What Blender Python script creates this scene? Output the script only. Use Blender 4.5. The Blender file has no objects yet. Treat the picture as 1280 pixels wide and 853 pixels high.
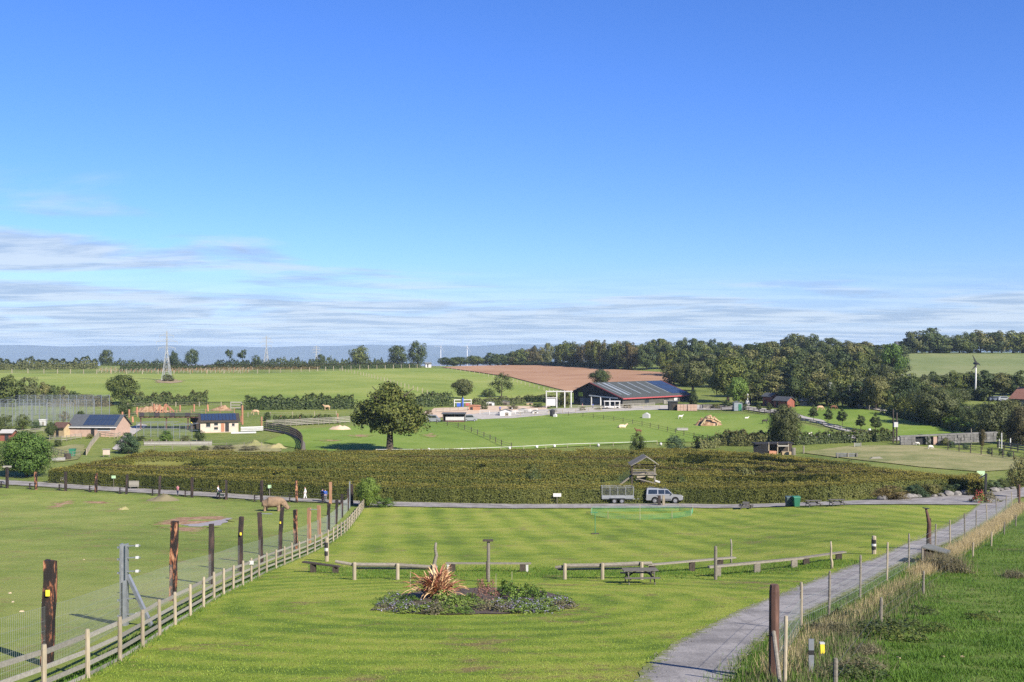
import bpy, bmesh, math, random
import numpy as np
from mathutils import Vector, Matrix
from mathutils.geometry import delaunay_2d_cdt

# ---------------------------------------------------------------- camera, sky, sun, exposure
SC = bpy.context.scene
COL = SC.collection
F = 1400.0          # focal length in photo pixels (photo 1280 x 853)
HZ = 438.0          # row of the eye level line
CAMZ = 20.0
cam = bpy.data.cameras.new('camera'); camo = bpy.data.objects.new('camera', cam); COL.objects.link(camo)
camo.location = (0, 0, CAMZ); camo.rotation_euler = (math.radians(90), 0, 0)
cam.sensor_width = 36.0; cam.lens = F / 1280 * 36.0; cam.shift_y = (HZ - 426.5) / 1280
cam.clip_start = 0.5; cam.clip_end = 60000
SC.camera = camo

SUN_EL = math.radians(34); SUN_AZ = math.radians(139)      # azimuth clockwise from +Y
sdir = Vector((math.sin(SUN_AZ)*math.cos(SUN_EL), math.cos(SUN_AZ)*math.cos(SUN_EL), math.sin(SUN_EL)))
sl = bpy.data.lights.new('sun', 'SUN'); sl.energy = 5.0; sl.angle = math.radians(0.53); sl.color = (1.0, 0.93, 0.82)
so = bpy.data.objects.new('sun', sl); COL.objects.link(so); so.location = (60, -60, 120)
so.rotation_euler = (-sdir).to_track_quat('-Z', 'Y').to_euler()

W = bpy.data.worlds.new('World'); SC.world = W; W.use_nodes = True
wt = W.node_tree; wt.nodes.clear()
def wn(t, **k):
    n = wt.nodes.new(t)
    for a, b in k.items(): setattr(n, a, b)
    return n
def wl(a, b): wt.links.new(a, b)
def wmath(op, a, b=None, c=None, clamp=False):
    n = wn('ShaderNodeMath', operation=op, use_clamp=clamp)
    for i, x in enumerate((a, b, c)):
        if x is None: continue
        if isinstance(x, (int, float)): n.inputs[i].default_value = x
        else: wl(x, n.inputs[i])
    return n.outputs[0]
def wsmooth(x, a, b):
    n = wn('ShaderNodeMapRange', interpolation_type='SMOOTHSTEP')
    wl(x, n.inputs['Value']); n.inputs['From Min'].default_value = a; n.inputs['From Max'].default_value = b
    return n.outputs['Result']
sky = wn('ShaderNodeTexSky', sky_type='NISHITA', sun_disc=False, sun_elevation=SUN_EL, sun_rotation=SUN_AZ,
         altitude=100, air_density=1.0, dust_density=0.15, ozone_density=4.5)
tc = wn('ShaderNodeTexCoord'); sep = wn('ShaderNodeSeparateXYZ'); wl(tc.outputs['Generated'], sep.inputs[0])
zz = wmath('MAXIMUM', sep.outputs['Z'], 0.0)
zd = wmath('ADD', zz, 0.045)
cx = wmath('DIVIDE', sep.outputs['X'], zd); cy = wmath('DIVIDE', sep.outputs['Y'], zd)
comb = wn('ShaderNodeCombineXYZ'); wl(cx, comb.inputs[0]); wl(cy, comb.inputs[1])
def cloud_noise(scale, loc, detail=7, rough=.55, sx=1.0, sy=1.0, dist=0.4):
    mp = wn('ShaderNodeMapping'); wl(comb.outputs[0], mp.inputs['Vector'])
    mp.inputs['Location'].default_value = loc; mp.inputs['Scale'].default_value = (sx, sy, 1)
    n = wn('ShaderNodeTexNoise'); n.inputs['Scale'].default_value = scale; n.inputs['Detail'].default_value = detail
    n.inputs['Roughness'].default_value = rough; n.inputs['Distortion'].default_value = dist
    wl(mp.outputs[0], n.inputs['Vector']); return n.outputs['Fac']
n1 = cloud_noise(0.62, (3.1, 7.7, 0), detail=9, rough=.58, sx=.7, sy=.75, dist=.5)
n2 = cloud_noise(0.16, (1.3, 4.2, 0), detail=3)
n3 = cloud_noise(1.1, (9.3, 2.2, 0), detail=9, rough=.65, sx=.7, sy=1.2)
# cover: a far bank of broken stratus near the horizon, thin wisps reaching higher towards the west (-X)
azs = wmath('DIVIDE', sep.outputs['X'], wmath('ADD', wmath('ABSOLUTE', sep.outputs['Y']), 0.05))
lift = wmath('MULTIPLY', wsmooth(azs, 0.10, -0.45), 0.088)
f1 = wmath('ADD', n1, wmath('MULTIPLY', wmath('SUBTRACT', n2, .5), .5))
bank = wmath('SUBTRACT', 1.0, wsmooth(zz, 0.035, 0.088))
wisp = wmath('MULTIPLY', wmath('SUBTRACT', 1.0, wsmooth(wmath('SUBTRACT', zz, lift), 0.03, 0.09)), wsmooth(azs, 0.2, -0.2))
thr = wmath('SUBTRACT', f1, wmath('SUBTRACT', 0.62, wmath('MAXIMUM', wmath('MULTIPLY', bank, 0.31), wmath('MULTIPLY', wisp, 0.18))))
mask = wmath('MULTIPLY', wsmooth(thr, 0.0, 0.19), wmath('MULTIPLY', wmath('MAXIMUM', bank, wisp), 0.9), clamp=True)
veil = wmath('MULTIPLY', wmath('SUBTRACT', 1.0, wsmooth(zz, 0.0, 0.085)), 0.7)
mask = wmath('MAXIMUM', mask, veil)
cc = wn('ShaderNodeMixRGB'); wl(wsmooth(n3, .40, .60), cc.inputs[0])
cc.inputs[1].default_value = (3.8, 5.1, 7.0, 1); cc.inputs[2].default_value = (6.3, 7.4, 8.7, 1)
# richer blue, as the photograph's sky
hs = wn('ShaderNodeHueSaturation'); hs.inputs['Saturation'].default_value = 1.06; tint = wn('ShaderNodeMixRGB', blend_type='MULTIPLY'); tint.inputs[0].default_value = 1.0; tint.inputs[2].default_value = (.93, 1.10, 1.70, 1)
wl(sky.outputs[0], tint.inputs[1]); wl(tint.outputs[0], hs.inputs['Color'])
mx = wn('ShaderNodeMixRGB'); wl(mask, mx.inputs[0]); wl(hs.outputs[0], mx.inputs[1]); wl(cc.outputs[0], mx.inputs[2])
bg = wn('ShaderNodeBackground'); bg.inputs['Strength'].default_value = 0.05; wl(mx.outputs[0], bg.inputs['Color'])
ow = wn('ShaderNodeOutputWorld'); wl(bg.outputs[0], ow.inputs['Surface'])

vs = SC.view_settings; vs.view_transform = 'Standard'; vs.look = 'None'; vs.exposure = 1.1; vs.gamma = 1.0; vs.use_curve_mapping = False
SC.cycles.use_denoising = False; SC.cycles.max_bounces = 6; SC.cycles.diffuse_bounces = 3; SC.cycles.transparent_max_bounces = 8
SC.cycles.volume_bounces = 0; SC.cycles.use_adaptive_sampling = False

# ---------------------------------------------------------------- terrain
NEAR = [(0, 4.2), (10, 5.4), (20, 6.9), (27, 7.95), (31, 8.5), (39, 9.6), (48, 10.7), (58, 12.1), (80, 14.7), (110, 17.4), (140, 19.5), (170, 20.0), (215, 20.0)]
NEARR = NEAR[:7] + [(58, 11.6), (80, 13.3), (110, 16.2), (140, 18.4), (170, 19.0), (215, 19.0)]
TAIL = [(1500, 40), (3000, 90), (5000, 96)]
TAB = {
    -400: NEAR + [(260, 19.2), (336, 17.5), (430, 14.6), (510, 13.6), (620, 12.0), (720, 10.4), (780, 10.6), (900, 14)] + TAIL,
    100: NEAR + [(260, 19.2), (336, 17.5), (430, 14.6), (510, 13.6), (620, 12.0), (720, 10.4), (780, 10.6), (900, 14)] + TAIL,
    400: NEAR + [(260, 19.3), (336, 17.5), (430, 15.0), (510, 13.7), (620, 12.0), (720, 10.4), (780, 10.6), (900, 14)] + TAIL,
    640: NEAR + [(260, 19.4), (350, 18.0), (390, 17.3), (440, 16.3), (600, 13.7), (760, 10.9), (850, 11.5), (1000, 17)] + TAIL,
    860: NEAR + [(260, 19.3), (350, 17.5), (450, 14.8), (600, 11.2), (750, 6.0), (850, 4.5), (1000, 7)] + TAIL,
    1130: NEARR + [(260, 18.0), (300, 16.2), (350, 14.5), (450, 12.0), (700, 1.5), (770, 1.2), (1000, 6)] + TAIL,
    1700: NEARR + [(260, 18.0), (300, 16.2), (350, 14.5), (450, 12.0), (700, 1.5), (770, 1.2), (1000, 6)] + TAIL,
}
DS = np.arange(0, 5000, 2.0)
UC = np.array([(p - 640) / F for p in TAB])
HT = []
for p, l in TAB.items():
    h = np.interp(DS, [a for a, b in l], [b for a, b in l])
    k = np.ones(11) / 11; hp = np.pad(h, 20, mode='edge'); h2 = np.convolve(np.convolve(hp, k, 'same'), k, 'same')[20:-20]
    k = np.ones(5) / 5; h1 = np.convolve(hp, k, 'same')[20:-20]
    w = np.clip((DS - 100) / 80, 0, 1); HT.append(h1 * (1 - w) + h2 * w)
HT = np.array(HT)
def Hf(u, d):
    u = np.clip(np.asarray(u, float), UC[0], UC[-1] - 1e-6); d = np.clip(np.asarray(d, float), 0, DS[-1] - 3)
    i = np.clip(np.searchsorted(UC, u, side='right') - 1, 0, len(UC) - 2)
    t = (u - UC[i]) / (UC[i + 1] - UC[i]); t = t * t * (3 - 2 * t)
    j = (d / 2).astype(int); s = d / 2 - j
    a = HT[i, j] * (1 - s) + HT[i, j + 1] * s; b = HT[i + 1, j] * (1 - s) + HT[i + 1, j + 1] * s
    return a * (1 - t) + b * t
WALLOW = None
def zf(x, y):
    """ground height at world x, y"""
    x = np.asarray(x, float); y = np.asarray(y, float)
    bump = 0.03*np.sin(x*.21+1.3)*np.sin(y*.11+.4)
    z = CAMZ - Hf(x / np.maximum(y, 25), y) + bump * np.clip(y / 60, 0, 1)
    if WALLOW:                                              # the dug-out wallow in the rhino paddock holds level water
        wx, wy, wz, rx, ry = WALLOW; w = np.clip((1.9 - np.hypot((x - wx) / rx, (y - wy) / ry)) / .9, 0, 1); w = w * w * (3 - 2 * w); z = z * (1 - w) + wz * w
    return z
_D = np.concatenate([np.arange(12, 300, .25), np.arange(300, 1100, 1.0)])
def at(px, py):
    """the point of the ground seen at photo pixel px, py"""
    u = (px - 640) / F; rz = CAMZ - (py - HZ) / F * _D; g = zf(u * _D, _D)
    k = np.argmax(g >= rz)
    if g[k] < rz[k]:
        k = int(np.argmax((g - CAMZ) / _D * (_D < 1000) - 9 * (_D >= 1000))); d = _D[k]; return Vector((u * d, d, float(g[k])))
    d = _D[k]
    if k > 0:
        a = g[k-1] - rz[k-1]; b = g[k] - rz[k]
        if b != a: d = _D[k-1] + (_D[k] - _D[k-1]) * min(max(-a / (b - a), 0), 1)
    return Vector((u * d, d, float(zf(u * d, d))))
def at_d(px, d):
    u = (px - 640) / F; return Vector((u * d, d, float(zf(u * d, d))))
_w = at(256, 655.5); WALLOW = (_w.x, _w.y, _w.z - .12, 3.0, 2.2)
def zpix(py, d): return CAMZ - (py - HZ) / F * d
def G(x, y, dz=0.0): return Vector((x, y, float(zf(x, y)) + dz))

# ---------------------------------------------------------------- node material helpers
MATS = {}
DRY0, DRY1 = .565, .66
def new_mat(name):
    m = bpy.data.materials.new(name); m.use_nodes = True; m.node_tree.nodes.clear(); MATS[name] = m
    return m, m.node_tree
class NT:
    def __init__(s, name):
        s.m, s.t = new_mat(name)
    def n(s, t, **k):
        n = s.t.nodes.new(t)
        for a, b in k.items(): setattr(n, a, b)
        return n
    def l(s, a, b): s.t.links.new(a, b)
    def pos(s, scale=(1, 1, 1), rot=(0, 0, 0), obj=False):
        if obj: src = s.n('ShaderNodeTexCoord').outputs['Object']
        else: src = s.n('ShaderNodeNewGeometry').outputs['Position']
        mp = s.n('ShaderNodeMapping'); s.l(src, mp.inputs[0]); mp.inputs['Scale'].default_value = scale; mp.inputs['Rotation'].default_value = rot
        return mp.outputs[0]
    def noise(s, vec, scale, detail=4, rough=.55, dist=0):
        n = s.n('ShaderNodeTexNoise'); s.l(vec, n.inputs['Vector']); n.inputs['Scale'].default_value = scale
        n.inputs['Detail'].default_value = detail; n.inputs['Roughness'].default_value = rough; n.inputs['Distortion'].default_value = dist
        return n.outputs['Fac']
    def ramp(s, fac, stops):
        r = s.n('ShaderNodeValToRGB'); s.l(fac, r.inputs[0]); e = r.color_ramp.elements
        while len(e) < len(stops): e.new(.5)
        for i, (p, c) in enumerate(stops): e[i].position = p; e[i].color = (*c, 1)
        return r.outputs[0]
    def mr(s, x, a, b, c=0., d=1.):
        n = s.n('ShaderNodeMapRange'); s.l(x, n.inputs['Value'])
        for k, v in zip(('From Min', 'From Max', 'To Min', 'To Max'), (a, b, c, d)): n.inputs[k].default_value = v
        return n.outputs['Result']
    def mix(s, fac, a, b, mode='MIX'):
        n = s.n('ShaderNodeMixRGB', blend_type=mode)
        for i, x in enumerate((fac, a, b)):
            if isinstance(x, (int, float)): n.inputs[i].default_value = x
            elif isinstance(x, tuple): n.inputs[i].default_value = (*x, 1)
            else: s.l(x, n.inputs[i])
        return n.outputs[0]
    def math(s, op, a, b):
        n = s.n('ShaderNodeMath', operation=op)
        for i, x in enumerate((a, b)):
            if isinstance(x, (int, float)): n.inputs[i].default_value = x
            else: s.l(x, n.inputs[i])
        return n.outputs[0]
    def bump(s, h, strength=.5, dist=.05):
        b = s.n('ShaderNodeBump'); b.inputs['Strength'].default_value = strength; b.inputs['Distance'].default_value = dist
        s.l(h, b.inputs['Height']); return b.outputs[0]
    def out(s, col, rough=.85, metal=0., spec=.25, normal=None, trans=0., tcol=None, alpha=None):
        p = s.n('ShaderNodeBsdfPrincipled'); p.inputs['Roughness'].default_value = rough; p.inputs['Metallic'].default_value = metal
        p.inputs['Specular IOR Level'].default_value = spec
        if isinstance(col, tuple): p.inputs['Base Color'].default_value = (*col, 1)
        else: s.l(col, p.inputs['Base Color'])
        if normal is not None: s.l(normal, p.inputs['Normal'])
        sh = p.outputs[0]
        if trans:
            tr = s.n('ShaderNodeBsdfTranslucent'); mxs = s.n('ShaderNodeMixShader'); mxs.inputs[0].default_value = trans
            if tcol is not None: s.l(tcol, tr.inputs['Color'])
            elif isinstance(col, tuple): tr.inputs['Color'].default_value = (*col, 1)
            else: s.l(col, tr.inputs['Color'])
            s.l(sh, mxs.inputs[1]); s.l(tr.outputs[0], mxs.inputs[2]); sh = mxs.outputs[0]
        o = s.n('ShaderNodeOutputMaterial'); s.l(sh, o.inputs['Surface']); return s.m
def rgb(r, g, b):
    f = lambda c: (c/255/12.92) if c/255 <= .04045 else ((c/255+.055)/1.055)**2.4
    return (f(r), f(g), f(b))
def simple(name, c1, c2=None, scale=4., rough=.8, metal=0., spec=.25, stretch=(1, 1, 1), orand=.25, bump=0., isl=0.):
    t = NT(name); c2 = c2 or tuple(x*.7 for x in c1)
    v = t.pos(stretch); f = t.noise(v, scale, 5, .6)
    col = t.ramp(f, [(.3, c2), (.7, c1)])
    if orand:
        oi = t.n('ShaderNodeObjectInfo').outputs['Random']
        col = t.mix(1.0, col, t.ramp(oi, [(0, (1-orand,)*3), (1, (1+orand*.4,)*3)]), 'MULTIPLY')
    if isl:
        g = t.n('ShaderNodeNewGeometry').outputs['Random Per Island']
        col = t.mix(1.0, col, t.ramp(g, [(0, (1-isl,)*3), (1, (1+isl*.4,)*3)]), 'MULTIPLY')
    nb = t.bump(t.noise(v, scale*3, 4), .6, bump) if bump else None
    return t.out(col, rough, metal, spec, nb)
def grassy(name, a, b, c, patch=.06, mid=.5, dry=None, dryamt=.5, stripes=None, fine=6., bump=.05):
    """a..b..c: dark, main and light grass; dry: colour of worn patches"""
    t = NT(name); p = t.pos()
    big = t.noise(p, patch, 4, .6); md = t.noise(p, mid, 5, .6); fn = t.noise(p, fine, 4, .7)
    f = t.math('ADD', t.math('MULTIPLY', big, .45), t.math('ADD', t.math('MULTIPLY', md, .33), t.math('MULTIPLY', fn, .25)))
    if stripes:
        rot, sc, amt = stripes[:3]
        w = t.n('ShaderNodeTexWave'); vv_ = t.pos(rot=(0, 0, rot)); t.l(vv_, w.inputs['Vector'])
        if len(stripes) > 3: w.wave_type = 'RINGS'; w.rings_direction = 'Z'; vv_.node.inputs['Location'].default_value = (-stripes[3], -stripes[4], 0)
        w.inputs['Scale'].default_value = sc
        w.inputs['Distortion'].default_value = 3.2; w.inputs['Detail'].default_value = 3; w.inputs['Detail Scale'].default_value = .35; w.inputs['Detail Roughness'].default_value = .55
        f = t.math('ADD', f, t.math('MULTIPLY', t.math('SUBTRACT', w.outputs['Fac'], .5), amt))
    col = t.ramp(f, [(.41, a), (.505, b), (.60, c)])
    if dry:
        dn = t.noise(p, .22, 3, .6); d2 = t.noise(p, 1.3, 7, .7)
        dd = t.math('ADD', t.math('MULTIPLY', dn, .45), t.math('MULTIPLY', d2, .6))
        col = t.mix(t.mr(dd, DRY0, DRY1, 0, dryamt), col, dry)
    vor = t.noise(t.pos((1, 1, 1)), fine*4, 3, .7)
    col = t.mix(.55, col, t.ramp(vor, [(.3, (.55,)*3), (.7, (1.25,)*3)]), 'MULTIPLY')
    nb = t.bump(t.math('ADD', fn, t.math('MULTIPLY', vor, .6)), .9, bump)
    return t.out(col, .9, 0, .12, nb)
def leafy(name, cols, trans=.13, ns=.35, spec=.18, orand=.35, wi=.6, wn_=.5, dry=None):
    """cols: dark, mid, light leaf colours, spread over the leaves"""
    t = NT(name); g = t.n('ShaderNodeNewGeometry').outputs['Random Per Island']
    oi = t.n('ShaderNodeObjectInfo').outputs['Random']
    f = t.math('ADD', t.math('MULTIPLY', g, wi), t.math('MULTIPLY', t.noise(t.pos(), ns, 4, .6), wn_))
    col = t.ramp(f, [(.2, cols[0]), (.52, cols[1]), (.85, cols[2])])
    if dry:
        p_ = t.pos(); dd = t.math('ADD', t.math('MULTIPLY', t.noise(p_, .22, 3, .6), .45), t.math('MULTIPLY', t.noise(p_, 1.3, 7, .7), .6)); col = t.mix(t.mr(dd, DRY0, DRY1, 0, .85), col, dry)
    if orand: col = t.mix(1.0, col, t.ramp(oi, [(0, (1-orand, 1-orand*.8, 1-orand*.8)), (.5, (1, 1, 1)), (1, (1+orand*.55, 1+orand*.25, 1))]), 'MULTIPLY')
    return t.out(col, .6, 0, spec, None, trans)

# ---------------------------------------------------------------- mesh helpers
def np_mesh(name, v, f, mats, smooth=False, mi=None):
    """mesh from numpy vertices and an (n,k) face array"""
    me = bpy.data.meshes.new(name); v = np.asarray(v, np.float32); f = np.asarray(f, np.int32)
    me.vertices.add(len(v)); me.vertices.foreach_set('co', v.ravel())
    n, k = f.shape; me.loops.add(n*k); me.loops.foreach_set('vertex_index', f.ravel())
    me.polygons.add(n); me.polygons.foreach_set('loop_start', np.arange(0, n*k, k, dtype=np.int32))
    if mi is not None: me.polygons.foreach_set('material_index', np.asarray(mi, np.int32))
    if smooth: me.polygons.foreach_set('use_smooth', np.ones(n, bool))
    for m in (mats if isinstance(mats, (list, tuple)) else [mats]): me.materials.append(MATS[m] if isinstance(m, str) else m)
    me.update(calc_edges=True); me.validate(); return me
def add(name, me, parent=None, loc=None):
    o = bpy.data.objects.new(name, me); COL.objects.link(o)
    if parent is not None: o.parent = parent
    if loc is not None: o.location = loc
    return o
def tag(o, label=None, cat=None, group=None, kind=None):
    for k, x in (('label', label), ('category', cat), ('group', group), ('kind', kind)):
        if x: o[k] = x
    return o
def thing(name, loc, label, cat, group=None, rz=0.0):
    o = bpy.data.objects.new(name, None); COL.objects.link(o); o.empty_display_size = .3
    o.location = loc; o.rotation_euler = (0, 0, rz); return tag(o, label, cat, group)
class MB:
    """collects shapes; build() links them as one mesh object"""
    def __init__(s): s.v = []; s.f = []; s.m = []; s.cur = 0
    def mat(s, i): s.cur = i; return s
    def poly(s, pts, faces):
        b = len(s.v); s.v += [tuple(p) for p in pts]; s.f += [tuple(b+i for i in f) for f in faces]; s.m += [s.cur]*len(faces); return s
    def box(s, c, d, rz=0., M=None):
        cx, cy, cz = c; a, b, h = d[0]/2, d[1]/2, d[2]/2; P = []
        for z in (-h, h):
            for x, y in ((-a, -b), (a, -b), (a, b), (-a, b)):
                q = Vector((x*math.cos(rz)-y*math.sin(rz), x*math.sin(rz)+y*math.cos(rz), z))
                if M is not None: q = M @ q
                P.append((cx+q.x, cy+q.y, cz+q.z))
        return s.poly(P, [(3, 2, 1, 0), (4, 5, 6, 7), (0, 1, 5, 4), (1, 2, 6, 5), (2, 3, 7, 6), (3, 0, 4, 7)])
    def beam(s, p, q, w, h):
        p, q = Vector(p), Vector(q); d = (q-p).normalized(); up = Vector((0, 0, 1)) if abs(d.z) < .95 else Vector((0, 1, 0))
        sx = d.cross(up).normalized()*w/2; sz = sx.cross(d).normalized()*h/2
        P = [p-sx-sz, p+sx-sz, p+sx+sz, p-sx+sz, q-sx-sz, q+sx-sz, q+sx+sz, q-sx+sz]
        return s.poly(P, [(0, 1, 2, 3), (7, 6, 5, 4), (0, 4, 5, 1), (1, 5, 6, 2), (2, 6, 7, 3), (3, 7, 4, 0)])
    def tube(s, pts, rad, n=8, cap=True):
        pts = [Vector(p) for p in pts]; rad = rad if isinstance(rad, (list, tuple)) else [rad]*len(pts); P = []; Fc = []
        for i, p in enumerate(pts):
            d = (pts[min(i+1, len(pts)-1)]-pts[max(i-1, 0)]).normalized(); ref = Vector((0, 0, 1)) if abs(d.z) < .9 else Vector((1, 0, 0))
            a = d.cross(ref).normalized(); b = d.cross(a)
            for k in range(n):
                t = 2*math.pi*k/n; P.append(p+(a*math.cos(t)+b*math.sin(t))*rad[i])
        for i in range(len(pts)-1):
            for k in range(n): Fc.append((i*n+k, i*n+(k+1) % n, (i+1)*n+(k+1) % n, (i+1)*n+k))
        if cap: Fc.append(tuple(range(n-1, -1, -1))); Fc.append(tuple((len(pts)-1)*n+k for k in range(n)))
        return s.poly(P, Fc)
    def extrude(s, prof, axis_from, axis_to, fx, fz):
        """profile points (a,b) -> origin + fx*a + fz*b swept from axis_from to axis_to"""
        A, B = Vector(axis_from), Vector(axis_to); fx, fz = Vector(fx), Vector(fz); n = len(prof)
        P = [A+fx*a+fz*b for a, b in prof]+[B+fx*a+fz*b for a, b in prof]
        return s.poly(P, [tuple(range(n-1, -1, -1)), tuple(range(n, 2*n))]+[(i, (i+1) % n, n+(i+1) % n, n+i) for i in range(n)])
    def mesh(s, name, mats, smooth=False, off=None):
        me = bpy.data.meshes.new(name); o = Vector(off) if off is not None else Vector()
        me.from_pydata([(x-o.x, y-o.y, z-o.z) for x, y, z in s.v], [], s.f)
        for m in (mats if isinstance(mats, (list, tuple)) else [mats]): me.materials.append(MATS[m])
        me.polygons.foreach_set('material_index', s.m)
        if smooth: me.polygons.foreach_set('use_smooth', [True]*len(s.f))
        bm = bmesh.new(); bm.from_mesh(me); bmesh.ops.recalc_face_normals(bm, faces=bm.faces); bm.to_mesh(me); bm.free()
        me.update(); return me
    def build(s, name, mats, parent=None, smooth=False, world=False, root=None):
        """world: vertices are world points and are taken relative to the (unrotated) root's location"""
        r = root or parent
        return add(name, s.mesh(name, mats, smooth, r.location if (world and r is not None) else None), parent)
_UB = {}
def unit_box(mat):
    if mat not in _UB: _UB[mat] = MB().box((0, 0, 0), (1, 1, 1)).mesh('box_' + mat, mat)
    return _UB[mat]
def unit_round(mat, n=8):
    k = (mat, n)
    if k not in _UB: _UB[k] = MB().tube([(0, 0, -.5), (0, 0, .44), (0, 0, .5)], [.5, .5, .42], n).mesh('round_' + mat, mat)
    return _UB[k]
def bar(name, mat, p, q, w, h, parent, rnd=False, twist=0.):
    """one straight piece (rail, post, plank) from world p to q as its own object sharing a unit mesh; parent unrotated"""
    p, q = Vector(p), Vector(q); d = q-p; L = d.length; d.normalize()
    up = Vector((0, 0, 1)) if abs(d.z) < .95 else Vector((0, 1, 0))
    sx = d.cross(up).normalized(); sz = sx.cross(d).normalized()
    M = Matrix((sx, sz, d)).transposed().to_4x4()
    M = M @ Matrix.Rotation(twist, 4, 'Z') @ Matrix.Diagonal((w, h, L, 1))
    M.translation = (p+q)/2 - parent.location
    o = add(name, (unit_round(mat) if rnd else unit_box(mat)), parent); o.matrix_basis = M; return o
def resample(pts, step):
    P = [Vector(p) for p in pts]; out = [P[0].copy()]; acc = 0.
    for a, b in zip(P, P[1:]):
        L = (b-a).length
        while acc + L >= step:
            t = (step-acc)/L if L else 0; a = a.lerp(b, t); out.append(a.copy()); L = (b-a).length; acc = 0.
        acc += L
    return out
def pline(pix): return [at(*p) for p in pix]
def copy_tree(o, parent=None):
    c = o.copy(); COL.objects.link(c)
    if parent is not None: c.parent = parent
    for ch in list(o.children): copy_tree(ch, c)
    return c
# ---------------------------------------------------------------- ground materials
grassy('meadow_grass', (.08, .11, .022), (.125, .16, .032), (.18, .20, .05), patch=.03, dry=(.20, .18, .08), dryamt=.35)
grassy('lawn_grass', (.10, .15, .016), (.17, .225, .024), (.25, .272, .046), patch=.09, mid=.5, dry=(.19, .14, .065), dryamt=.6, stripes=(-.12, .095, .075), fine=5)
_bc = at(590, 752)
grassy('near_lawn_grass', (.095, .15, .015), (.165, .225, .023), (.245, .272, .042), patch=.16, mid=.8, dry=(.17, .125, .055), dryamt=.85, stripes=(0, .16, .09, _bc.x, _bc.y), fine=6)
grassy('paddock_grass', (.115, .155, .028), (.165, .21, .04), (.225, .25, .062), patch=.05, mid=.3, dry=(.20, .15, .065), dryamt=.7, fine=5)
grassy('rich_grass', (.045, .08, .011), (.09, .14, .019), (.14, .185, .035), patch=.12, mid=.6, dry=(.14, .10, .05), dryamt=.5, fine=5)
grassy('field_grass', (.105, .165, .022), (.14, .205, .03), (.18, .23, .046), patch=.02, mid=.12, fine=1.2)
grassy('hill_grass', (.135, .185, .030), (.185, .23, .042), (.24, .265, .065), patch=.012, mid=.06, fine=.8)
grassy('upper_grass', (.12, .15, .05), (.155, .185, .065), (.19, .205, .085), patch=.015, mid=.07, fine=.8)
grassy('pale_grass', (.12, .14, .045), (.19, .19, .075), (.26, .235, .11), patch=.05, mid=.2, dry=(.27, .22, .12), dryamt=.5, fine=2)
grassy('stubble', (.20, .155, .08), (.26, .20, .11), (.32, .25, .14), patch=.02, mid=.1, fine=.8)
t = NT('ploughed_soil'); p = t.pos()
w = t.n('ShaderNodeTexWave'); t.l(t.pos(rot=(0, 0, .9)), w.inputs[0]); w.inputs['Scale'].default_value = .05; w.inputs['Distortion'].default_value = 3.5; w.inputs['Detail'].default_value = 3; w.inputs['Detail Scale'].default_value = .3
f = t.math('ADD', t.math('MULTIPLY', w.outputs['Fac'], .35), t.math('MULTIPLY', t.noise(p, .03, 5, .6), .7))
t.out(t.ramp(f, [(.25, (.20, .105, .058)), (.5, (.28, .155, .085)), (.75, (.37, .235, .14))]), .95, 0, .1)
def ragged(t, col, grass, reach, ns, p):
    """grass creeping over the rim of a laid surface: worn edge, broken up by noise"""
    e = t.n('ShaderNodeAttribute', attribute_name='edge').outputs['Fac']
    k = t.math('ADD', t.math('MULTIPLY', e, 1/reach), t.math('MULTIPLY', t.math('SUBTRACT', t.noise(p, ns, 5, .65), .5), 3.2))
    g = t.ramp(t.noise(p, 4, 4, .7), [(.35, grass[0]), (.65, grass[1])])
    return t.mix(t.mr(k, .15, .6), g, col)
t = NT('asphalt'); p = t.pos()
n_ = t.noise(p, 14, 5, .75); b_ = t.noise(p, .5, 4, .6)
col = t.ramp(t.math('ADD', t.math('MULTIPLY', n_, .5), t.math('MULTIPLY', b_, .5)), [(.38, (.125, .115, .106)), (.5, (.22, .205, .19)), (.64, (.34, .315, .29))])
st = t.noise(t.pos((1.6, .12, 1), (0, 0, -.42)), 2.2, 3, .6)
col = t.mix(t.mr(st, .5, .7, 0, .4), col, (.12, .112, .104))
cr = t.noise(p, 1.1, 6, .75); col = t.mix(t.mr(cr, .60, .66, 0, .5), col, (.33, .30, .265))
col = ragged(t, col, ((.10, .12, .03), (.19, .20, .06)), .55, 3.0, p)
t.out(col, .9, 0, .2, t.bump(n_, .8, .02))
t = NT('track_gravel'); p = t.pos()
t.out(t.ramp(t.noise(p, 1.5, 5, .7), [(.3, (.25, .23, .2)), (.7, (.42, .39, .35))]), .95, 0, .1)
for nm_, gr_, rc_ in (('bare_earth', ((.12, .155, .03), (.19, .22, .05)), .9), ('field_earth', ((.12, .18, .026), (.16, .215, .038)), 1.8), ('heap_earth', None, 0)):
    t = NT(nm_); p = t.pos(); col = t.ramp(t.noise(p, 1.3, 6, .7), [(.36, (.15, .085, .045)), (.5, (.25, .155, .09)), (.64, (.36, .25, .16))])
    if gr_: col = ragged(t, col, gr_, rc_, .9, p)
    t.out(col, .95, 0, .1, t.bump(t.noise(p, 5, 4), .8, .1))
simple('pale_sand', (.50, .40, .29), (.36, .25, .16), .4, .95, orand=0)
t = NT('sea_water'); p = t.pos((.0004, .004, 1))
t.out(t.ramp(t.noise(p, 3, 4), [(.35, (.15, .13, .125)), (.65, (.20, .175, .165))]), .45, 0, .3)
simple('far_land', (.10, .14, .17), (.075, .11, .14), .0008, .95, orand=0)  # blue of the distant haze put into the land colour
t = NT('puddle_water'); t.out((.25, .22, .195), .45, 0, .12)

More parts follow.
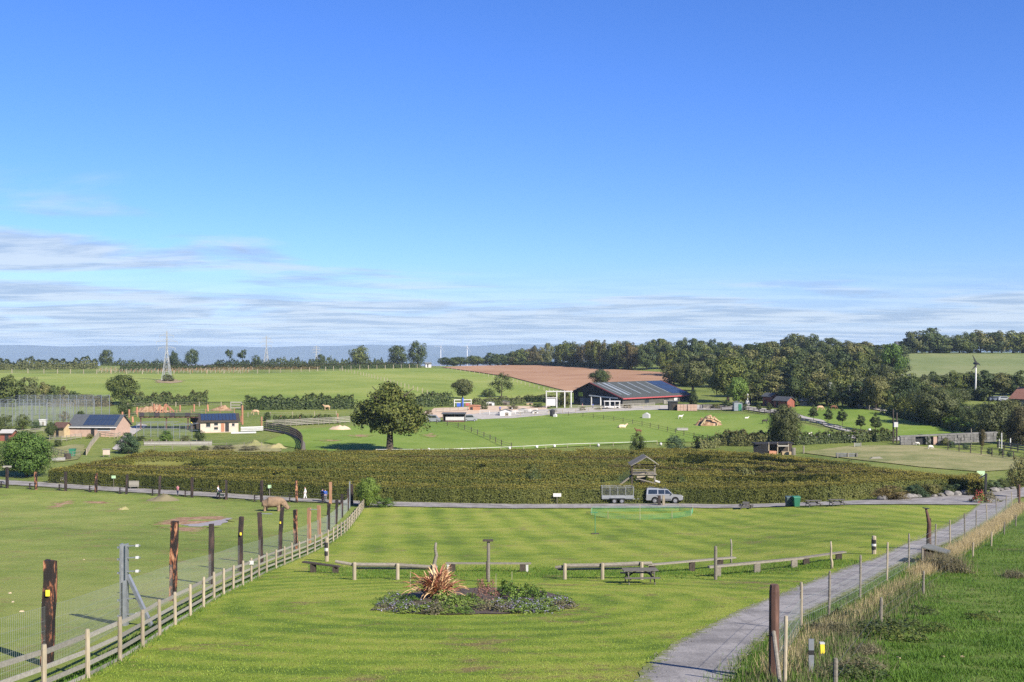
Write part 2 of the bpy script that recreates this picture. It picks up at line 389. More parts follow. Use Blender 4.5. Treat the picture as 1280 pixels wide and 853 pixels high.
# ---------------------------------------------------------------- the ground sheet and what is laid on it
rows = np.concatenate([np.arange(-60, 0, 10), np.arange(0, 70, 1.0), np.arange(70, 240, 2.0), np.arange(240, 800, 6.0), np.geomspace(800, 4800, 40)])
S = np.linspace(-1, 1, 181)
Wd = np.maximum(70, .78*rows)
Xg = S[None, :]*Wd[:, None]; Yg = np.repeat(rows[:, None], len(S), 1); Zg = zf(Xg, Yg) - .02 - np.clip(Yg, 0, 900)*.0002
nr, nc = Xg.shape; ids = np.arange(nr*nc).reshape(nr, nc)
fc = np.stack([ids[:-1, :-1], ids[:-1, 1:], ids[1:, 1:], ids[1:, :-1]], -1).reshape(-1, 4)
tag(add('ground', np_mesh('ground', np.stack([Xg, Yg, Zg], -1).reshape(-1, 3), fc, 'meadow_grass', True)), kind='structure')

def sheet_from_world(name, poly, mat, dz, cell, jag=0., kind='structure', seed=1, wob=0., level=None):
    """closed outline of world points draped over the ground, dz above it"""
    rng = random.Random(seed); pts = []
    for a, b in zip(poly, poly[1:]+poly[:1]):
        n = max(1, int((b-a).to_2d().length/(cell*.6)))
        for k in range(n):
            q = a.lerp(b, k/n)
            if jag: q = q + Vector((rng.gauss(0, jag), rng.gauss(0, jag), 0)) + Vector((wob*(math.sin(len(pts)*.9+seed)+.6*math.sin(len(pts)*2.1+seed*2)), wob*.5*math.cos(len(pts)*1.3+seed), 0))
            pts.append((q.x, q.y))
    nb = len(pts); A = np.array(pts); lo = A.min(0); hi = A.max(0)
    gx = np.arange(lo[0]+cell*.5, hi[0], cell); gy = np.arange(lo[1]+cell*.5, hi[1], cell)
    if len(gx) and len(gy):
        q = np.stack(np.meshgrid(gx, gy), -1).reshape(-1, 2); ins = np.zeros(len(q), bool)
        x2 = np.roll(A, -1, 0)
        for (x0, y0), (x1, y1) in zip(A, x2):
            c = ((y0 > q[:, 1]) != (y1 > q[:, 1])) & (q[:, 0] < (x1-x0)*(q[:, 1]-y0)/(y1-y0+1e-12)+x0); ins ^= c
        q = q[ins]
    else: q = np.zeros((0, 2))
    allp = [Vector((float(x), float(y))) for x, y in np.vstack([A, q])]
    r = delaunay_2d_cdt(allp, [], [list(range(nb))], 1, 1e-4)
    v = np.array([(p.x, p.y) for p in r[0]]); z = zf(v[:, 0], v[:, 1]) + dz + np.clip(v[:, 1]-80, 0, 900)*.0003
    if level is not None: z = np.full(len(v), level)
    me = np_mesh(name, np.column_stack([v, z]), np.array([f for f in r[2]]), mat, True)
    ed = np.min(np.hypot(v[:, None, 0]-A[None, :, 0], v[:, None, 1]-A[None, :, 1]), axis=1) if len(v)*len(A) < 6e6 else np.ones(len(v))
    at_ = me.attributes.new('edge', 'FLOAT', 'POINT'); at_.data.foreach_set('value', ed.astype(np.float32))
    bm = bmesh.new(); bm.from_mesh(me)
    for f in bm.faces:
        if f.normal.z < 0: f.normal_flip()
    bm.to_mesh(me); bm.free()
    o = add(name, me); tag(o, kind=kind); return o
def sheet(name, pix, mat, dz, cell, jag=0., **k):
    return sheet_from_world(name, pline(pix), mat, dz, cell, jag, **k)

# left post-and-rail line and the enclosure line behind it, in world points
FENCE_PIX = [(-20, 905), (90, 858), (161, 821), (189, 802), (213, 785), (252, 761), (284, 741), (331, 717), (375, 698), (414, 679), (431, 667), (455, 636)]
FENCE = pline(FENCE_PIX)
LAWN = FENCE_PIX[::-1] + [(-40, 960), (400, 960), (800, 900), (806, 853), (815, 835), (850, 805), (925, 766), (1003, 731), (1060, 708), (1090, 700), (1131, 680), (1156, 672), (1171, 663), (1193, 654), (1210, 641), (1222, 632),
        (1100, 631.5), (1000, 633.5), (860, 635.5), (640, 636.5), (500, 634)]
BORDER = [(345, 711), (400, 713), (470, 717), (560, 717), (640, 718), (740, 719), (830, 718), (900, 717), (960, 711), (1020, 706), (1080, 702)]
_k = next(i for i, p in enumerate(LAWN) if p == (1090, 700))
_f = len([p for p in FENCE_PIX if p[0] <= 331])            # fence corners in front of the benches
_n = len(FENCE_PIX)
sheet('lawn', LAWN[_n-_f:_k-1] + BORDER[::-1], 'near_lawn_grass', .0, 2.0)
sheet('lawn', BORDER + LAWN[_k:] + LAWN[:_n-_f], 'lawn_grass', .0, 2.5)
sheet('paddock', [(-420, 605), (0, 611), (100, 615), (240, 622.5), (330, 628.5), (442, 632), (454, 637), (431, 668), (414, 680), (375, 699), (331, 718), (284, 742), (252, 762), (213, 786), (161, 823), (90, 861), (-30, 912), (-420, 930)], 'paddock_grass', .004, 3)
sheet('field', [(915, 960), (915, 853), (930, 825), (947, 806), (986, 781), (1024, 759), (1072, 736), (1110, 715), (1150, 696), (1190, 679), (1215, 666), (1236, 653), (1262, 633), (1330, 600), (1700, 640), (1800, 960)], 'rich_grass', .006, 2.5)
sheet('path', [(780, 960), (794, 853), (804, 835), (842, 804), (921, 764), (1003, 731), (1060, 708), (1090, 700), (1131, 680), (1156, 672), (1171, 663), (1193, 654), (1210, 641), (1222, 631), (1262, 616),
      (1272, 622), (1258, 634), (1234, 652), (1212, 665), (1188, 678), (1148, 694), (1110, 713), (1072, 736), (1024, 759), (986, 781), (961, 795), (947, 806), (930, 825), (915, 853), (908, 960)], 'asphalt', .02, .45, .02, wob=.02)
sheet('road', [(-300, 590), (0, 600), (100, 606), (310, 618.5), (420, 625.5), (490, 627.5), (640, 630.5), (860, 630), (1000, 628.5), (1060, 626.5), (1100, 624.5), (1160, 621.5), (1220, 617), (1280, 609), (1450, 590),
      (1450, 606), (1285, 621), (1240, 628), (1222, 631.2), (1100, 631), (1000, 633), (860, 635), (640, 636), (500, 633.5), (455, 632), (420, 629.3), (310, 624.5), (100, 612), (0, 606), (-300, 598)], 'asphalt', .03, 1.0, .03)
# middle distance fields
sheet('field', [(330, 553), (385, 563), (470, 566), (560, 566), (640, 563), (760, 556), (835, 553), (905, 552), (1050, 543), (960, 519), (850, 514), (760, 512), (660, 521), (600, 524), (548, 528), (500, 530), (440, 533), (370, 537)], 'field_grass', .01, 7)
sheet('field', [(985, 513), (1010, 503), (1060, 509), (1110, 518), (1180, 533), (1215, 544), (1170, 547), (1100, 546), (1060, 541)], 'field_grass', .012, 6)
sheet('field', [(-300, 500), (-300, 468), (0, 467), (130, 468), (330, 467.5), (430, 463.5), (520, 461), (560, 461), (640, 473), (700, 490), (660, 497), (560, 502), (440, 504), (330, 503), (200, 503), (0, 503)], 'hill_grass', .012, 14)
sheet('ploughed_field', [(552, 459.5), (640, 456.8), (700, 458.5), (750, 461.5), (830, 466), (846, 470), (835, 489), (715, 491), (640, 472), (600, 466)], 'ploughed_soil', .05, 14)
sheet('field', [(1125, 470), (1123, 445), (1140, 442.3), (1290, 442.3), (1500, 443), (1500, 482), (1290, 481), (1230, 478), (1170, 475)], 'upper_grass', .03, 14)
sheet('stubble_field', [(240, 458.2), (400, 457.6), (520, 457.4), (528, 459), (430, 460.5), (330, 461.5), (240, 461.5)], 'stubble', .05, 14)
sheet('field', [(1000, 566), (1060, 558), (1140, 557), (1220, 567), (1300, 575), (1300, 585), (1225, 590), (1150, 584), (1080, 576)], 'pale_grass', .03, 4)
# tracks, bare ground
sheet('track', [(655, 514), (700, 511), (780, 508.5), (860, 506), (930, 508), (990, 516), (1050, 533), (1095, 545.5), (1085, 546), (1050, 537.5), (985, 519.5), (930, 512.5), (860, 512), (780, 514), (700, 518), (640, 523), (600, 524.5), (575, 520), (610, 516)], 'track_gravel', .04, 6, .3)
sheet('track', [(900, 553.5), (960, 549), (1050, 544.5), (1110, 546.5), (1180, 549), (1240, 541), (1300, 538), (1300, 542), (1245, 546), (1190, 553), (1100, 551), (1050, 548), (960, 553), (905, 557)], 'track_gravel', .06, 4, .2)
sheet('track', [(1060, 508.5), (1110, 515), (1180, 530), (1215, 541), (1235, 541), (1195, 532), (1150, 522), (1110, 514), (1075, 508)], 'track_gravel', .08, 4, .2)
sheet('track', [(140, 562), (152, 548), (160, 536), (175, 530), (185, 532), (170, 541), (160, 552), (152, 564)], 'track_gravel', .03, 2, .1)
sheet('play_yard', [(520, 518), (545, 511), (600, 508), (650, 508), (685, 508), (680, 515), (640, 520), (600, 519), (560, 522), (525, 524)], 'pale_sand', .03, 5, .5)
sheet('wallow', [(188, 657), (205, 650), (235, 646), (285, 645), (292, 650), (280, 656), (262, 660), (240, 668), (215, 663)], 'bare_earth', .012, .5, .12, wob=.45)
sheet('puddle', [(222, 656.5), (240, 656), (262, 653), (288, 650.5), (280, 655.5), (262, 659.5), (245, 659)], 'puddle_water', .03, .5, .06, wob=.2, level=WALLOW[2]+.05)
sheet('bare_patch', [(58, 634), (75, 627), (92, 625), (96, 629), (80, 634), (62, 637)], 'bare_earth', .012, .5, .12, wob=.5, seed=3)
sheet('bare_patch', [(100, 628), (115, 626), (150, 629), (120, 630.5)], 'bare_earth', .012, .4, .1, wob=.4, seed=4)
sheet('bare_patch', [(398, 551), (410, 549), (425, 551), (412, 553.5)], 'field_earth', .05, .9, .25, wob=.8, seed=5)
sheet('bare_patch', [(432, 545), (455, 543), (468, 545), (448, 548)], 'field_earth', .05, .9, .25, wob=.8, seed=6)
sheet('bare_patch', [(522, 545), (535, 542), (548, 545), (538, 548)], 'field_earth', .05, .9, .25, wob=.8, seed=7)

# ---------------------------------------------------------------- sea and the far shore
SEA = CAMZ - 90
tag(add('sea', np_mesh('sea', [(-26000, 1200, SEA), (26000, 1200, SEA), (26000, 11500, SEA), (-26000, 11500, SEA)], [[0, 1, 2, 3]], 'sea_water')), kind='structure')
xs = np.linspace(-9000, 9000, 160); prof = 38 + 7*np.sin(xs*.0012+1) + 5*np.sin(xs*.0041) + 3*np.sin(xs*.012+2) - np.clip(xs, 0, 1e5)*.003
ys = [7000, 7300, 7800, 8600, 10500]; hs_ = [0, .25, .7, 1.0, .6]
V = np.array([(x, y, SEA-1 + (90+prof[i])*h) for y, h in zip(ys, hs_) for i, x in enumerate(xs)])
idg = np.arange(len(V)).reshape(len(ys), -1)
tag(add('hills', np_mesh('hills', V, np.stack([idg[:-1, :-1], idg[:-1, 1:], idg[1:, 1:], idg[1:, :-1]], -1).reshape(-1, 4), 'far_land', True)), kind='structure')

# ---------------------------------------------------------------- the air
t = NT('haze_air'); pv = t.n('ShaderNodeVolumePrincipled'); pv.inputs['Color'].default_value = (.60, .79, 1.0, 1); pv.inputs['Density'].default_value = 0.65e-4
o_ = t.n('ShaderNodeOutputMaterial'); t.l(pv.outputs[0], o_.inputs['Volume']); t.m.cycles.volume_sampling = 'DISTANCE'; t.m.cycles.homogeneous_volume = True
tag(add('haze', MB().box((0, 5800, (SEA-3+80)/2), (56000, 12400, 80-SEA+3)).mesh('haze', 'haze_air')), kind='stuff')

# loose stones along the edges of the path
simple('loose_stone', (.30, .28, .255), (.17, .16, .145), 3, .95, orand=0, isl=.4)
_pr = np.random.default_rng(12); _pe = []
for edge in ([(806, 853), (815, 835), (850, 805), (925, 766), (1003, 731), (1060, 708), (1090, 700), (1131, 680), (1171, 663), (1210, 641)], [(915, 853), (930, 825), (947, 806), (986, 781), (1024, 759), (1072, 736), (1110, 713), (1148, 694), (1188, 678), (1234, 652)]):
    for p_ in resample(pline(edge), .018): _pe.append((p_.x, p_.y))
_pe = np.array(_pe)[_pr.integers(0, len(_pe), 5200)]; _pe = _pe + _pr.normal(0, .16, _pe.shape); _s = _pr.uniform(.008, .028, len(_pe)); _c = np.column_stack([_pe, zf(_pe[:, 0], _pe[:, 1])+.022])
_o = _pr.normal(size=(len(_pe), 4, 3)); _o /= np.linalg.norm(_o, axis=2, keepdims=True); _V = (_c[:, None, :]+_o*_s[:, None, None]*1.3).reshape(-1, 3); _b = np.arange(len(_pe))[:, None]*4
_F = np.concatenate([_b+np.array([[0, 1, 2]]), _b+np.array([[0, 3, 1]]), _b+np.array([[1, 3, 2]]), _b+np.array([[2, 3, 0]])])
tag(add('gravel', np_mesh('gravel', _V, _F, 'loose_stone')), kind='stuff')

sheet('field', [(235, 564), (265, 558), (300, 556), (335, 556), (352, 560), (350, 565), (290, 566)], 'pale_grass', .03, 2, .2, seed=21)
sheet('field', [(56, 572), (62, 562), (90, 556), (106, 556), (106, 566), (96, 575), (70, 578)], 'pale_grass', .03, 2, .2, seed=22)
# ---------------------------------------------------------------- vegetation: leaf meshes
leafy('oak_leaf', ((0.0312, 0.0479, 0.0104), (0.0634, 0.0836, 0.0171), (0.1201, 0.1325, 0.0304)))
leafy('dark_leaf', ((0.0210, 0.0354, 0.0103), (0.0409, 0.0605, 0.0169), (0.0762, 0.0944, 0.0279)))
leafy('olive_leaf', ((0.0430, 0.0524, 0.0168), (0.0851, 0.0945, 0.0289), (0.1459, 0.1430, 0.0514)))
leafy('copper_leaf', ((0.0416, 0.0384, 0.0136), (0.0784, 0.0672, 0.0240), (0.1288, 0.1016, 0.0416)))
leafy('green_leaf', ((0.039, 0.072, 0.013), (0.081, 0.137, 0.023), (0.143, 0.208, 0.039)))
leafy('silver_leaf', ((.10, .115, .085), (.17, .19, .15), (.26, .28, .23)))
leafy('bluish_leaf', ((0.0243, 0.0442, 0.0197), (0.0430, 0.0723, 0.0313), (0.0729, 0.1105, 0.0490)))
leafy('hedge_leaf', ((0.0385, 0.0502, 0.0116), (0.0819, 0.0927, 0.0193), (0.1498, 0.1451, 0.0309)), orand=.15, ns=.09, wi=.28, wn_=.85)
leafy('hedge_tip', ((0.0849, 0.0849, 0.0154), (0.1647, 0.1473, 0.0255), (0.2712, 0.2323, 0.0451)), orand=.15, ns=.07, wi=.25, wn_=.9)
leafy('hedge_bronze', ((.07, .05, .018), (.11, .085, .028), (.17, .13, .045)), orand=.2)
leafy('dry_grass', ((0.2277, 0.1683, 0.0743), (0.3762, 0.2970, 0.1485), (0.5148, 0.4257, 0.2475)), trans=.3, orand=0)
leafy('weed_leaf', ((.07, .075, .035), (.12, .115, .06), (.20, .17, .10)), orand=.1)
leafy('blade_green', ((0.0794, 0.1323, 0.0161), (0.1587, 0.2311, 0.0264), (0.2645, 0.3300, 0.0529)), trans=.3, orand=0, ns=.5, wi=.3, wn_=.85, dry=(.24, .19, .08))
leafy('blade_rich', ((0.0339, 0.0823, 0.0097), (0.0726, 0.1452, 0.0174), (0.1258, 0.2033, 0.0339)), trans=.3, orand=0, ns=.5, wi=.3, wn_=.85)
leafy('bed_leaf', ((.06, .10, .018), (.11, .165, .032), (.19, .235, .06)), orand=.2)
leafy('autumn_leaf', ((.16, .05, .02), (.25, .10, .03), (.32, .18, .05)), orand=.1)
simple('bark', (.085, .065, .045), (.04, .032, .024), 6, .95, orand=.2, stretch=(1, 1, .3))

def leaf_quads(P, N, s, rng, asp=.62):
    n = len(P); r = rng.normal(size=(n, 3)); N = N/np.linalg.norm(N, axis=1, keepdims=True)
    T = np.cross(N, r); T /= np.linalg.norm(T, axis=1, keepdims=True)+1e-9; B = np.cross(N, T); s = np.asarray(s).reshape(-1, 1)
    V = np.stack([P-T*s*.5, P+B*s*.5*asp, P+T*s*.5, P-B*s*.5*asp], 1).reshape(-1, 3)
    return V, np.arange(4*n).reshape(n, 4)
PROF = {
    'oak': [(.20, .12), (.28, .34), (.42, .46), (.58, .47), (.75, .38), (.9, .22), (.97, .08)],
    'round': [(.10, .2), (.2, .42), (.4, .54), (.6, .53), (.8, .40), (.95, .15)],
    'clump': [(.03, .25), (.12, .40), (.4, .48), (.65, .44), (.85, .28), (.96, .1)],
    'bush': [(.02, .40), (.2, .52), (.5, .52), (.8, .36), (.96, .12)],
    'cone': [(.02, .30), (.15, .40), (.45, .36), (.75, .20), (.96, .04)],
    'young': [(.24, .14), (.34, .24), (.55, .24), (.8, .14), (.97, .04)],
    'slim': [(.08, .08), (.25, .15), (.6, .16), (.85, .10), (.97, .04)],
    'lollipop': [(.45, .12), (.55, .30), (.72, .36), (.88, .26), (.96, .1)],
    'weeping': [(.02, .40), (.2, .50), (.5, .50), (.8, .40), (.95, .16)],
}
def crown_mesh(kind, seed, npuff, nleaf, leaf, mat, loose=.0):
    rng = np.random.default_rng(seed); pr = np.array(PROF[kind]); zs = rng.uniform(pr[0, 0], pr[-1, 0], npuff*6)
    rr = np.interp(zs, pr[:, 0], pr[:, 1]); keep = rng.uniform(0, rr.max(), len(zs)) < rr; zs = zs[keep][:npuff]; rr = rr[keep][:npuff]; npuff = len(zs)
    R = pr[:, 1].max(); lob = 1+.16*np.sin(rng.uniform(0, 6.28)+np.arange(3)[:, None]*1.7)
    th = rng.uniform(0, 2*np.pi, npuff); rad = rr*np.sqrt(rng.uniform(.12, .92, npuff))*(1+.17*np.sin(2*th+seed)+.12*np.sin(3*th+2*seed+zs*6))
    C = np.stack([rad*np.cos(th), rad*np.sin(th), zs], 1); pR = R*rng.uniform(.26, .46, npuff)*(.6+.4*rr/R)
    C[:, 2] = np.clip(C[:, 2], pr[0, 0]+.02, 1-pR*.75)
    k = rng.integers(0, npuff, nleaf); D = rng.normal(size=(nleaf, 3)); D[:, 2] += .25; D /= np.linalg.norm(D, axis=1, keepdims=True)
    dist = pR[k]*(1-np.abs(rng.normal(0, .16+loose, nleaf)))*np.where(rng.uniform(size=nleaf) < .2, rng.uniform(.3, .9, nleaf), 1)
    P = C[k]+D*dist[:, None]*np.array([1, 1, .85]); P[:, 2] = np.maximum(P[:, 2], pr[0, 0]*.8)
    if kind == 'weeping': P[:, 2] -= rng.uniform(0, .12, nleaf); P[:, 2] = np.maximum(P[:, 2], .01)
    Oc = P-np.array([0, 0, .5*(pr[0, 0]+1)]); Oc /= np.linalg.norm(Oc, axis=1, keepdims=True)+1e-6; N = D*.8+Oc*.7+rng.normal(size=(nleaf, 3))*.33
    s = leaf*rng.uniform(.6, 1.35, nleaf); V, Fc = leaf_quads(P, N, s, rng)
    return np_mesh('crown_'+kind, V, Fc, mat)
def trunk_mesh(kind, seed, r=.03, zl=None):
    rng = random.Random(seed); b = MB(); pr = PROF[kind]; z0 = zl or max(pr[0][0], .06); R = max(p[1] for p in pr)
    top = .8; b.tube([(0, 0, -.03), (0, 0, 0), (.004, .003, z0*.6), (.01, 0, z0+.1), (.0, .01, .5), (.01, 0, top)], [r*1.7, r*1.35, r, r*.85, r*.5, r*.12], 9)
    for i in range(7):
        a = i*2.4+rng.random(); z = z0*.9+.05*i+.02; rr = R*rng.uniform(.5, .85); z2 = min(z+rng.uniform(.12, .3), .9)
        b.tube([(0, 0, z), (rr*.45*math.cos(a), rr*.45*math.sin(a), z+(z2-z)*.45), (rr*math.cos(a), rr*math.sin(a), z2)], [r*.5, r*.32, r*.08], 6)
    return b.mesh('trunk_'+kind, 'bark', True)
def lobed_crown(lobes, nleaf, leaf, seed):
    """crown built of explicit lobes (x, y, z, r), each a heap of leaf puffs"""
    rng = np.random.default_rng(seed); Lb_ = np.array(lobes); C = []; R = []
    for x, y, z, r in lobes:
        for _ in range(int(16+60*r)):
            d = rng.normal(size=3); d /= np.linalg.norm(d); q = r*rng.uniform(.25, .85); C.append((x+d[0]*q, y+d[1]*q, z+d[2]*q*.8)); R.append(r*rng.uniform(.22, .42))
    C = np.array(C); R = np.array(R); k = rng.choice(len(C), nleaf, p=R**2/np.sum(R**2)); D = rng.normal(size=(nleaf, 3)); D[:, 2] += .2; D /= np.linalg.norm(D, axis=1, keepdims=True)
    P = C[k]+D*(R[k]*(1-np.abs(rng.normal(0, .2, nleaf))))[:, None]; Oc = P-np.array([0, 0, .55]); Oc /= np.linalg.norm(Oc, axis=1, keepdims=True)+1e-6
    V, Fc = leaf_quads(P, D*.9+Oc*.5+rng.normal(size=(nleaf, 3))*.4, leaf*rng.uniform(.6, 1.35, nleaf), rng); return np_mesh('crown_lobed', V, Fc, 'oak_leaf')
CROWNS = {}
def crowns(key, kind, n, npuff, nleaf, leaf, loose=0., r=.03):
    CROWNS[key] = [(crown_mesh(kind, 11*i+sum(map(ord, key)), npuff, nleaf, leaf, 'oak_leaf', loose), trunk_mesh(kind, i, r)) for i in range(n)]
crowns('oak', 'oak', 2, 75, 15000, .030, r=.035)
crowns('round', 'round', 2, 90, 17000, .04)
crowns('medium', 'oak', 3, 60, 7000, .050)
crowns('far', 'clump', 5, 44, 3600, .072)
crowns('farround', 'round', 3, 40, 3000, .07)
crowns('bush', 'bush', 3, 40, 4200, .055)
crowns('cone', 'cone', 1, 60, 6500, .045)
crowns('young', 'young', 2, 40, 3200, .045, r=.014)
crowns('slim', 'slim', 2, 24, 1300, .05, r=.02)
crowns('lollipop', 'lollipop', 2, 18, 1000, .075, r=.02)
crowns('weeping', 'weeping', 2, 80, 12000, .045)
crowns('loose', 'oak', 2, 34, 2600, .045, .25, r=.02)
CROWNS['bigoak'] = [(lobed_crown([(.05, 0, .70, .27), (-.02, .02, .84, .15), (.18, 0, .62, .24), (-.28, 0, .60, .20), (-.38, .05, .44, .15), (-.2, .1, .46, .17), (.34, 0, .50, .19), (.30, -.1, .34, .13), (0, .3, .6, .26), (.05, -.3, .55, .22), (-.12, -.12, .7, .2), (.1, .1, .42, .18), (-.14, -.05, .40, .19), (.16, -.08, .38, .19), (.40, .05, .42, .15), (-.02, -.2, .36, .15), (.02, .2, .38, .17)], 17000, .034, 4), trunk_mesh('oak', 3, .038, .36))]
_tr = random.Random(5); _ti = [0]
def tree(name, key, mat, px, pb, ptop, wpx, label, cat='tree', group=None, d=None, trunk=True, sink=0.):
    """a tree standing at photo pixel px, pb, as tall as up to ptop and wpx wide"""
    p = at(px, pb) if d is None else at_d(px, d)
    h = max(zpix(ptop, p.y)-p.z, .5); wr = wpx*p.y/F
    r = thing(name, p-Vector((0, 0, sink)), label, cat, group, _tr.uniform(0, 6.28)); _ti[0] += 1
    cm, tm = CROWNS[key][_ti[0] % len(CROWNS[key])]
    bb = [v for v in (cm.get('w'),) if v]
    if not bb:
        a = np.zeros(len(cm.vertices)*3, np.float32); cm.vertices.foreach_get('co', a); a = a.reshape(-1, 3); cm['w'] = float(np.percentile(np.hypot(a[:, 0], a[:, 1]), 98)*2); cm['h'] = float(np.percentile(a[:, 2], 99.7))
    s = wr/cm['w']; r.scale = (s, s, (h+sink)/cm['h'])
    c = add('crown', cm, r); c.material_slots[0].link = 'OBJECT'; c.material_slots[0].material = MATS[mat]
    if trunk: add('trunk', tm, r)
    return r

def hedge_arrays(pts, h, w, leaf, dens, seed, hvar=.06, taper=.1, core=True, zmin=0.):
    rng = np.random.default_rng(seed); P = np.array([(p[0], p[1]) for p in pts]); seg = np.hypot(*np.diff(P, axis=0).T); cum = np.concatenate([[0], np.cumsum(seg)]); L = cum[-1]
    n = int(dens*L*(2*(h-zmin)+w+.4)); t = rng.uniform(0, L, n)
    x = np.interp(t, cum, P[:, 0]); y = np.interp(t, cum, P[:, 1]); i = np.clip(np.searchsorted(cum, t)-1, 0, len(seg)-1)
    tx = np.diff(P, axis=0)[i]/seg[i, None]; nx = np.stack([tx[:, 1], -tx[:, 0]], 1)
    hz_ = h-zmin; f = rng.uniform(0, 2*hz_+w, n); side = np.where(f < hz_, 1, np.where(f < 2*hz_, -1, 0)); zz = np.where(side == 0, h, zmin+np.where(f < hz_, f, f-hz_))
    kk = 2.2/max(h, 1.2); hv = h*(1+hvar*np.sin(t*.9*kk+seed)+hvar*.8*np.sin(t*2.3*kk+seed*2)+hvar*.7*np.sin(t*4.1*kk)+hvar*.6*np.sin(t*.23+seed))
    wv = w/2*(1+.12*np.sin(t*1.3+seed*3)+.10*np.sin(t*3.7+seed))
    zz = zz*hv/h; off = np.where(side == 0, rng.uniform(-1, 1, n)*wv*(1-taper), side*wv*(1-taper*zz/hv)); off += rng.normal(0, .06+leaf*.25, n); zz = zz+np.abs(rng.normal(0, .04+leaf*.3, n))*(side == 0)*1.4-.05-leaf*.15
    X = x+nx[:, 0]*off; Y = y+nx[:, 1]*off; Z = zf(X, Y)+np.maximum(zz, .03)
    N = np.stack([nx[:, 0]*side, nx[:, 1]*side, (side == 0)*1.0+.15], 1)+rng.normal(size=(n, 3))*.32
    V, Fc = leaf_quads(np.stack([X, Y, Z], 1), N, leaf*rng.uniform(.6, 1.4, n), rng)
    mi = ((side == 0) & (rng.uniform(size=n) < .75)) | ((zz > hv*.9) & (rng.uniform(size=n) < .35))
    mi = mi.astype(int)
    if core:
        m = max(2, int(L/1.5)); ins_ = min(w*.45, L*.2); tt = np.linspace(ins_, L-ins_, m); cxx = np.interp(tt, cum, P[:, 0]); cyy = np.interp(tt, cum, P[:, 1]); ii = np.clip(np.searchsorted(cum, tt)-1, 0, len(seg)-1)
        tn = np.diff(P, axis=0)[ii]/seg[ii, None]; nn = np.stack([tn[:, 1], -tn[:, 0]], 1); a = w/2*.62; CV = []
        for sx, top in ((1, 0), (1, 1), (-1, 1), (-1, 0)):
            X = cxx+nn[:, 0]*a*sx*(1-taper*top); Y = cyy+nn[:, 1]*a*sx*(1-taper*top); CV.append(np.stack([X, Y, zf(X, Y)+(h*(.86-1.6*hvar) if top else -.05)], 1))
        CV = np.stack(CV, 1).reshape(-1, 3); b = len(V); q = []
        for s_ in range(m-1):
            for e in range(3): q.append((b+s_*4+e, b+(s_+1)*4+e, b+(s_+1)*4+e+1, b+s_*4+e+1))
        q += [(b, b+1, b+2, b+3), (b+(m-1)*4+3, b+(m-1)*4+2, b+(m-1)*4+1, b+(m-1)*4)]
        V = np.vstack([V, CV]); Fc = np.vstack([Fc, np.array(q)]); mi = np.concatenate([mi, np.zeros(len(q), int)])
    return V, Fc, mi
def hedge(name, pix, h, w, leaf, dens, mats, label, cat='hedge', group=None, seed=1, hvar=.1, d=None):
    pts = pline(pix) if d is None else [at_d(px, d) for px, _ in pix]
    V, Fc, mi = hedge_arrays(pts, h, w, leaf, min(1.5/(.31*leaf*leaf), 40), seed, hvar, taper=.3); loc = pts[0]
    mats = [mats, mats] if isinstance(mats, str) else mats
    o = add(name, np_mesh(name, V-np.array(loc), Fc, mats, mi=mi), None, loc); return tag(o, label, cat, group)
def blades(P, h, w, rng, lean=.35):
    n = len(P); a = rng.uniform(0, 6.283, n); dx = np.stack([np.cos(a), np.sin(a), np.zeros(n)], 1)*np.asarray(w).reshape(-1, 1)*.5
    l = rng.normal(0, lean, (n, 2))*np.asarray(h).reshape(-1, 1); T = P+np.column_stack([l, np.asarray(h)])
    return np.stack([P-dx, P+dx, T], 1).reshape(-1, 3), np.arange(3*n).reshape(n, 3)
def scatter_px(px0, px1, py0, py1, n, rng):
    """n ground points spread evenly over a photo rectangle"""
    px = rng.uniform(px0, px1, n); py = rng.uniform(py0, py1, n); u = (px-640)/F
    dd = np.arange(14, 250, .5); out = np.zeros((n, 3)); ub = np.round(u, 2)
    for k in np.unique(ub):
        m = ub == k; yy = HZ+F*(CAMZ-zf(k*dd, dd))/dd; d = np.interp(py[m], yy[::-1], dd[::-1]); out[m, 0] = u[m]*d; out[m, 1] = d
    out[:, 2] = zf(out[:, 0], out[:, 1]); return out

# ---------------------------------------------------------------- the hedge maze
FRONT = [(62, 604.5), (180, 611.5), (300, 618.5), (450, 626.5), (640, 630), (860, 629.2), (1000, 627.6), (1040, 626), (1100, 622), (1226, 613)]
BACK = [(185, 565), (250, 562.5), (340, 561), (450, 562), (640, 560), (860, 562), (950, 567), (1000, 573), (1100, 583), (1224, 602)]   # crest of the last hedge
fr = pline(FRONT)
fr = [p+Vector((0, 1.0, 0)) for p in fr]
bk = []
for px, py in BACK:
    dd = np.arange(140, 260, .5); u = (px-640)/F; k = np.argmin(np.abs(HZ+F*(CAMZ-zf(u*dd, dd)-1.9)/dd-py)); bk.append(Vector((u*dd[k], dd[k], 0)))
def seg_sample(pts, n):
    P = np.array([(p.x, p.y) for p in pts]); c = np.concatenate([[0], np.cumsum(np.hypot(*np.diff(P, axis=0).T))]); t = np.linspace(0, c[-1], n)
    return np.stack([np.interp(t, c, P[:, 0]), np.interp(t, c, P[:, 1])], 1)
FS = seg_sample(fr, 60); BS = seg_sample(bk, 60)
mz = thing('hedge_maze', G(FS[30][0], FS[30][1]), 'wide clipped hedge maze with many yellowish green rows across the valley', 'maze')
NR = 19; mrng = random.Random(8)
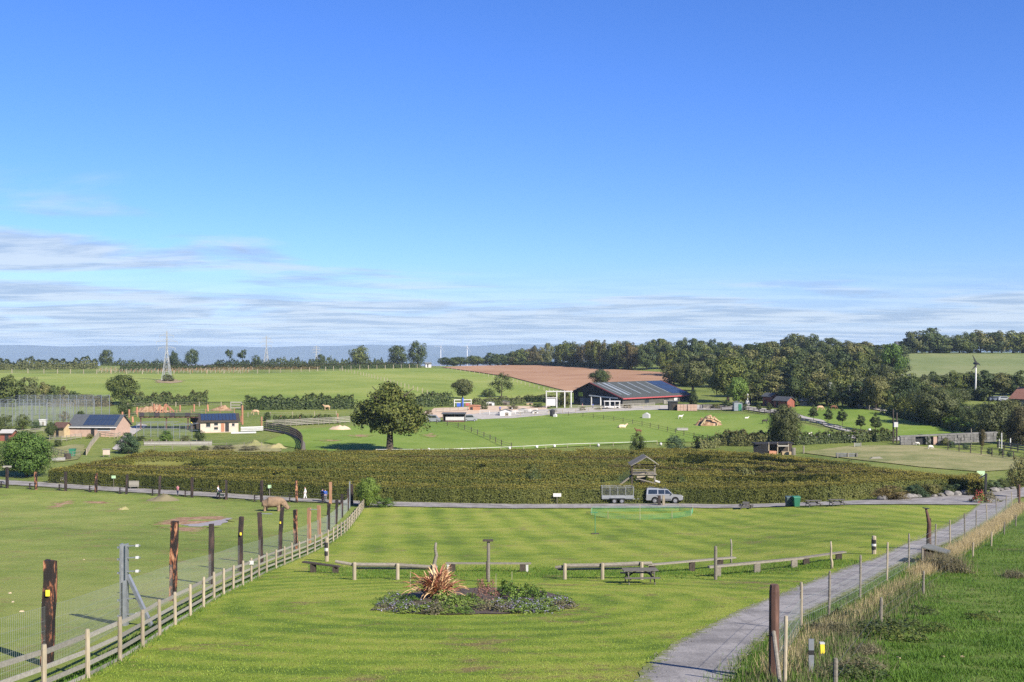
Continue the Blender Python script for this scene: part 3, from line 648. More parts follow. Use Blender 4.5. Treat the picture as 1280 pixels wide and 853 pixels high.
for r in range(NR):
    q = r/(NR-1); LN = FS*(1-q)+BS*q; LN = LN + np.stack([np.zeros(60), .35*np.sin(np.arange(60)*.35+r*1.9)*(0 if r == 0 else 1)], 1)
    cuts = [0, 59] if r == 0 else sorted(set([0, 59]+[mrng.randint(4, 55) for _ in range(6)]))
    VV, FF, MM = [], [], []; base = 0
    for a, b in zip(cuts, cuts[1:]):
        if b-a < 2 or (r > 1 and b-a < 16 and mrng.random() < .7): continue
        i0 = a+(.45 if a else 0); i1 = b-(.45 if b < 59 else 0); ii = np.linspace(i0, i1, b-a+1)
        pts = np.stack([np.interp(ii, range(60), LN[:, 0]), np.interp(ii, range(60), LN[:, 1])], 1)
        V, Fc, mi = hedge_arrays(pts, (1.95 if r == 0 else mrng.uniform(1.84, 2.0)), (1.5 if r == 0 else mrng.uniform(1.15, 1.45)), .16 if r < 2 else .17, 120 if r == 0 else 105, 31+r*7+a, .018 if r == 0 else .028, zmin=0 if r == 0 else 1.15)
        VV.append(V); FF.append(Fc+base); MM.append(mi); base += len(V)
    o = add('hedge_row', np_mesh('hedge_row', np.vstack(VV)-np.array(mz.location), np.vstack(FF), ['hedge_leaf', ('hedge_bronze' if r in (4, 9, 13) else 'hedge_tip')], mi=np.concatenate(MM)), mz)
for i_ in (.3, 58.7):                                                   # hedges closing the two ends
    f_ = lambda q: np.array([np.interp(i_, range(60), FS[:, 0])*(1-q)+np.interp(i_, range(60), BS[:, 0])*q, np.interp(i_, range(60), FS[:, 1])*(1-q)+np.interp(i_, range(60), BS[:, 1])*q])
    V, Fc, mi = hedge_arrays([f_(q) for q in np.linspace(-.02, 1.02, 12)], 1.9, 1.6, .24, 90, int(i_), .06, core=False)
    add('end_hedge', np_mesh('end_hedge', V-np.array(mz.location), Fc, ['hedge_leaf', 'hedge_tip'], mi=mi), mz)
for k in range(26):                                                     # cross hedges that close the lanes
    r = mrng.randint(0, NR-2); i = mrng.uniform(2, 57); q0, q1 = r/(NR-1), (r+1)/(NR-1)
    f_ = lambda q: np.array([np.interp(i, range(60), FS[:, 0])*(1-q)+np.interp(i, range(60), BS[:, 0])*q, np.interp(i, range(60), FS[:, 1])*(1-q)+np.interp(i, range(60), BS[:, 1])*q])
    V, Fc, mi = hedge_arrays([f_(q0+.01), f_(q1-.01)], 1.9, 1.5, .28, 40, 500+k, .05, zmin=.6)
    add('cross_hedge', np_mesh('cross_hedge', V-np.array(mz.location), Fc, ['hedge_leaf', 'hedge_tip'], mi=mi), mz)
for (px, d, mt, nm) in ((660, 160, 'dark_leaf', 'left'), (1048, 166, 'olive_leaf', ''), (925, 158, 'olive_leaf', ''), (845, 150, 'dark_leaf', '')):
    V, Fc, mi = hedge_arrays([at_d(px, d), at_d(px+14, d+.4)], 2.5, 2.2, .24, 55, px, .15)
    tag(add('overgrown_clump', np_mesh('overgrown_clump', V-np.array(mz.location), Fc, [mt, 'hedge_leaf'], mi=mi), mz), kind='stuff')

# ---------------------------------------------------------------- single trees
_ok = tree('oak_tree', 'bigoak', 'oak_leaf', 487, 566, 480, 92, 'large spreading oak standing alone in the field behind the maze')
_ok.rotation_euler.z = 0
tree('broadleaf_tree', 'round', 'green_leaf', 33, 596, 540, 66, 'round bushy green tree at the far left end of the maze')
tree('cypress_bush', 'cone', 'bluish_leaf', 160, 567, 541, 32, 'dense rounded conifer bush at the left back corner of the maze', 'bush')
tree('broadleaf_tree', 'medium', 'oak_leaf', 153, 506, 469, 44, 'dark leafy tree behind the brick shed with solar roof')
tree('bush', 'bush', 'dark_leaf', 156, 520, 495, 22, 'dark bush under the leafy tree behind the brick shed', 'bush')
tree('broadleaf_tree', 'medium', 'olive_leaf', 578, 499, 474, 28, 'light green tree behind the play yard with the blue frame')
tree('broadleaf_tree', 'loose', 'dark_leaf', 627, 497, 466, 36, 'dark lopsided tree on the field edge below the ploughed field')
tree('bush', 'bush', 'dark_leaf', 611, 497, 486, 22, 'low dark bush left of the lopsided dark tree', 'bush')
tree('broadleaf_tree', 'medium', 'dark_leaf', 750, 486, 462, 27, 'rounded dark tree behind the ridge of the black barn')
tree('broadleaf_tree', 'round', 'olive_leaf', 981, 557, 506, 42, 'olive green tree beside the black horse shelter')
tree('shrub', 'bush', 'oak_leaf', 797, 567, 541, 24, 'rounded shrub at the back of the maze left of its neighbour', 'shrub')
tree('shrub', 'bush', 'bluish_leaf', 844, 570, 544, 31, 'wider bluish shrub at the back of the maze, right one of two', 'shrub')
tree('shrub', 'bush', 'olive_leaf', 706, 508, 489, 16, 'palm like pale shrub in front of the white pergola', 'shrub')
tree('shrub', 'round', 'green_leaf', 461, 634, 597, 31, 'bright green shrub at the far end of the rail fence', 'shrub')
tree('shrub', 'bush', 'green_leaf', 482, 634, 622, 24, 'low spreading shrub beside the bright green shrub by the road', 'shrub')
tree('small_tree', 'loose', 'olive_leaf', 1272, 622, 570, 34, 'thin yellow green sapling at the right edge behind the road bed')
for px, pb, pt, w in ((1017, 526, 508, 10), (1035, 529, 513, 10), (1053, 532, 512, 11), (1076, 537, 521, 11), (1094, 541, 518, 12)):
    tree('young_tree', 'young', 'dark_leaf', px, pb, pt-2, w*1.35, {1017: 'leftmost of the five clipped young trees in the sloping paddock', 1035: 'second from left of five clipped young trees in the paddock', 1053: 'middle one of the five clipped young trees in the paddock', 1076: 'second from right of five clipped young trees in the paddock', 1094: 'rightmost and tallest of the five clipped young trees'}[px], group='young trees in the paddock')
tree('young_tree', 'young', 'dark_leaf', 961, 516, 503, 8, 'small round headed tree left of the red sheds', group='young trees in the paddock')
tree('young_tree', 'young', 'dark_leaf', 948, 515, 503, 8, 'small round headed tree right of the pale statue', group='young trees in the paddock')
tree('conifer', 'cone', 'dark_leaf', 867, 506, 487, 16, 'dark conifer at the right end of the black barn')
tree('shrub', 'bush', 'green_leaf', 1198, 549, 540, 20, 'bright bush against the grey stone wall', 'shrub')
tree('shrub', 'bush', 'oak_leaf', 28, 537, 518, 20, 'green rounded bush in front of the tall wire poles', 'shrub')
tree('shrub', 'bush', 'dark_leaf', 5, 541, 518, 22, 'dark bush at the left frame edge', 'shrub')
tree('shrub', 'bush', 'bluish_leaf', 45, 537, 527, 14, 'small grey green bush right of the rounded bush', 'shrub')
tree('small_tree', 'medium', 'dark_leaf', 64, 549, 528, 14, 'narrow dark small tree in the animal yard on the left')
tree('small_tree', 'medium', 'dark_leaf', 101, 541, 514, 15, 'small dark tree overlapping the solar roof of the brick shed')
tree('small_tree', 'loose', 'copper_leaf', 80, 530, 514, 18, 'thin brownish small tree near the wire poles')
tree('shrub', 'bush', 'dark_leaf', 88, 544, 535, 10, 'small dark shrub before the brick shed', 'shrub')
tree('shrub', 'bush', 'green_leaf', 208, 548, 538, 14, 'yellow green shrub inside the left cage', 'shrub')
tree('shrub', 'bush', 'green_leaf', 207, 552, 543, 22, 'green shrub in front of the cages', 'shrub')
tree('shrub', 'bush', 'dark_leaf', 250, 551, 538, 17, 'dark shrub between the cages and the cream hut', 'shrub')
tree('shrub', 'bush', 'dark_leaf', 334, 526, 515, 11, 'small dark bush beside the boardwalk start', 'shrub')
tree('shrub', 'bush', 'dark_leaf', 1160, 556, 545, 8, 'small clipped bush before the stone wall, left one', 'shrub')
tree('small_tree', 'medium', 'copper_leaf', 1228, 562, 537, 10, 'narrow brownish tree in the fenced yard at right')
tree('willow_tree', 'weeping', 'olive_leaf', 1243, 548, 503, 56, 'pale drooping willow at the right beside the grey road')
tree('willow_tree', 'weeping', 'copper_leaf', 1276, 556, 509, 40, 'yellowish willow cut by the right frame edge')
tree('broadleaf_tree', 'round', 'olive_leaf', 1168, 531, 487, 66, 'broad olive green tree at the wood edge above the paddock corner')
tree('broadleaf_tree', 'round', 'dark_leaf', 1200, 533, 505, 40, 'dark low tree right of the broad olive tree')

for px, pb, pt, w, m, k, lb in ((1216, 541, 513, 36, 'dark_leaf', 'round', 'dark rounded tree between the dark low tree and the pale willow'), (1263, 543, 500, 50, 'olive_leaf', 'weeping', 'broad olive willow behind the yellowish willow'), (1180, 512, 484, 44, 'dark_leaf', 'round', 'dark bushy tree behind the broad olive tree'), (1226, 524, 505, 34, 'dark_leaf', 'bush', 'dark scrub above the pale willow'), (1145, 520, 492, 44, 'oak_leaf', 'round', 'leafy tree left of the broad olive tree'), (1150, 549, 543, 16, 'dark_leaf', 'bush', 'dark scrub over the top of the stone wall'), (1222, 552, 540, 22, 'oak_leaf', 'bush', 'green scrub hanging over the right end of the stone wall'), (1182, 557, 547, 16, 'olive_leaf', 'bush', 'olive bush against the middle of the stone wall')):
    tree('broadleaf_tree' if k != 'bush' else 'scrub_bush', k, m, px, pb, pt, w, lb, 'tree' if k != 'bush' else 'bush')
# trees on the left skyline
SKY = [('farround', 133, 453, 437.5, 19, 'dark_leaf', 'round dark tree alone on the ridge, leftmost on the skyline'), ('farround', 240, 455, 436.5, 21, 'dark_leaf', 'rounded dark tree on the ridge right of the near pylon'),
       ('farround', 217, 455, 438.5, 13, 'dark_leaf', 'thin tree on the ridge seen through the near pylon'), ('lollipop', 287, 455, 437, 11, 'dark_leaf', 'left of two long stemmed trees on the ridge'),
       ('lollipop', 303, 455, 437, 13, 'dark_leaf', 'right of two long stemmed trees on the ridge'), ('farround', 450, 452, 432, 27, 'oak_leaf', 'open crowned tree on the ridge above the oak'),
       ('farround', 497, 453, 432, 28, 'dark_leaf', 'wide dark tree on the ridge beside the tallest one'), ('farround', 522, 453.5, 426.5, 25, 'dark_leaf', 'tallest dark tree on the middle ridge'),
       ('bush', 320, 456, 444, 15, 'dark_leaf', 'low rounded tree on the ridge left of the far pylon'), ('farround', 401, 456, 443, 14, 'dark_leaf', 'small rounded tree rising from the ridge hedge')]
for k, px, pb, pt, w, m, lb in SKY: tree('skyline_tree', k, m, px, pb, pt, w, lb, group='trees on the skyline')
hedge('hedgerow', [(-60, 462), (0, 462), (60, 461.5), (122, 461)], 5.0, 9, .9, .9, ['olive_leaf', 'dark_leaf'], 'thick scrubby hedgerow along the left end of the ridge', seed=3, hvar=.18)
hedge('hedgerow', [(126, 456), (190, 455.5), (234, 456)], 2.6, 4, .8, 1.2, 'dark_leaf', 'low dark hedgerow on the ridge beneath the near pylon', seed=4, hvar=.3)
hedge('hedgerow', [(268, 456), (330, 456), (345, 456)], 2.8, 4, .8, 1.2, 'dark_leaf', 'low dark hedgerow on the ridge under the long stemmed trees', seed=5, hvar=.25)
hedge('hedgerow', [(345, 456), (420, 455.5), (490, 455)], 3.6, 4, .8, 1.2, ['dark_leaf', 'oak_leaf'], 'dark hedgerow on the ridge above the far field fence', seed=6, hvar=.3)
hedge('hedgerow', [(150, 463.5), (300, 461.8), (420, 461.2), (525, 459.6)], 2.6, 3, .6, 1.3, ['dark_leaf', 'copper_leaf'], 'long clipped hedgerow along the top of the green hill field', seed=7)
hedge('hedgerow', [(165, 508), (200, 506.5), (260, 506)], 3.2, 4, .6, 2.2, ['dark_leaf', 'olive_leaf'], 'uneven dark hedgerow behind the orange posts', seed=8, hvar=.18)
hedge('hedgerow', [(306, 512), (330, 512), (380, 511.5), (442, 511)], 3.5, 3.5, .6, 2.2, ['dark_leaf', 'oak_leaf'], 'clipped dark hedgerow below the green hill field', seed=9, hvar=.12)
hedge('hedgerow', [(513, 509), (540, 508), (563, 507)], 3.6, 3.5, .6, 2.2, 'dark_leaf', 'short dark hedgerow right of the oak', seed=10, hvar=.15)
hedge('hedgerow', [(895, 556), (925, 557), (960, 557), (985, 556)], 2.6, 3, .4, 6, ['olive_leaf', 'copper_leaf'], 'low clipped hedge left of the black horse shelter', seed=11, hvar=.12)
hedge('hedgerow', [(990, 556), (1030, 554), (1062, 553), (1064, 553)], 1.9, 2.2, .4, 6, ['dark_leaf', 'olive_leaf'], 'dark hedge along the track right of the black shelter', seed=12, hvar=.14)
hedge('hedgerow', [(1066, 553), (1100, 551), (1120, 551)], 1.9, 2.2, .4, 6, ['dark_leaf', 'olive_leaf'], 'short dark hedge left of the telegraph posts', seed=13, hvar=.14)
hedge('hedgerow', [(870, 561), (895, 559)], 1.8, 3, .35, 6, ['olive_leaf', 'dark_leaf'], 'short clipped hedge right of the bluish shrub', seed=14, hvar=.14)
hedge('hedgerow', [(1110, 517.5), (1150, 527), (1185, 534)], 2.5, 4, .5, 2.5, ['dark_leaf', 'oak_leaf'], 'dark hedge at the foot of the wood beside the curved track', seed=15, hvar=.2)
hedge('hedgerow', [(1192, 499), (1225, 500), (1236, 502)], 3.0, 3, .6, 2.2, 'dark_leaf', 'dark clipped hedge in front of the parked cars', seed=16)
hedge('hedgerow', [(1180, 533), (1205, 541), (1225, 548)], 1.8, 3, .5, 2.5, ['oak_leaf', 'green_leaf'], 'low green hedge between the road and the dark low tree', seed=17, hvar=.2)
hedge('hedgerow', [(655, 502), (690, 503), (700, 507)], 1.8, 2, .5, 2.5, ['dark_leaf', 'olive_leaf'], 'low dark hedge left of the white pergola', seed=18)
hedge('hedgerow', [(640, 456.5), (700, 457.5), (770, 461)], 1.8, 3, .8, 1.2, 'dark_leaf', 'dark hedgerow between the copper wood and the ploughed field', seed=19)

# scrub left: a thicket of separate bushes behind the wire poles
for i, (px, pb, pt, w, m) in enumerate(((-8, 508, 468, 34, 'oak_leaf'), (14, 508, 470, 36, 'oak_leaf'), (36, 507, 472, 26, 'olive_leaf'), (56, 507, 478, 20, 'olive_leaf'), (68, 507, 482, 18, 'oak_leaf'), (80, 507, 483, 14, 'olive_leaf'), (92, 507, 489, 16, 'dark_leaf'), (107, 506, 493, 24, 'copper_leaf'), (122, 506, 494, 22, 'copper_leaf'))):
    tree('thicket_tree', 'far', m, px, pb, pt, w*1.1, 'one of the scrubby trees in the thicket behind the tall wire poles', group='thicket behind the wire poles')

# ---------------------------------------------------------------- the woods
wr = random.Random(21)
def wood_row(pxs, base, top, wpx, mats, label, group, keys=('far', 'farround'), jx=4, jt=3, jb=1.5):
    n = len(pxs)
    for i, px in enumerate(pxs):
        q = i/max(1, n-1); pb = np.interp(q, np.linspace(0, 1, len(base)), base)+wr.uniform(-jb, jb); pt = np.interp(q, np.linspace(0, 1, len(top)), top)+wr.uniform(-jt, jt)
        tree('woodland_tree', wr.choice(keys), wr.choice(mats), px+wr.uniform(-jx, jx), pb, pt, wpx*wr.uniform(1.15, 1.85), label, group=group)
rng_ = lambda a, b, s: list(np.arange(a, b, s))
D2 = ('dark_leaf', 'dark_leaf', 'oak_leaf', 'oak_leaf', 'olive_leaf')
wood_row(rng_(556, 640, 11), [456, 456], [446, 441], 15, ('dark_leaf', 'dark_leaf', 'oak_leaf'), 'one of the small dark trees along the ridge above the ploughed field', 'trees above the ploughed field', jt=2, jb=.3)
wood_row(rng_(640, 800, 8), [455, 456, 459, 462], [440, 430, 427, 429], 15, ('copper_leaf', 'copper_leaf', 'olive_leaf', 'oak_leaf'), 'one of the copper tinged trees in the row above the ploughed field', 'copper tinged row of trees', jt=2.5, jb=.6)
WG, WLB = 'mixed wood on the right', 'one of the dark trees massed in the wood behind the barn'
wood_row(rng_(790, 965, 11), [450, 450, 449], [430, 424, 426, 428, 431], 17, D2, 'one of the small dark trees forming the top skyline of the wood, left half', WG, jt=3, jb=.8)
wood_row(rng_(955, 1128, 13), [448, 447, 446], [430, 417, 424, 427, 431], 22, D2, 'one of the dark trees forming the top skyline of the wood, right half', WG, jt=3, jb=.8)
wood_row(rng_(795, 1128, 17), [462, 460, 458], [433, 432, 430, 436], 24, D2, 'one of the dark trees just below the skyline of the wood', WG, jt=4)
wood_row(rng_(838, 1130, 20), [470, 472, 472], [440, 440, 438, 446], 27, D2, 'one of the dark trees in the upper slope of the wood', WG, jt=5)
wood_row(rng_(842, 1135, 22), [482, 485, 486], [452, 446, 450, 458], 30, D2, 'one of the dark trees in the middle of the wooded slope', WG, jt=5)
wood_row(rng_(925, 1150, 24), [494, 496, 502], [462, 458, 462, 470], 32, D2+('olive_leaf',), 'one of the dark trees low in the wood above its front edge', WG, jt=6)
WF = 'wood edge trees facing the paddocks'
wood_row(rng_(935, 1120, 20), [505, 507, 512], [478, 472, 476, 482], 27, ('dark_leaf', 'oak_leaf', 'olive_leaf', 'green_leaf'), 'one of the leafy trees along the front edge of the wood', WF, jt=6)
tree('woodland_tree', 'medium', 'olive_leaf', 866, 489, 452, 54, 'big olive tree rising behind the right end of the barn', group=WG)
tree('woodland_tree', 'medium', 'oak_leaf', 910, 503, 446, 58, 'broad tall tree in front of the wood, right of the barn', group=WG)
tree('woodland_tree', 'medium', 'green_leaf', 922, 507, 472, 34, 'light green tree below the broad tall one', group=WG)
tree('woodland_tree', 'medium', 'green_leaf', 1116, 476, 430, 34, 'yellow green tree at the right corner of the wood', group=WG)
tree('woodland_tree', 'medium', 'olive_leaf', 1095, 512, 470, 40, 'round olive tree at the right front of the wood', group=WG)
for px, pt, pb in ((1110, 464, 494), (1116, 466, 494), (1128, 468, 495), (1137, 468, 495), (1062, 482, 508), (1037, 478, 508)):
    tree('poplar_tree', 'slim', 'silver_leaf', px, pb, pt, 9, 'one of the slim silvery poplars at the wood edge', group='silvery poplars')
wood_row(rng_(1150, 1300, 13), [492, 493, 494], [467, 464, 468, 466], 24, D2, 'one of the dark trees in the belt below the upper right field', 'tree belt below the upper field', jt=4, jb=1)
wood_row(rng_(1130, 1200, 13), [505, 506], [478, 484], 26, ('oak_leaf', 'olive_leaf', 'dark_leaf'), 'one of the bushy trees between the wood and the wind turbine', 'bushy trees near the turbine', jt=4, jb=2)
wood_row([1132, 1146, 1160, 1172, 1186], [442, 442], [424, 413, 410, 416, 424], 26, ('dark_leaf', 'oak_leaf', 'olive_leaf'), 'one of the tall trees in the left clump above the upper field', 'left clump on the upper skyline', jt=1.5, jb=.2, jx=2)
wood_row(rng_(1200, 1300, 13), [442, 442], [419, 413, 415, 414, 417], 24, ('dark_leaf', 'oak_leaf', 'olive_leaf'), 'one of the tall trees in the right clump above the upper field', 'right clump on the upper skyline', jt=2, jb=.2, jx=2)

# ---------------------------------------------------------------- grass with height
rg = np.random.default_rng(3)
def grass_obj(name, P, h, w, mat, lean=.35):
    V, Fc = blades(P, h, w, rg, lean); return tag(add(name, np_mesh(name, V, Fc, mat)), kind='stuff')
def poly_mask(P, poly):
    x, y = P[:, 0], P[:, 1]; ins = np.zeros(len(P), bool); A = [(p.x, p.y) for p in poly]
    for (x0, y0), (x1, y1) in zip(A, A[1:]+A[:1]): ins ^= ((y0 > y) != (y1 > y)) & (x < (x1-x0)*(y-y0)/(y1-y0+1e-12)+x0)
    return ins
LAWNW = pline(LAWN)
P = scatter_px(20, 1000, 690, 868, 60000, rg); P = P[poly_mask(P, LAWNW)]
grass_obj('lawn_blades', P, rg.uniform(.02, .055, len(P)), .02, 'blade_green', .6)
FW = pline([(918, 900), (918, 853), (934, 826), (951, 807), (990, 782), (1030, 759), (1078, 736), (1116, 715), (1156, 697), (1196, 680), (1221, 667), (1242, 654), (1300, 640), (1700, 700), (1700, 900)])
P = scatter_px(905, 1330, 640, 880, 150000, rg); P = P[poly_mask(P, FW)]
cl = np.sin(P[:, 0]*1.7+np.sin(P[:, 1]*1.1)*2)*np.sin(P[:, 1]*1.3+P[:, 0]*.4)+rg.normal(0, .5, len(P))
P = P[cl > -.35]; hh = np.clip(.05+.06*np.clip(cl[cl > -.35], 0, 2)+rg.uniform(0, .05, len(P)), .04, .22)
grass_obj('pasture_blades', P, hh, .028, 'blade_rich', .45)
# longer unmown grass under the benches and along the left fence
P = scatter_px(385, 1075, 700, 726, 40000, rg); yl = 716+rg.normal(0, 1, len(P))
ctr = np.interp((P[:, 0]/P[:, 1])*F+640, [385, 430, 560, 700, 830, 900, 1000, 1075], [708, 716, 716, 716, 716, 716, 708, 700]); py_ = HZ+F*(CAMZ-P[:, 2])/P[:, 1]
P = P[(np.abs(py_-ctr) < 6+rg.normal(0, 2, len(P)))]
grass_obj('long_grass', P, rg.uniform(.05, .15, len(P)), .03, 'blade_rich', .35)
fl = resample(FENCE, .05); n = 16000; ii = rg.integers(0, len(fl), n); P = np.array([(fl[i].x, fl[i].y, 0) for i in ii]); P[:, 0] += rg.normal(0, .22, n)-.35; P[:, 1] += rg.normal(0, .1, n); P[:, 2] = zf(P[:, 0], P[:, 1])
grass_obj('long_grass', P, rg.uniform(.06, .22, n), .03, 'blade_rich', .35)
# pale dry grass along the right fence
DRY = pline([(905, 900), (962, 842), (985, 815), (1020, 790), (1070, 765), (1110, 738), (1150, 718), (1185, 694), (1205, 684), (1230, 667), (1260, 645), (1275, 632)])
dl = resample(DRY, .05); N_ = len(dl)
def dry_strip(n, sp, h0, h1, mat, lo, hi, off=0.):
    ii = (rg.uniform(lo, hi, n)*(N_-1)).astype(int); P = np.array([(dl[i].x, dl[i].y, 0) for i in ii]); P[:, 0] += rg.normal(off, sp, n); P[:, 1] += rg.normal(0, sp*.5, n); P[:, 2] = zf(P[:, 0], P[:, 1])
    grass_obj('dry_grass', P, rg.uniform(h0, h1, n), .022, mat, .22)
dry_strip(24000, .34, .3, .65, 'dry_grass', .34, 1.0, .2)
dry_strip(3000, .3, .2, .5, 'dry_grass', .05, .36, .25)
dry_strip(9000, .5, .1, .3, 'blade_rich', .0, .5, .2)
dry_strip(6000, .7, .15, .45, 'weed_leaf', .0, .30, .8)
dry_strip(9000, .45, .06, .2, 'blade_rich', .0, .5, -.35)
dry_strip(8000, .8, .12, .32, 'blade_rich', .0, .6, .9)
# ---------------------------------------------------------------- materials of built things
simple('post_wood', (.34, .29, .205), (.22, .185, .13), 3, .9, stretch=(6, 6, 1), bump=.01)
simple('rail_wood', (.31, .29, .24), (.19, .175, .145), 3, .9, stretch=(3, 3, 8), bump=.01)
simple('grey_wood', (.235, .212, .17), (.115, .102, .08), 3, .92, stretch=(2, 6, 8), bump=.01)
simple('aged_wood', (.13, .12, .10), (.07, .063, .052), 3, .92, stretch=(2, 6, 8), bump=.01)
simple('dark_wood', (.07, .055, .042), (.03, .024, .02), 3, .85, stretch=(5, 5, 1))
t = NT('sleeper_timber'); f = t.noise(t.pos((3, 3, 1.1)), 1.5, 5, .65)
t.out(t.ramp(f, [(.44, (.014, .011, .010)), (.52, (.03, .018, .014)), (.56, (.19, .07, .034)), (.65, (.40, .21, .11))]), .7, 0, .3, t.bump(f, .6, .03))
t = NT('dark_timber'); f = t.noise(t.pos((2.2, 2.2, .8)), 1.5, 5, .65)
t.out(t.ramp(f, [(.45, (.02, .016, .015)), (.66, (.06, .038, .03)), (.8, (.16, .08, .05))]), .75, 0, .25, t.bump(f, .6, .03))
simple('orange_timber', (.36, .20, .11), (.21, .11, .065), 2, .85, stretch=(4, 4, .8))
simple('red_timber', (.15, .08, .058), (.045, .027, .022), 2, .8, stretch=(4, 4, .8))
simple('galvanised', (.33, .345, .36), (.24, .255, .27), 5, .45, .6, orand=.1)
simple('wire', (.31, .33, .31), (.25, .27, .25), 5, .5, .3, orand=0)
simple('dark_wire', (.12, .12, .12), (.09, .09, .09), 5, .6, .3, orand=0)
simple('yellow_plastic', (.75, .62, .05), (.7, .55, .04), 5, .5)
simple('white_paint', (.55, .54, .515), (.44, .43, .41), 3, .6)
simple('black_paint', (.025, .025, .025), (.018, .018, .018), 3, .6)
simple('concrete', (.38, .36, .33), (.27, .26, .24), 3, .95)
simple('red_flower', (.35, .06, .05), (.2, .04, .04), 8, .8)
simple('strap_red', (.48, .21, .13), (.34, .12, .075), 3, .5, orand=.4)
simple('strap_pale', (.58, .42, .22), (.48, .27, .14), 3, .5, orand=.4)
simple('lilac_flower', (.31, .28, .42), (.22, .2, .33), 8, .7, isl=.4)
simple('soil', (.09, .065, .045), (.05, .038, .028), 4, .95)
simple('lichen_board', (.16, .165, .155), (.10, .105, .10), 2, .9)
simple('pale_green', (.36, .5, .30), (.3, .44, .25), 3, .7)
leafy('red_haze_leaf', ((.10, .05, .035), (.18, .09, .06), (.27, .15, .11)), orand=.1)
simple('rock', (.22, .205, .185), (.12, .115, .105), 2.5, .95, bump=.05)
simple('bin_green', (.03, .16, .09), (.025, .13, .07), 4, .5)
simple('bin_grey', (.055, .085, .08), (.045, .07, .07), 4, .5)
simple('net_green', (.06, .28, .13), (.05, .22, .10), 2, .6, orand=0)
simple('car_silver', (.29, .295, .30), (.27, .275, .28), 3, .32, .45, .5, orand=0)
t = NT('car_glass'); t.out((.015, .02, .025), .06, 0, .6)
simple('tyre', (.02, .02, .02), (.015, .015, .015), 9, .85, orand=0)
simple('alloy', (.45, .45, .46), (.4, .4, .41), 4, .35, .8, orand=0)
simple('black_plastic', (.03, .03, .032), (.022, .022, .024), 5, .6, orand=0)
t = NT('lamp_lens'); t.out((.75, .75, .72), .1, 0, .6)
t = NT('tail_lens'); t.out((.4, .02, .015), .2, 0, .5)
simple('trailer_steel', (.27, .28, .285), (.2, .21, .215), 3, .5, .4, orand=0)
simple('rhino_hide', (.23, .155, .097), (.16, .108, .07), 3, .95, orand=0, bump=.03)
simple('horn', (.16, .13, .10), (.1, .08, .06), 5, .7, orand=0)
simple('skin', (.48, .30, .22), (.42, .25, .18), 6, .6, orand=0)
simple('hair', (.05, .035, .025), (.03, .02, .015), 6, .8, orand=.3)
simple('cloth_white', (.62, .62, .62), (.52, .52, .52), 6, .9, orand=0)
simple('cloth_blue', (.04, .09, .33), (.03, .07, .25), 6, .9, orand=0)
simple('cloth_navy', (.02, .03, .07), (.015, .02, .05), 6, .9, orand=0)
simple('cloth_pink', (.45, .18, .2), (.38, .14, .16), 6, .9, orand=0)
simple('cloth_grey', (.16, .16, .17), (.12, .12, .13), 6, .9, orand=0)
simple('cloth_green', (.06, .11, .07), (.05, .09, .06), 6, .9, orand=0)

def P3(px, py, d): return Vector(((px-640)/F*d, d, zpix(py, d)))
def px_of(p): return 640+F*p.x/p.y

# ---------------------------------------------------------------- left: post and rail fence
posts = [G(p.x, p.y) for p in resample(FENCE, 3.0)]
fe = thing('rail_fence', posts[0], 'weathered post and rail fence running down the left side of the lawn', 'fence')
fr_ = random.Random(2)
for i, p in enumerate(posts):
    bar('post', 'post_wood', p-Vector((0, 0, .25)), p+Vector((fr_.gauss(0, .015), fr_.gauss(0, .015), 1.2+fr_.gauss(0, .025))), .115, .115, fe, rnd=True)
    if i:
        q = posts[i-1]; off = Vector((-.075, .0, 0))
        for z, h in ((1.0, .11), (.64, .10), (.31, .10)):
            bar('rail', 'rail_wood', q+off+Vector((0, 0, z+fr_.gauss(0, .012))), p+off+Vector((0, 0, z+fr_.gauss(0, .012))), .04, h, fe)
        bar('kick_board', 'rail_wood', q+off+Vector((0, 0, .045)), p+off+Vector((0, 0, .045)), .035, .08, fe)
k = min(range(len(posts)), key=lambda i: abs(px_of(posts[i])-312)); pp = posts[k]
bar('sign_plate', 'white_paint', pp+Vector((-.1, -.09, 1.0)), pp+Vector((.14, -.09, 1.0)), .02, .2, fe)

# ---------------------------------------------------------------- left: heavy enclosure fence with wire mesh
EL = []
for i, p in enumerate(resample(FENCE, .5)):
    EL.append(Vector((p.x-1.75, p.y+.25, 0)))
EL = [G(p.x, p.y) for p in EL]
ef = thing('enclosure_fence', EL[6], 'heavy dark timber post fence with wire mesh along the rhino paddock', 'fence')
def on_line(px): return min(EL, key=lambda p: abs(px_of(p)-px))
def sleeper(p, h, w, mat, parent, seed):
    rg2 = random.Random(seed); b = MB(); n = 7; prof = []
    for i in range(n):
        z = -.3+(h+.3)*i/(n-1); a = w/2*(1+rg2.gauss(0, .05)); c = w/2*(1+rg2.gauss(0, .05)); dx = rg2.gauss(0, .015)+(i/n)*rg2.gauss(0, .01)
        prof.append([(dx-a, -c, z), (dx+a, -c, z), (dx+a, c, z), (dx-a, c, z)])
    tz = [rg2.uniform(-.05, .05) for _ in range(4)]; prof[-1] = [(x, y, z+tz[i]) for i, (x, y, z) in enumerate(prof[-1])]
    vv = [v for r in prof for v in r]; fc = [(3, 2, 1, 0), tuple((n-1)*4+k for k in range(4))]
    for i in range(n-1):
        for k in range(4): fc.append((i*4+k, i*4+(k+1) % 4, (i+1)*4+(k+1) % 4, (i+1)*4+k))
    b.poly(vv, fc); o = add('post', b.mesh('post', mat), parent, p-parent.location); o.rotation_euler = (rg2.gauss(0, .02), rg2.gauss(0, .02), rg2.uniform(-.3, .3)); return o
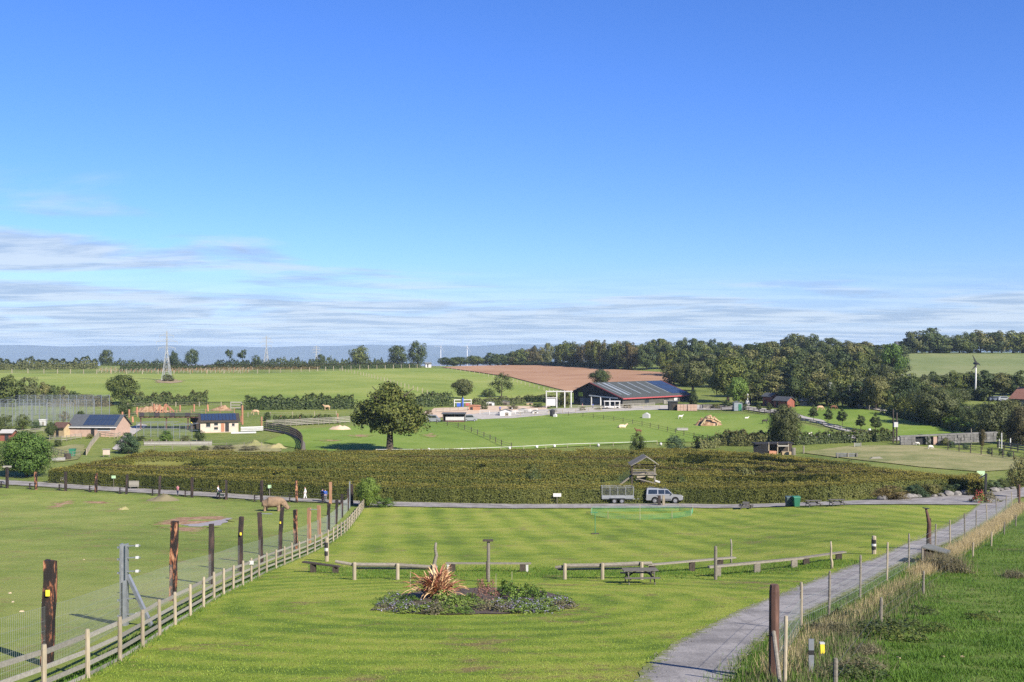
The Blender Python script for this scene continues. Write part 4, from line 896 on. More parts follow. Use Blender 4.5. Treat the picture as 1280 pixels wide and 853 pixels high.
for i, (px, top, m) in enumerate(((62, 702, 'sleeper_timber'), (217, 651, 'sleeper_timber'), (264, 655, 'dark_timber'), (300, 647, 'dark_timber'), (326, 640, 'dark_timber'), (350, 635, 'dark_timber'), (370, 637, 'sleeper_timber'),
                                 (386, 635, 'orange_timber'), (399.5, 632, 'orange_timber'), (410, 629, 'dark_timber'), (420, 625, 'dark_timber'), (427.5, 618, 'dark_timber'), (435, 611, 'dark_timber'))):
    p = on_line(px); h = zpix(top, p.y)-p.z
    o = sleeper(p, h, .27 if px < 100 else .25, m, ef, i)
    if px in (62, 300, 350):
        bar('yellow_tag', 'yellow_plastic', p+Vector((.1, -.19, h*.68)), p+Vector((.1, -.19, h*.68+.16)), .1, .02, ef)
    if px in (326, 386):
        bar('insulator_arm', 'galvanised', p+Vector((0, -.1, h-.1)), p+Vector((.75 if px == 326 else .7, -.1, h-.12)), .05, .05, ef)
# last galvanised gate posts at the road end
for px, top in ((440.5, 603), (443.5, 602)):
    p = on_line(px); bar('gate_post', 'galvanised', p, p+Vector((0, 0, zpix(top, p.y)-p.z)), .14, .14, ef)
b = MB(); WH = 1.55
st = [p for p in EL if p.y < 135]
def wires(b, line, zs, r):
    for z in zs:
        for a, c in zip(line, line[1:]): b.beam(a+Vector((0, 0, z)), c+Vector((0, 0, z)), r, r)
wires(b, st[::2], [.05, .25, .45, .68, .92, 1.18, WH], .0045)
fine = resample(st, .14)
for p in fine:
    a = b.v.__len__(); z0 = float(zf(p.x, p.y)); r = .0026
    b.poly([(p.x-r, p.y-r, z0), (p.x+r, p.y-r, z0), (p.x, p.y+r, z0), (p.x-r, p.y-r, z0+WH), (p.x+r, p.y-r, z0+WH), (p.x, p.y+r, z0+WH)], [(0, 1, 4, 3), (1, 2, 5, 4), (2, 0, 3, 5)])
tag(b.build('wire_mesh', 'wire', ef, world=True), kind='stuff')
# galvanised strainer post with brace and insulator arms
p = on_line(155); h = zpix(680, p.y)-p.z; s_ = .30
gp = thing('strainer_post', p, 'galvanised steel post with a slanted brace and insulator arms in the enclosure fence', 'post')
b = MB(); b.box((-.10, 0, h/2), (.035, .26, h)); b.box((.10, 0, h/2), (.035, .26, h)); b.box((0, 0, h/2), (.17, .03, h)); b.build('post', 'galvanised', gp)
MB().box((.06, -.15, h*.28), (.10, .05, h*.56)).build('sleeve', 'galvanised', gp)
MB().beam((.13, -.02, h*.62), (1.05, -.3, .05), .12, .12).build('brace', 'galvanised', gp)
for z in (h-.07, h-.48, h-.95, h*.33, h*.14): 
    bar('insulator_arm', 'galvanised', p+Vector((.1, -.02, z)), p+Vector((.58, -.06, z+.02)), .035, .035, gp)
    bar('insulator', 'white_paint', p+Vector((.42, -.06, z+.02)), p+Vector((.52, -.06, z+.02)), .08, .08, gp)
    bar('bolt', 'galvanised', p+Vector((-.22, -.05, z-.05)), p+Vector((-.11, -.05, z-.05)), .06, .06, gp)
# far side of the paddock
EF2 = [(-36, 608, 583), (9, 610, 584), (45, 612.5, 590), (82, 614, 590), (120, 616, 592), (158, 618.3, 594), (199, 620.3, 595), (240, 622, 597), (283, 624.3, 600), (327, 628, 601), (371, 628, 601), (413, 629.3, 603), (440, 631, 606)]
e2 = thing('enclosure_fence', at(240, 622), 'row of dark posts with wires across the far side of the rhino paddock', 'fence')
pts2 = []
for i, (px, pb, pt) in enumerate(EF2):
    p = at(px, pb); pts2.append(p); sleeper(p, zpix(pt, p.y)-p.z, .3, 'orange_timber' if px == 413 else ('sleeper_timber' if px in (45, 120, 371) else 'dark_timber'), e2, 60+i)
    if px not in (-36, 440):
        bk_ = p+Vector((-.95, .15, 0)); bar('short_post', 'dark_timber', bk_, bk_+Vector((0, 0, .95)), .14, .14, e2)
        for z in (.25, .55, .85): bar('bracket', 'black_plastic', bk_+Vector((-.05, -.1, z)), bk_+Vector((.42, -.1, z)), .07, .06, e2)
b = MB(); wires(b, pts2, [.25, .55, .85, 1.2], .02); tag(b.build('wires', 'dark_wire', e2, world=True), kind='stuff')

# ---------------------------------------------------------------- right: stake fence along the path
RF = [(1001.5, 788, 728), (1036, 772, 714), (1075, 749, 694), (1108.5, 728, 678), (1136, 711, 667), (1169, 690, 655), (1187.5, 684, 650), (1206, 674, 642), (1220, 665, 638), (1234, 657, 630), (1246, 649, 621), (1257, 642, 619), (1265, 636, 615)]
rf = thing('stake_fence', at(1108, 730), 'line of slim round stakes with wire between the path and the green pasture', 'fence')
line = [at(967, 848)]
for i, (px, pb, pt) in enumerate(RF):
    p = at(px, pb); line.append(p); bar('stake', 'grey_wood' if i % 3 else 'post_wood', p-Vector((0, 0, .3)), P3(px+(fr_.random()-.4)*3, pt, p.y), .1, .1, rf, rnd=True)
p = at(967, 850); line[0] = p; q = P3(968, 731, p.y)
bar('strainer_post', 'red_timber', p-Vector((0, 0, .3)), q, .25, .25, rf, rnd=True)
bar('brace', 'grey_wood', P3(967, 790, p.y-.15), at(976, 862), .1, .1, rf, rnd=True)
bar('stake', 'post_wood', at(981, 862), P3(982.5, 770, at(981, 862).y), .09, .09, rf, rnd=True)
pl = at(1274, 634); line.append(pl); bar('strainer_post', 'red_timber', pl-Vector((0, 0, .3)), P3(1274, 606, pl.y), .26, .26, rf, rnd=True)
b = MB(); wires(b, line, [.15, .45, .75, 1.05, 1.35], .006)
for p in resample(line, .3): b.box((p.x, p.y, float(zf(p.x, p.y))+.55), (.004, .004, 1.1))
tag(b.build('wires', 'wire', rf, world=True), kind='stuff')
SFP = [(1044, 866, 823), (1101, 783, 747), (1154, 743, 714), (1216, 697, 678), (1239, 683, 665), (1255, 669, 653), (1269.5, 658, 644)]
sf = thing('stake_fence', at(1154, 743), 'row of short dark stakes standing in the green pasture', 'fence'); line = []
for i, (px, pb, pt) in enumerate(SFP):
    p = at(px, pb); line.append(p); bar('stake', 'post_wood' if i in (3, 4) else 'grey_wood', p-Vector((0, 0, .2)), P3(px+.6, pt, p.y), .11, .11, sf, rnd=True)
b = MB(); wires(b, line, [.3, .6], .005); tag(b.build('wires', 'dark_wire', sf, world=True), kind='stuff')
p = at(1014, 842); mk = thing('marker_post', p, 'grey flat marker post with a black band in the dry grass', 'post'); hh_ = zpix(799, p.y)-p.z
bar('post', 'galvanised', p-Vector((0, 0, .2)), p+Vector((0, 0, hh_)), .13, .05, mk); bar('band', 'black_paint', p+Vector((0, -.004, hh_*.55)), p+Vector((0, -.004, hh_*.68)), .136, .06, mk)
p = at(1028, 824); ib = thing('energiser_stake', p, 'yellow electric fence unit on a thin stake in the dry grass', 'stake')
bar('stake', 'dark_wire', p, p+Vector((0, 0, .25)), .03, .03, ib); bar('unit', 'yellow_plastic', p+Vector((0, 0, .16)), P3(1027.5, 804, p.y), .11, .09, ib); bar('cap', 'white_paint', P3(1027.5, 805, p.y), P3(1027.5, 803, p.y), .13, .11, ib)

# feed shelter with a sloping board lid, and the crooked red post behind it
p = at(1168, 703); sh = thing('feed_shelter', p, 'low shelter with a sloping grey board lid beside the path fence', 'shelter'); dd_ = p.y; m_ = dd_/F
A = P3(1156, 683, dd_-.4); B_ = P3(1187, 689, dd_+.3); b = MB()
v0, v1, v2, v3 = P3(1152, 683.5, dd_-.7), P3(1184, 691, dd_-.9), P3(1188, 688, dd_+1.0), P3(1160, 679.5, dd_+1.2)
b.poly([v0, v1, v2, v3]+[v-Vector((0, 0, .07)) for v in (v0, v1, v2, v3)], [(0, 1, 2, 3), (7, 6, 5, 4), (0, 4, 5, 1), (1, 5, 6, 2), (2, 6, 7, 3), (3, 7, 4, 0)])
b.build('lid', 'lichen_board', sh, world=True)
for v in (v0, v1, v2, v3):
    c = v.lerp((v0+v2)/2, .06); bar('leg', 'grey_wood', G(c.x, c.y), c-Vector((0, 0, .05)), .1, .1, sh)
for a, c in ((v0, v1), (v1, v2), (v2, v3), (v3, v0)):
    a2, c2 = a.lerp((v0+v2)/2, .12), c.lerp((v0+v2)/2, .12); g1, g2 = G(a2.x, a2.y), G(c2.x, c2.y); b = MB()
    b.poly([g1, g2, c2-Vector((0, 0, .22)), a2-Vector((0, 0, .22))]+[x+Vector((.02, .02, 0)) for x in (g1, g2, c2-Vector((0, 0, .22)), a2-Vector((0, 0, .22)))], [(0, 1, 2, 3), (7, 6, 5, 4), (0, 4, 5, 1), (1, 5, 6, 2), (2, 6, 7, 3), (3, 7, 4, 0)]); b.build('side_panel', 'dark_wood', sh, world=True)
p = at(1161, 688); cp = thing('crooked_post', p, 'crooked reddish branch post with a dark cap beside the path', 'post')
b = MB(); b.tube([p-Vector((0, 0, .2)), P3(1161, 670, p.y), P3(1161.5, 655, p.y), P3(1159.5, 645, p.y), P3(1157.5, 636, p.y)], [.17, .16, .13, .1, .07], 8); b.build('stem', 'red_timber', cp, True, True)
bar('cap', 'black_paint', P3(1154, 635.2, p.y), P3(1161, 636, p.y), .25, .05, cp); bar('side_stub', 'dark_wood', P3(1162.8, 668, p.y), P3(1163, 648, p.y), .1, .1, cp, rnd=True)
p = at(1155, 697); bar_t = thing('stub_post', p, 'short thick red stub post at the corner of the feed shelter', 'post'); bar('post', 'red_timber', p-Vector((0, 0, .1)), P3(1154.5, 683, p.y), .26, .26, bar_t, rnd=True)

# ---------------------------------------------------------------- benches and barriers across the lawn
def bench(name, label, a, c, d0, d1, blocks, mat='grey_wood', th=.07, w=.3, double=False, white=False, group='low benches across the lawn'):
    pa, pc = P3(*a, d0), P3(*c, d1); r = thing(name, G((pa.x+pc.x)/2, (pa.y+pc.y)/2), label, 'bench', group)
    if double:
        o = Vector((0, .17, .0)); bar('plank', mat, pa, pc, .16, th, r); bar('plank', mat, pa+o, pc+o+Vector((.3, 0, .02)), .16, th, r)
    else: bar('plank', mat, pa, pc, w, th, r)
    for q in blocks:
        m = pa.lerp(pc, q); g = G(m.x, m.y); bar('support', 'dark_wood' if not double else 'grey_wood', g-Vector((0, 0, .1)), m-Vector((0, 0, th*.5)), .34, .22, r)
        if white: bar('end_block', 'white_paint', g+Vector((-.25 if q < .5 else .26, -.02, 0)), Vector((m.x+(-.25 if q < .5 else .26), m.y-.02, m.z-.05)), .14, .2, r)
    return r
bench('plank_bench', 'low dark plank bench tilted beside the rail fence, left end of the row', (379, 702.5), (424, 708.5), 66, 65, (.28, .9), 'dark_wood')
bench('plank_bench', 'thin plank bench with white ended blocks behind the signpost', (557, 704.3), (664, 704.5), 65.5, 65.5, (.08, .9), th=.06, white=True)
bench('plank_bench', 'long slender plank bench running behind the picnic table', (808, 706.5), (918, 697), 64, 69, (.06, .5, .83), th=.08)
bench('plank_bench', 'thick double plank bench on stout blocks beside the tall square post', (886, 709.3), (1004, 698), 62, 65, (.09, .5, .9), double=True, th=.1)
bench('plank_bench', 'pale plank bench at the right end next to the path', (1001, 697.5), (1056, 690), 65.5, 67, (.12, .86), th=.07)
def barrier(label, logs, posts_, d, seat=None):
    r = thing('log_barrier', at_d(logs[0][0], d), label, 'barrier', 'log barriers across the lawn')
    for x0, y0, x1, y1, rad in logs: bar('log', 'grey_wood', P3(x0, y0, d), P3(x1, y1, d+.05), rad, rad, r, rnd=True)
    for x, y0 in posts_: g = at_d(x, d-.1); bar('post', 'post_wood', g-Vector((0, 0, .2)), P3(x, y0, d-.1), .2, .2, r, rnd=True)
    if seat: x0, y0, x1, y1 = seat; bar('lower_rail', 'grey_wood', P3(x0, y0, d+.3), P3(x1, y1, d+.3), .2, .07, r)
    return r
barrier('left log barrier on three stub posts behind the striped plant', [(419, 702, 444, 706.5, .17), (441, 706, 498, 706.5, .22), (496, 706.5, 547, 709.5, .2)], [(443, 703), (497, 704.5), (542, 705.5)], 60.5, (445, 710.5, 545, 711))
barrier('right log barrier behind the picnic table on three stub posts', [(694, 709.5, 708, 708, .16), (706, 707.5, 753, 707, .23), (752, 707, 802, 704.5, .24), (800, 704.5, 815, 704.5, .2)], [(706, 704.5), (753, 704), (802, 702.5)], 60.5, (697, 712, 800, 710.5))
def upright(name, label, px, pb, pt, w, mat='grey_wood', rnd=True, pts=None):
    p = at(px, pb); r = thing(name, p, label, 'post')
    if pts:
        b = MB(); rr = [w/2*(1-.12*i) for i in range(len(pts)+1)]; b.tube([p-Vector((0, 0, .2))]+[P3(x, y, p.y) for x, y in pts], rr, 8); b.build('stem', mat, r, True, True)
    else: bar('stem', mat, p-Vector((0, 0, .2)), P3(px, pt, p.y), w, w, r, rnd=rnd)
    return r, p
upright('crooked_post', 'wavy bare branch post rising behind the striped plant', 544, 714, 678, .26, 'grey_wood', True, [(543, 704), (545.5, 694), (544, 686), (545, 678.5)])
r, p = upright('signpost', 'plain wooden signpost with a flat crossbar standing behind the flower bed', 610.5, 728, 677, .17)
bar('crossbar', 'dark_wood', P3(603.5, 675.8, p.y), P3(616.5, 675.8, p.y), .3, .08, r); bar('side_batten', 'dark_wood', P3(608.4, 724, p.y), P3(608.4, 702, p.y), .08, .1, r)
upright('square_post', 'tall grey post at the near end of the double plank bench', 894.5, 725, 683, .18)
upright('square_post', 'slim post at the far end of the slender plank bench', 914, 704, 674, .14, 'grey_wood', True, [(914, 695), (914.3, 681), (913.5, 674)])
upright('curved_post', 'pale curved branch post beside the right hand plank bench', 1039.5, 711, 677, .17, 'post_wood', True, [(1040, 703), (1038.5, 697), (1039, 686), (1038.5, 677)])
for px, pb, pt, lb in ((1092.5, 692.5, 670, 'thick post with black and white bands at the edge of the path'), (408.5, 702, 672, 'thick post with black and white bands beside the rail fence')):
    r, p = upright('banded_post', lb, px, pb, pt, .28, 'post_wood'); h = zpix(pt, p.y)-p.z; w = .3
    bar('black_band', 'black_paint', p+Vector((-.02, -.02, h*.58)), p+Vector((-.02, -.02, h*.8)), w, w, r, rnd=True); bar('white_band', 'white_paint', p+Vector((-.02, -.02, h*.45)), p+Vector((-.02, -.02, h*.57)), w, w, r, rnd=True); bar('lower_band', 'black_paint', p+Vector((-.02, -.02, h*.25)), p+Vector((-.02, -.02, h*.42)), w*.95, w*.95, r, rnd=True)
p = at(744, 668); r = thing('thin_post', p, 'thin green stake with a top bar alone on the far lawn', 'stake'); bar('stake', 'bin_green', p, P3(743.7, 640.5, p.y), .06, .06, r, rnd=True); bar('top_bar', 'bin_green', P3(738, 641, p.y), P3(747, 641, p.y), .04, .05, r); bar('base_ring', 'dark_wood', p+Vector((-.35, -.03, .04)), p+Vector((.35, .03, .04)), .3, .08, r)

# ---------------------------------------------------------------- picnic tables
def picnic_table(label, group, loc, rz):
    r = thing('picnic_table', loc, label, 'picnic table', group, rz); W_ = 1.8
    for k in range(5): MB().box((0, -.31+k*.155, .74), (W_, .145, .04)).build('top_plank', 'aged_wood', r)
    for s in (-1, 1):
        for k in (0, 1): MB().box((0, s*(.66+k*.135), .44), (W_, .125, .04)).build('seat_plank', 'aged_wood', r)
    for s in (-1, 1):
        x = s*.66
        for e in (-1, 1): MB().beam((x, e*.28, .72), (x, e*.66, -.05), .045, .09).build('leg', 'aged_wood', r)
        MB().beam((x-.05*s, -.8, .39), (x-.05*s, .8, .39), .045, .09).build('seat_bearer', 'dark_wood', r)
        MB().beam((x-.05*s, -.36, .69), (x-.05*s, .36, .69), .045, .08).build('top_bearer', 'dark_wood', r)
        MB().beam((x-.05*s, 0, .41), (x-.5*s, 0, .7), .05, .07).build('brace', 'dark_wood', r)
    return r
p = at(800, 730); T0 = picnic_table('weathered wooden picnic table on the near lawn in front of the log barrier', 'picnic tables', p, .06)
for px, py, rz, lb in ((932.5, 636.5, 1.35, 'far picnic table seen end on at the road edge, left of the green bins'), (1016.5, 634, .1, 'far picnic table just right of the green bins by the road'), (1046, 633, .05, 'far picnic table, rightmost of the three along the road')):
    c = copy_tree(T0); c.location = at(px, py); c.rotation_euler.z = rz; c['label'] = lb; c['group'] = 'picnic tables'

# ---------------------------------------------------------------- flower bed
BED = [(472, 757), (490, 745), (540, 738), (610, 735), (670, 738), (710, 747), (714, 756), (695, 764), (640, 768), (560, 769), (495, 767)]
sheet('flower_bed', BED, 'soil', .03, .5, .05)
pc = at(547, 748); ph = thing('striped_flax', pc, 'big clump of arching red and cream striped strap leaves in the flower bed', 'plant')
lvs = []
for k in range(8):
    L = 1.25+.1*k; n = 7; vv = []; droop = .35+.12*(k % 4)
    for i in range(n):
        t_ = i/(n-1); x = L*(t_*.55+droop*t_*t_*.35); z = L*(t_*.92-droop*t_**2.6*.75); w_ = .045*(1-t_**3)*(.6+.8*min(t_*3, 1))+.004
        vv += [(x, -w_, z), (x, 0, z-.015), (x, w_, z)]
    fc = []
    for i in range(n-1):
        for e in (0, 1): fc.append((i*3+e, i*3+e+1, i*3+e+4, i*3+e+3))
    for m in ('strap_red', 'strap_pale'):
        me = MB().poly(vv, fc).mesh('leaf', m, True); lvs.append(me)
pr_ = random.Random(4)
for i in range(280):
    o = add('leaf', pr_.choice(lvs), ph, (pr_.gauss(0, .16), pr_.gauss(0, .16), 0))
    o.rotation_euler = (0, pr_.uniform(-.62, .42), pr_.uniform(0, 6.283)); s = pr_.uniform(.68, 1.02); o.scale = (s, s, s)
def clump_mesh(seed, n, leaf, R, H, mat):
    r_ = np.random.default_rng(seed); th = r_.uniform(0, 6.28, n); rr = R*np.sqrt(r_.uniform(0, 1, n))*(1+.3*np.sin(3*th+seed)+.2*np.sin(5*th+2*seed)); z = H*(1+.35*np.sin(rr*9+th*2+seed))*np.sqrt(np.clip(1.15-(rr/R)**2, 0.05, 1))*(.35+.65*r_.uniform(size=n)**.5)
    P_ = np.stack([rr*np.cos(th), rr*np.sin(th), z], 1); V, Fc = leaf_quads(P_, np.stack([np.cos(th)*.5, np.sin(th)*.5, np.ones(n)], 1)+r_.normal(size=(n, 3))*.6, leaf*r_.uniform(.6, 1.4, n), r_)
    return np_mesh('foliage', V, Fc, mat)
CL = [clump_mesh(i, 900, .085, .55, .5, ['bed_leaf', 'green_leaf', 'weed_leaf', 'bed_leaf'][i % 4]) for i in range(4)]
FLW = [clump_mesh(40+i, 90, .065, .55, .62, 'lilac_flower') for i in range(2)]; RED = clump_mesh(50, 900, .075, .6, .75, 'red_haze_leaf')
bed = [(484, 757, 0, 1), (492, 750, 3, 1), (503, 760, 0, 1), (512, 752, 1, 0), (522, 763, 2, 1), (508, 766, 0, 1), (538, 760, 2, 0), (534, 766, 3, 1), (556, 758, 0, 0), (566, 762, 0, 0), (572, 755, 0, 0), (584, 752, 1, 0), (592, 760, 3, 0), (603, 757, 2, 0), (612, 763, 2, 0), (622, 758, 3, 1),
       (630, 765, 2, 1), (634, 745, 1, 0), (643, 750, 1, 0), (652, 757, 0, 1), (640, 762, 2, 1), (660, 762, 0, 1), (663, 747, 1, 0), (672, 752, 1, 0), (680, 758, 0, 1), (690, 755, 0, 1), (684, 764, 3, 1), (700, 755, 3, 1), (705, 760, 2, 1), (560, 767, 0, 0), (578, 767, 1, 0), (650, 766, 0, 1), (670, 766, 0, 1), (482, 763, 2, 1), (545, 767, 2, 0)]
_BEDL = {}
for i, (px, py, k, fl_) in enumerate(bed):
    side = 'left end' if px < 530 else ('front, below the striped flax' if px < 600 else ('middle gap' if px < 632 else 'right end'))
    nm = ['fresh green', 'mid green', 'straggly greyish', 'light green'][k]
    lb = '%s %s plant at the %s of the flower bed' % (nm, 'lilac flowered' if fl_ else 'leafy', side)
    r = thing('bed_plant', at(px, py), lb, 'plant', 'bed plants: ' + lb, i*1.3); s = .85+.3*((i*37) % 10)/10; r.scale = (s, s, s*(1.0 if px in (634, 643, 663, 672, 566, 556) else .48))
    add('foliage', CL[k], r)
    if fl_: tag(add('flowers', FLW[i % 2], r), kind='stuff')
r = thing('bed_plant', at(607, 750), 'reddish bushy plant at the foot of the signpost', 'plant'); add('foliage', RED, r); r.scale = (1.1, .8, 1.0)
for px, py in ((513, 735), (620, 738), (640, 735)):
    r = thing('cane', at(px, py), {513: 'thin cane left of the striped flax', 620: 'thin cane right of the signpost', 640: 'thin cane above the leafy plants at the right'}[px], 'cane'); bar('stick', 'post_wood', r.location, r.location+Vector((0, 0, .8)), .02, .02, r)

# ---------------------------------------------------------------- weeds in the right pasture
WEED = [clump_mesh(70+i, 1100, .06, .6, .42, ['green_leaf', 'oak_leaf', 'weed_leaf', 'dark_leaf'][i]) for i in range(4)]
_q = rg.normal(0, .28, (500, 3)); _q[:, 2] = 0; _v, _f2 = blades(_q, rg.uniform(.3, .85, 500), .018, rg, .25); STEMS = np_mesh('stems', _v, _f2, 'weed_leaf')
for i, (px, py, s, k, lb) in enumerate(((1100, 790, 1.3, 3, 'dark nettle clump left of the short stake near the fence'), (1115, 800, 1.5, 1, 'broad dark nettle clump in the near pasture'), (1085, 818, .8, 2, 'straggly brown weed clump near the bottom fence'), (1070, 840, 1.0, 2, 'large straggly weed clump at the bottom of the pasture'), (1155, 768, .9, 3, 'small dark nettle tuft above the nettles'), (1140, 783, .8, 3, 'small nettle tuft right of the short stake'), (1170, 791, .9, 1, 'dark tuft in the middle of the near pasture'), (1228, 776, .9, 1, 'dark tuft at the right of the pasture'), (1268, 722, 1.0, 2, 'brown dock clump near the right frame edge'), (1178, 712, 1.5, 2, 'tall dead weed clump under the feed shelter'), (1190, 716, 1.3, 2, 'tall dead weed clump right of the feed shelter'), (1054, 776, 1.2, 3, 'dark weed clump by the stake fence'), (1065, 850, 1.2, 3, 'dark green weed clump at the bottom edge'), (1040, 795, 1.2, 2, 'dry weed clump among the pale grass'))):
    r = thing('weed_clump', at(px, py), lb, 'weed', 'weeds in the pasture', i*2.1); r.scale = (s*1.25, s, s*(1.0 if 'tall' in lb else .62)); add('foliage', WEED[k], r)
    if k == 2: tag(add('stems', STEMS, r), kind='stuff')
for i, (px, py) in enumerate(((1123, 823), (1178, 822), (1204, 822), (1249, 765), (1175, 755), (27, 765), (105, 700), (16, 753), (12, 742))):
    if i == 4: continue
    r = MB(); q = at(px, py); rr_ = random.Random(i); r.poly([(-.2, -.06, -.02), (.16, -.1, -.02), (.22, .05, -.02), (-.1, .1, -.02), (-.12, -.03, .06), (.08, -.04, .08), (.12, .03, .05), (-.06, .05, .07)], [(0, 1, 5, 4), (1, 2, 6, 5), (2, 3, 7, 6), (3, 0, 4, 7), (4, 5, 6, 7), (3, 2, 1, 0)])
    o = add('pale_stone', r.mesh('pale_stone', 'pale_sand'), None, q); o.rotation_euler.z = rr_.uniform(0, 6); o.scale = (.6, .6, .6); tag(o, 'small pale stone lying in the grass of %s' % ('the right pasture' if px > 600 else 'the rhino paddock'), 'stone', 'stones in the right pasture' if px > 600 else 'stones in the rhino paddock')

# ---------------------------------------------------------------- off-roader and cage trailer on the road
d0_ = 143.0
def wheel(parent, x, y, z, r, w, name='wheel'):
    b = MB(); n = 20; prof = [(-w/2, r*.62), (-w/2, r*.9), (-w*.38, r), (w*.38, r), (w/2, r*.9), (w/2, r*.62)]; vv = []; fc = []
    for k in range(n):
        t_ = 2*math.pi*k/n
        for a, q in prof: vv.append((q*math.cos(t_), a, q*math.sin(t_)))
    m = len(prof)
    for k in range(n):
        for i in range(m-1): fc.append((k*m+i, k*m+i+1, ((k+1) % n)*m+i+1, ((k+1) % n)*m+i))
    b.poly(vv, fc); ty = b.build('wheel', 'tyre', parent, True); ty.location = (x, y, z)
    b = MB(); b.tube([(0, -w*.36, 0), (0, w*.36, 0)], r*.63, 16)
    for k in range(5):
        t_ = 2*math.pi*k/5; b.beam((0, -w*.4, 0), (r*.55*math.cos(t_), -w*.38, r*.55*math.sin(t_)), r*.12, r*.16)
    b.tube([(0, -w*.44, 0), (0, -w*.3, 0)], r*.16, 10); b.build('rim', 'alloy', ty); return ty
pcar = at_d(829.5, d0_); car = thing('off_road_car', pcar, 'silver boxy off-road car parked on the road towing the cage trailer', 'car')
hw = .89
def arch(cx_, r=.47, n=7): return [(cx_-r*math.cos(math.pi*k/(n-1)), .42+r*math.sin(math.pi*k/(n-1))*.98) for k in range(n)]
low = [(-2.32, .5)]+[(-2.28, .42)]+arch(-1.22)+arch(1.36)+[(2.2, .44), (2.33, .55), (2.34, .78), (2.26, 1.02), (2.1, 1.08), (1.05, 1.16), (-2.3, 1.16)]
b = MB(); b.extrude(low, (0, -hw, 0), (0, hw, 0), (1, 0, 0), (0, 0, 1)); body = b.build('body', 'car_silver', car)
cabp = [(-2.30, 1.155), (1.10, 1.155), (.42, 1.80), (.30, 1.83), (-.62, 1.86), (-.78, 1.94), (-2.05, 1.95), (-2.2, 1.88)]
b = MB(); n = len(cabp); wi = lambda z: hw-.015-.16*max(0, z-1.16)/.8
vv = [(x, -wi(z), z) for x, z in cabp]+[(x, wi(z), z) for x, z in cabp]
b.poly(vv, [tuple(range(n)), tuple(range(2*n-1, n-1, -1))]+[(i, (i+1) % n, n+(i+1) % n, n+i) for i in range(n)]); b.build('cabin', 'car_silver', car)
for s in (-1, 1):
    for x0, x1, xt0, xt1, z1 in ((.08, .92, .08, .40, 1.72), (-.78, .0, -.78, .0, 1.74), (-2.08, -.92, -2.02, -.92, 1.76)):
        q = [(x0, 1.22), (x1, 1.22), (xt1, z1), (xt0, z1)]; o_ = .012
        MB().poly([(x, s*(wi(z)+o_), z) for x, z in q]+[(x, s*(wi(z)-.02), z) for x, z in q], [(0, 1, 2, 3), (7, 6, 5, 4), (0, 4, 5, 1), (1, 5, 6, 2), (2, 6, 7, 3), (3, 7, 4, 0)]).build('side_window', 'car_glass', car)
    MB().box((.85, s*(hw+.1), 1.22), (.1, .16, .16)).build('wing_mirror', 'black_plastic', car)
    MB().box((2.31, s*.62, .86), (.08, .34, .16)).build('headlight', 'lamp_lens', car); MB().box((-2.3, s*.76, .95), (.06, .16, .35)).build('tail_light', 'tail_lens', car)
    b = MB(); b.box((.05, s*(hw+.004), .56), (1.55, .03, .1)); b.build('side_moulding', 'black_plastic', car)
    for xx in (.0, -.9): MB().box((xx-.05, s*(hw+.006), 1.02), (.18, .02, .04)).build('door_handle', 'black_plastic', car)
    MB().beam((-1.9, s*.62, 2.0), (.1, s*.62, 1.93), .04, .04).build('roof_rail', 'black_plastic', car)
q = [(1.07, -.74, 1.19), (1.07, .74, 1.19), (.45, .66, 1.785), (.45, -.66, 1.785)]; o_ = Vector((.012, 0, .012))
MB().poly([Vector(v)+o_ for v in q]+[Vector(v)-o_*2 for v in q], [(0, 1, 2, 3), (7, 6, 5, 4), (0, 4, 5, 1), (1, 5, 6, 2), (2, 6, 7, 3), (3, 7, 4, 0)]).build('windscreen', 'car_glass', car)
MB().box((-2.27, 0, 1.5), (.04, 1.3, .5)).build('rear_window', 'car_glass', car); MB().box((2.34, 0, .58), (.16, 1.72, .2)).build('front_bumper', 'black_plastic', car); MB().box((-2.36, 0, .58), (.14, 1.72, .2)).build('rear_bumper', 'black_plastic', car)
MB().box((2.335, 0, .88), (.05, .8, .16)).build('grille', 'black_plastic', car); b = MB(); b.tube([(-2.38, 0, 1.05), (-2.58, 0, 1.05)], .36, 16); b.build('spare_wheel', 'tyre', car)
for x in (-1.22, 1.36):
    for s in (-1, 1): wheel(car, x, s*.77, .37, .38, .24)
tr = thing('cage_trailer', at_d(771.5, d0_), 'galvanised twin axle cage trailer hitched behind the silver car', 'trailer')
MB().box((-.0, 0, .62), (4.0, 1.7, .1)).build('bed', 'trailer_steel', tr)
for s in (-1, 1):
    for x in (-1, 1): MB().box((x*1.0, s*.86, .86), (1.94, .04, .4)).build('side_panel', 'trailer_steel', tr)
    for x in (-2.0, -1.0, 0, 1.0, 2.0): MB().box((x, s*.84, 1.35), (.07, .07, 1.46)).build('upright', 'trailer_steel', tr)
    MB().box((0, s*.84, 2.1), (4.06, .06, .06)).build('top_rail', 'trailer_steel', tr)
    b = MB()
    for i in range(27): b.box((-1.95+i*.15, s*.84, 1.57), (.012, .012, 1.02))
    for i in range(6): b.box((0, s*.84, 1.15+i*.16), (3.95, .012, .012))
    b.build('mesh_side', 'trailer_steel', tr)
    for x in (-.45, .5): wheel(tr, x, s*.98, .33, .34, .2)
    MB().box((.02, s*.98, .74), (2.0, .26, .05)).build('mudguard', 'trailer_steel', tr)
for x in (-2.0, 2.0):
    MB().box((x, 0, .86), (.04, 1.64, .4)).build('end_panel', 'trailer_steel', tr); MB().box((x, 0, 2.1), (.06, 1.64, .06)).build('end_rail', 'trailer_steel', tr)
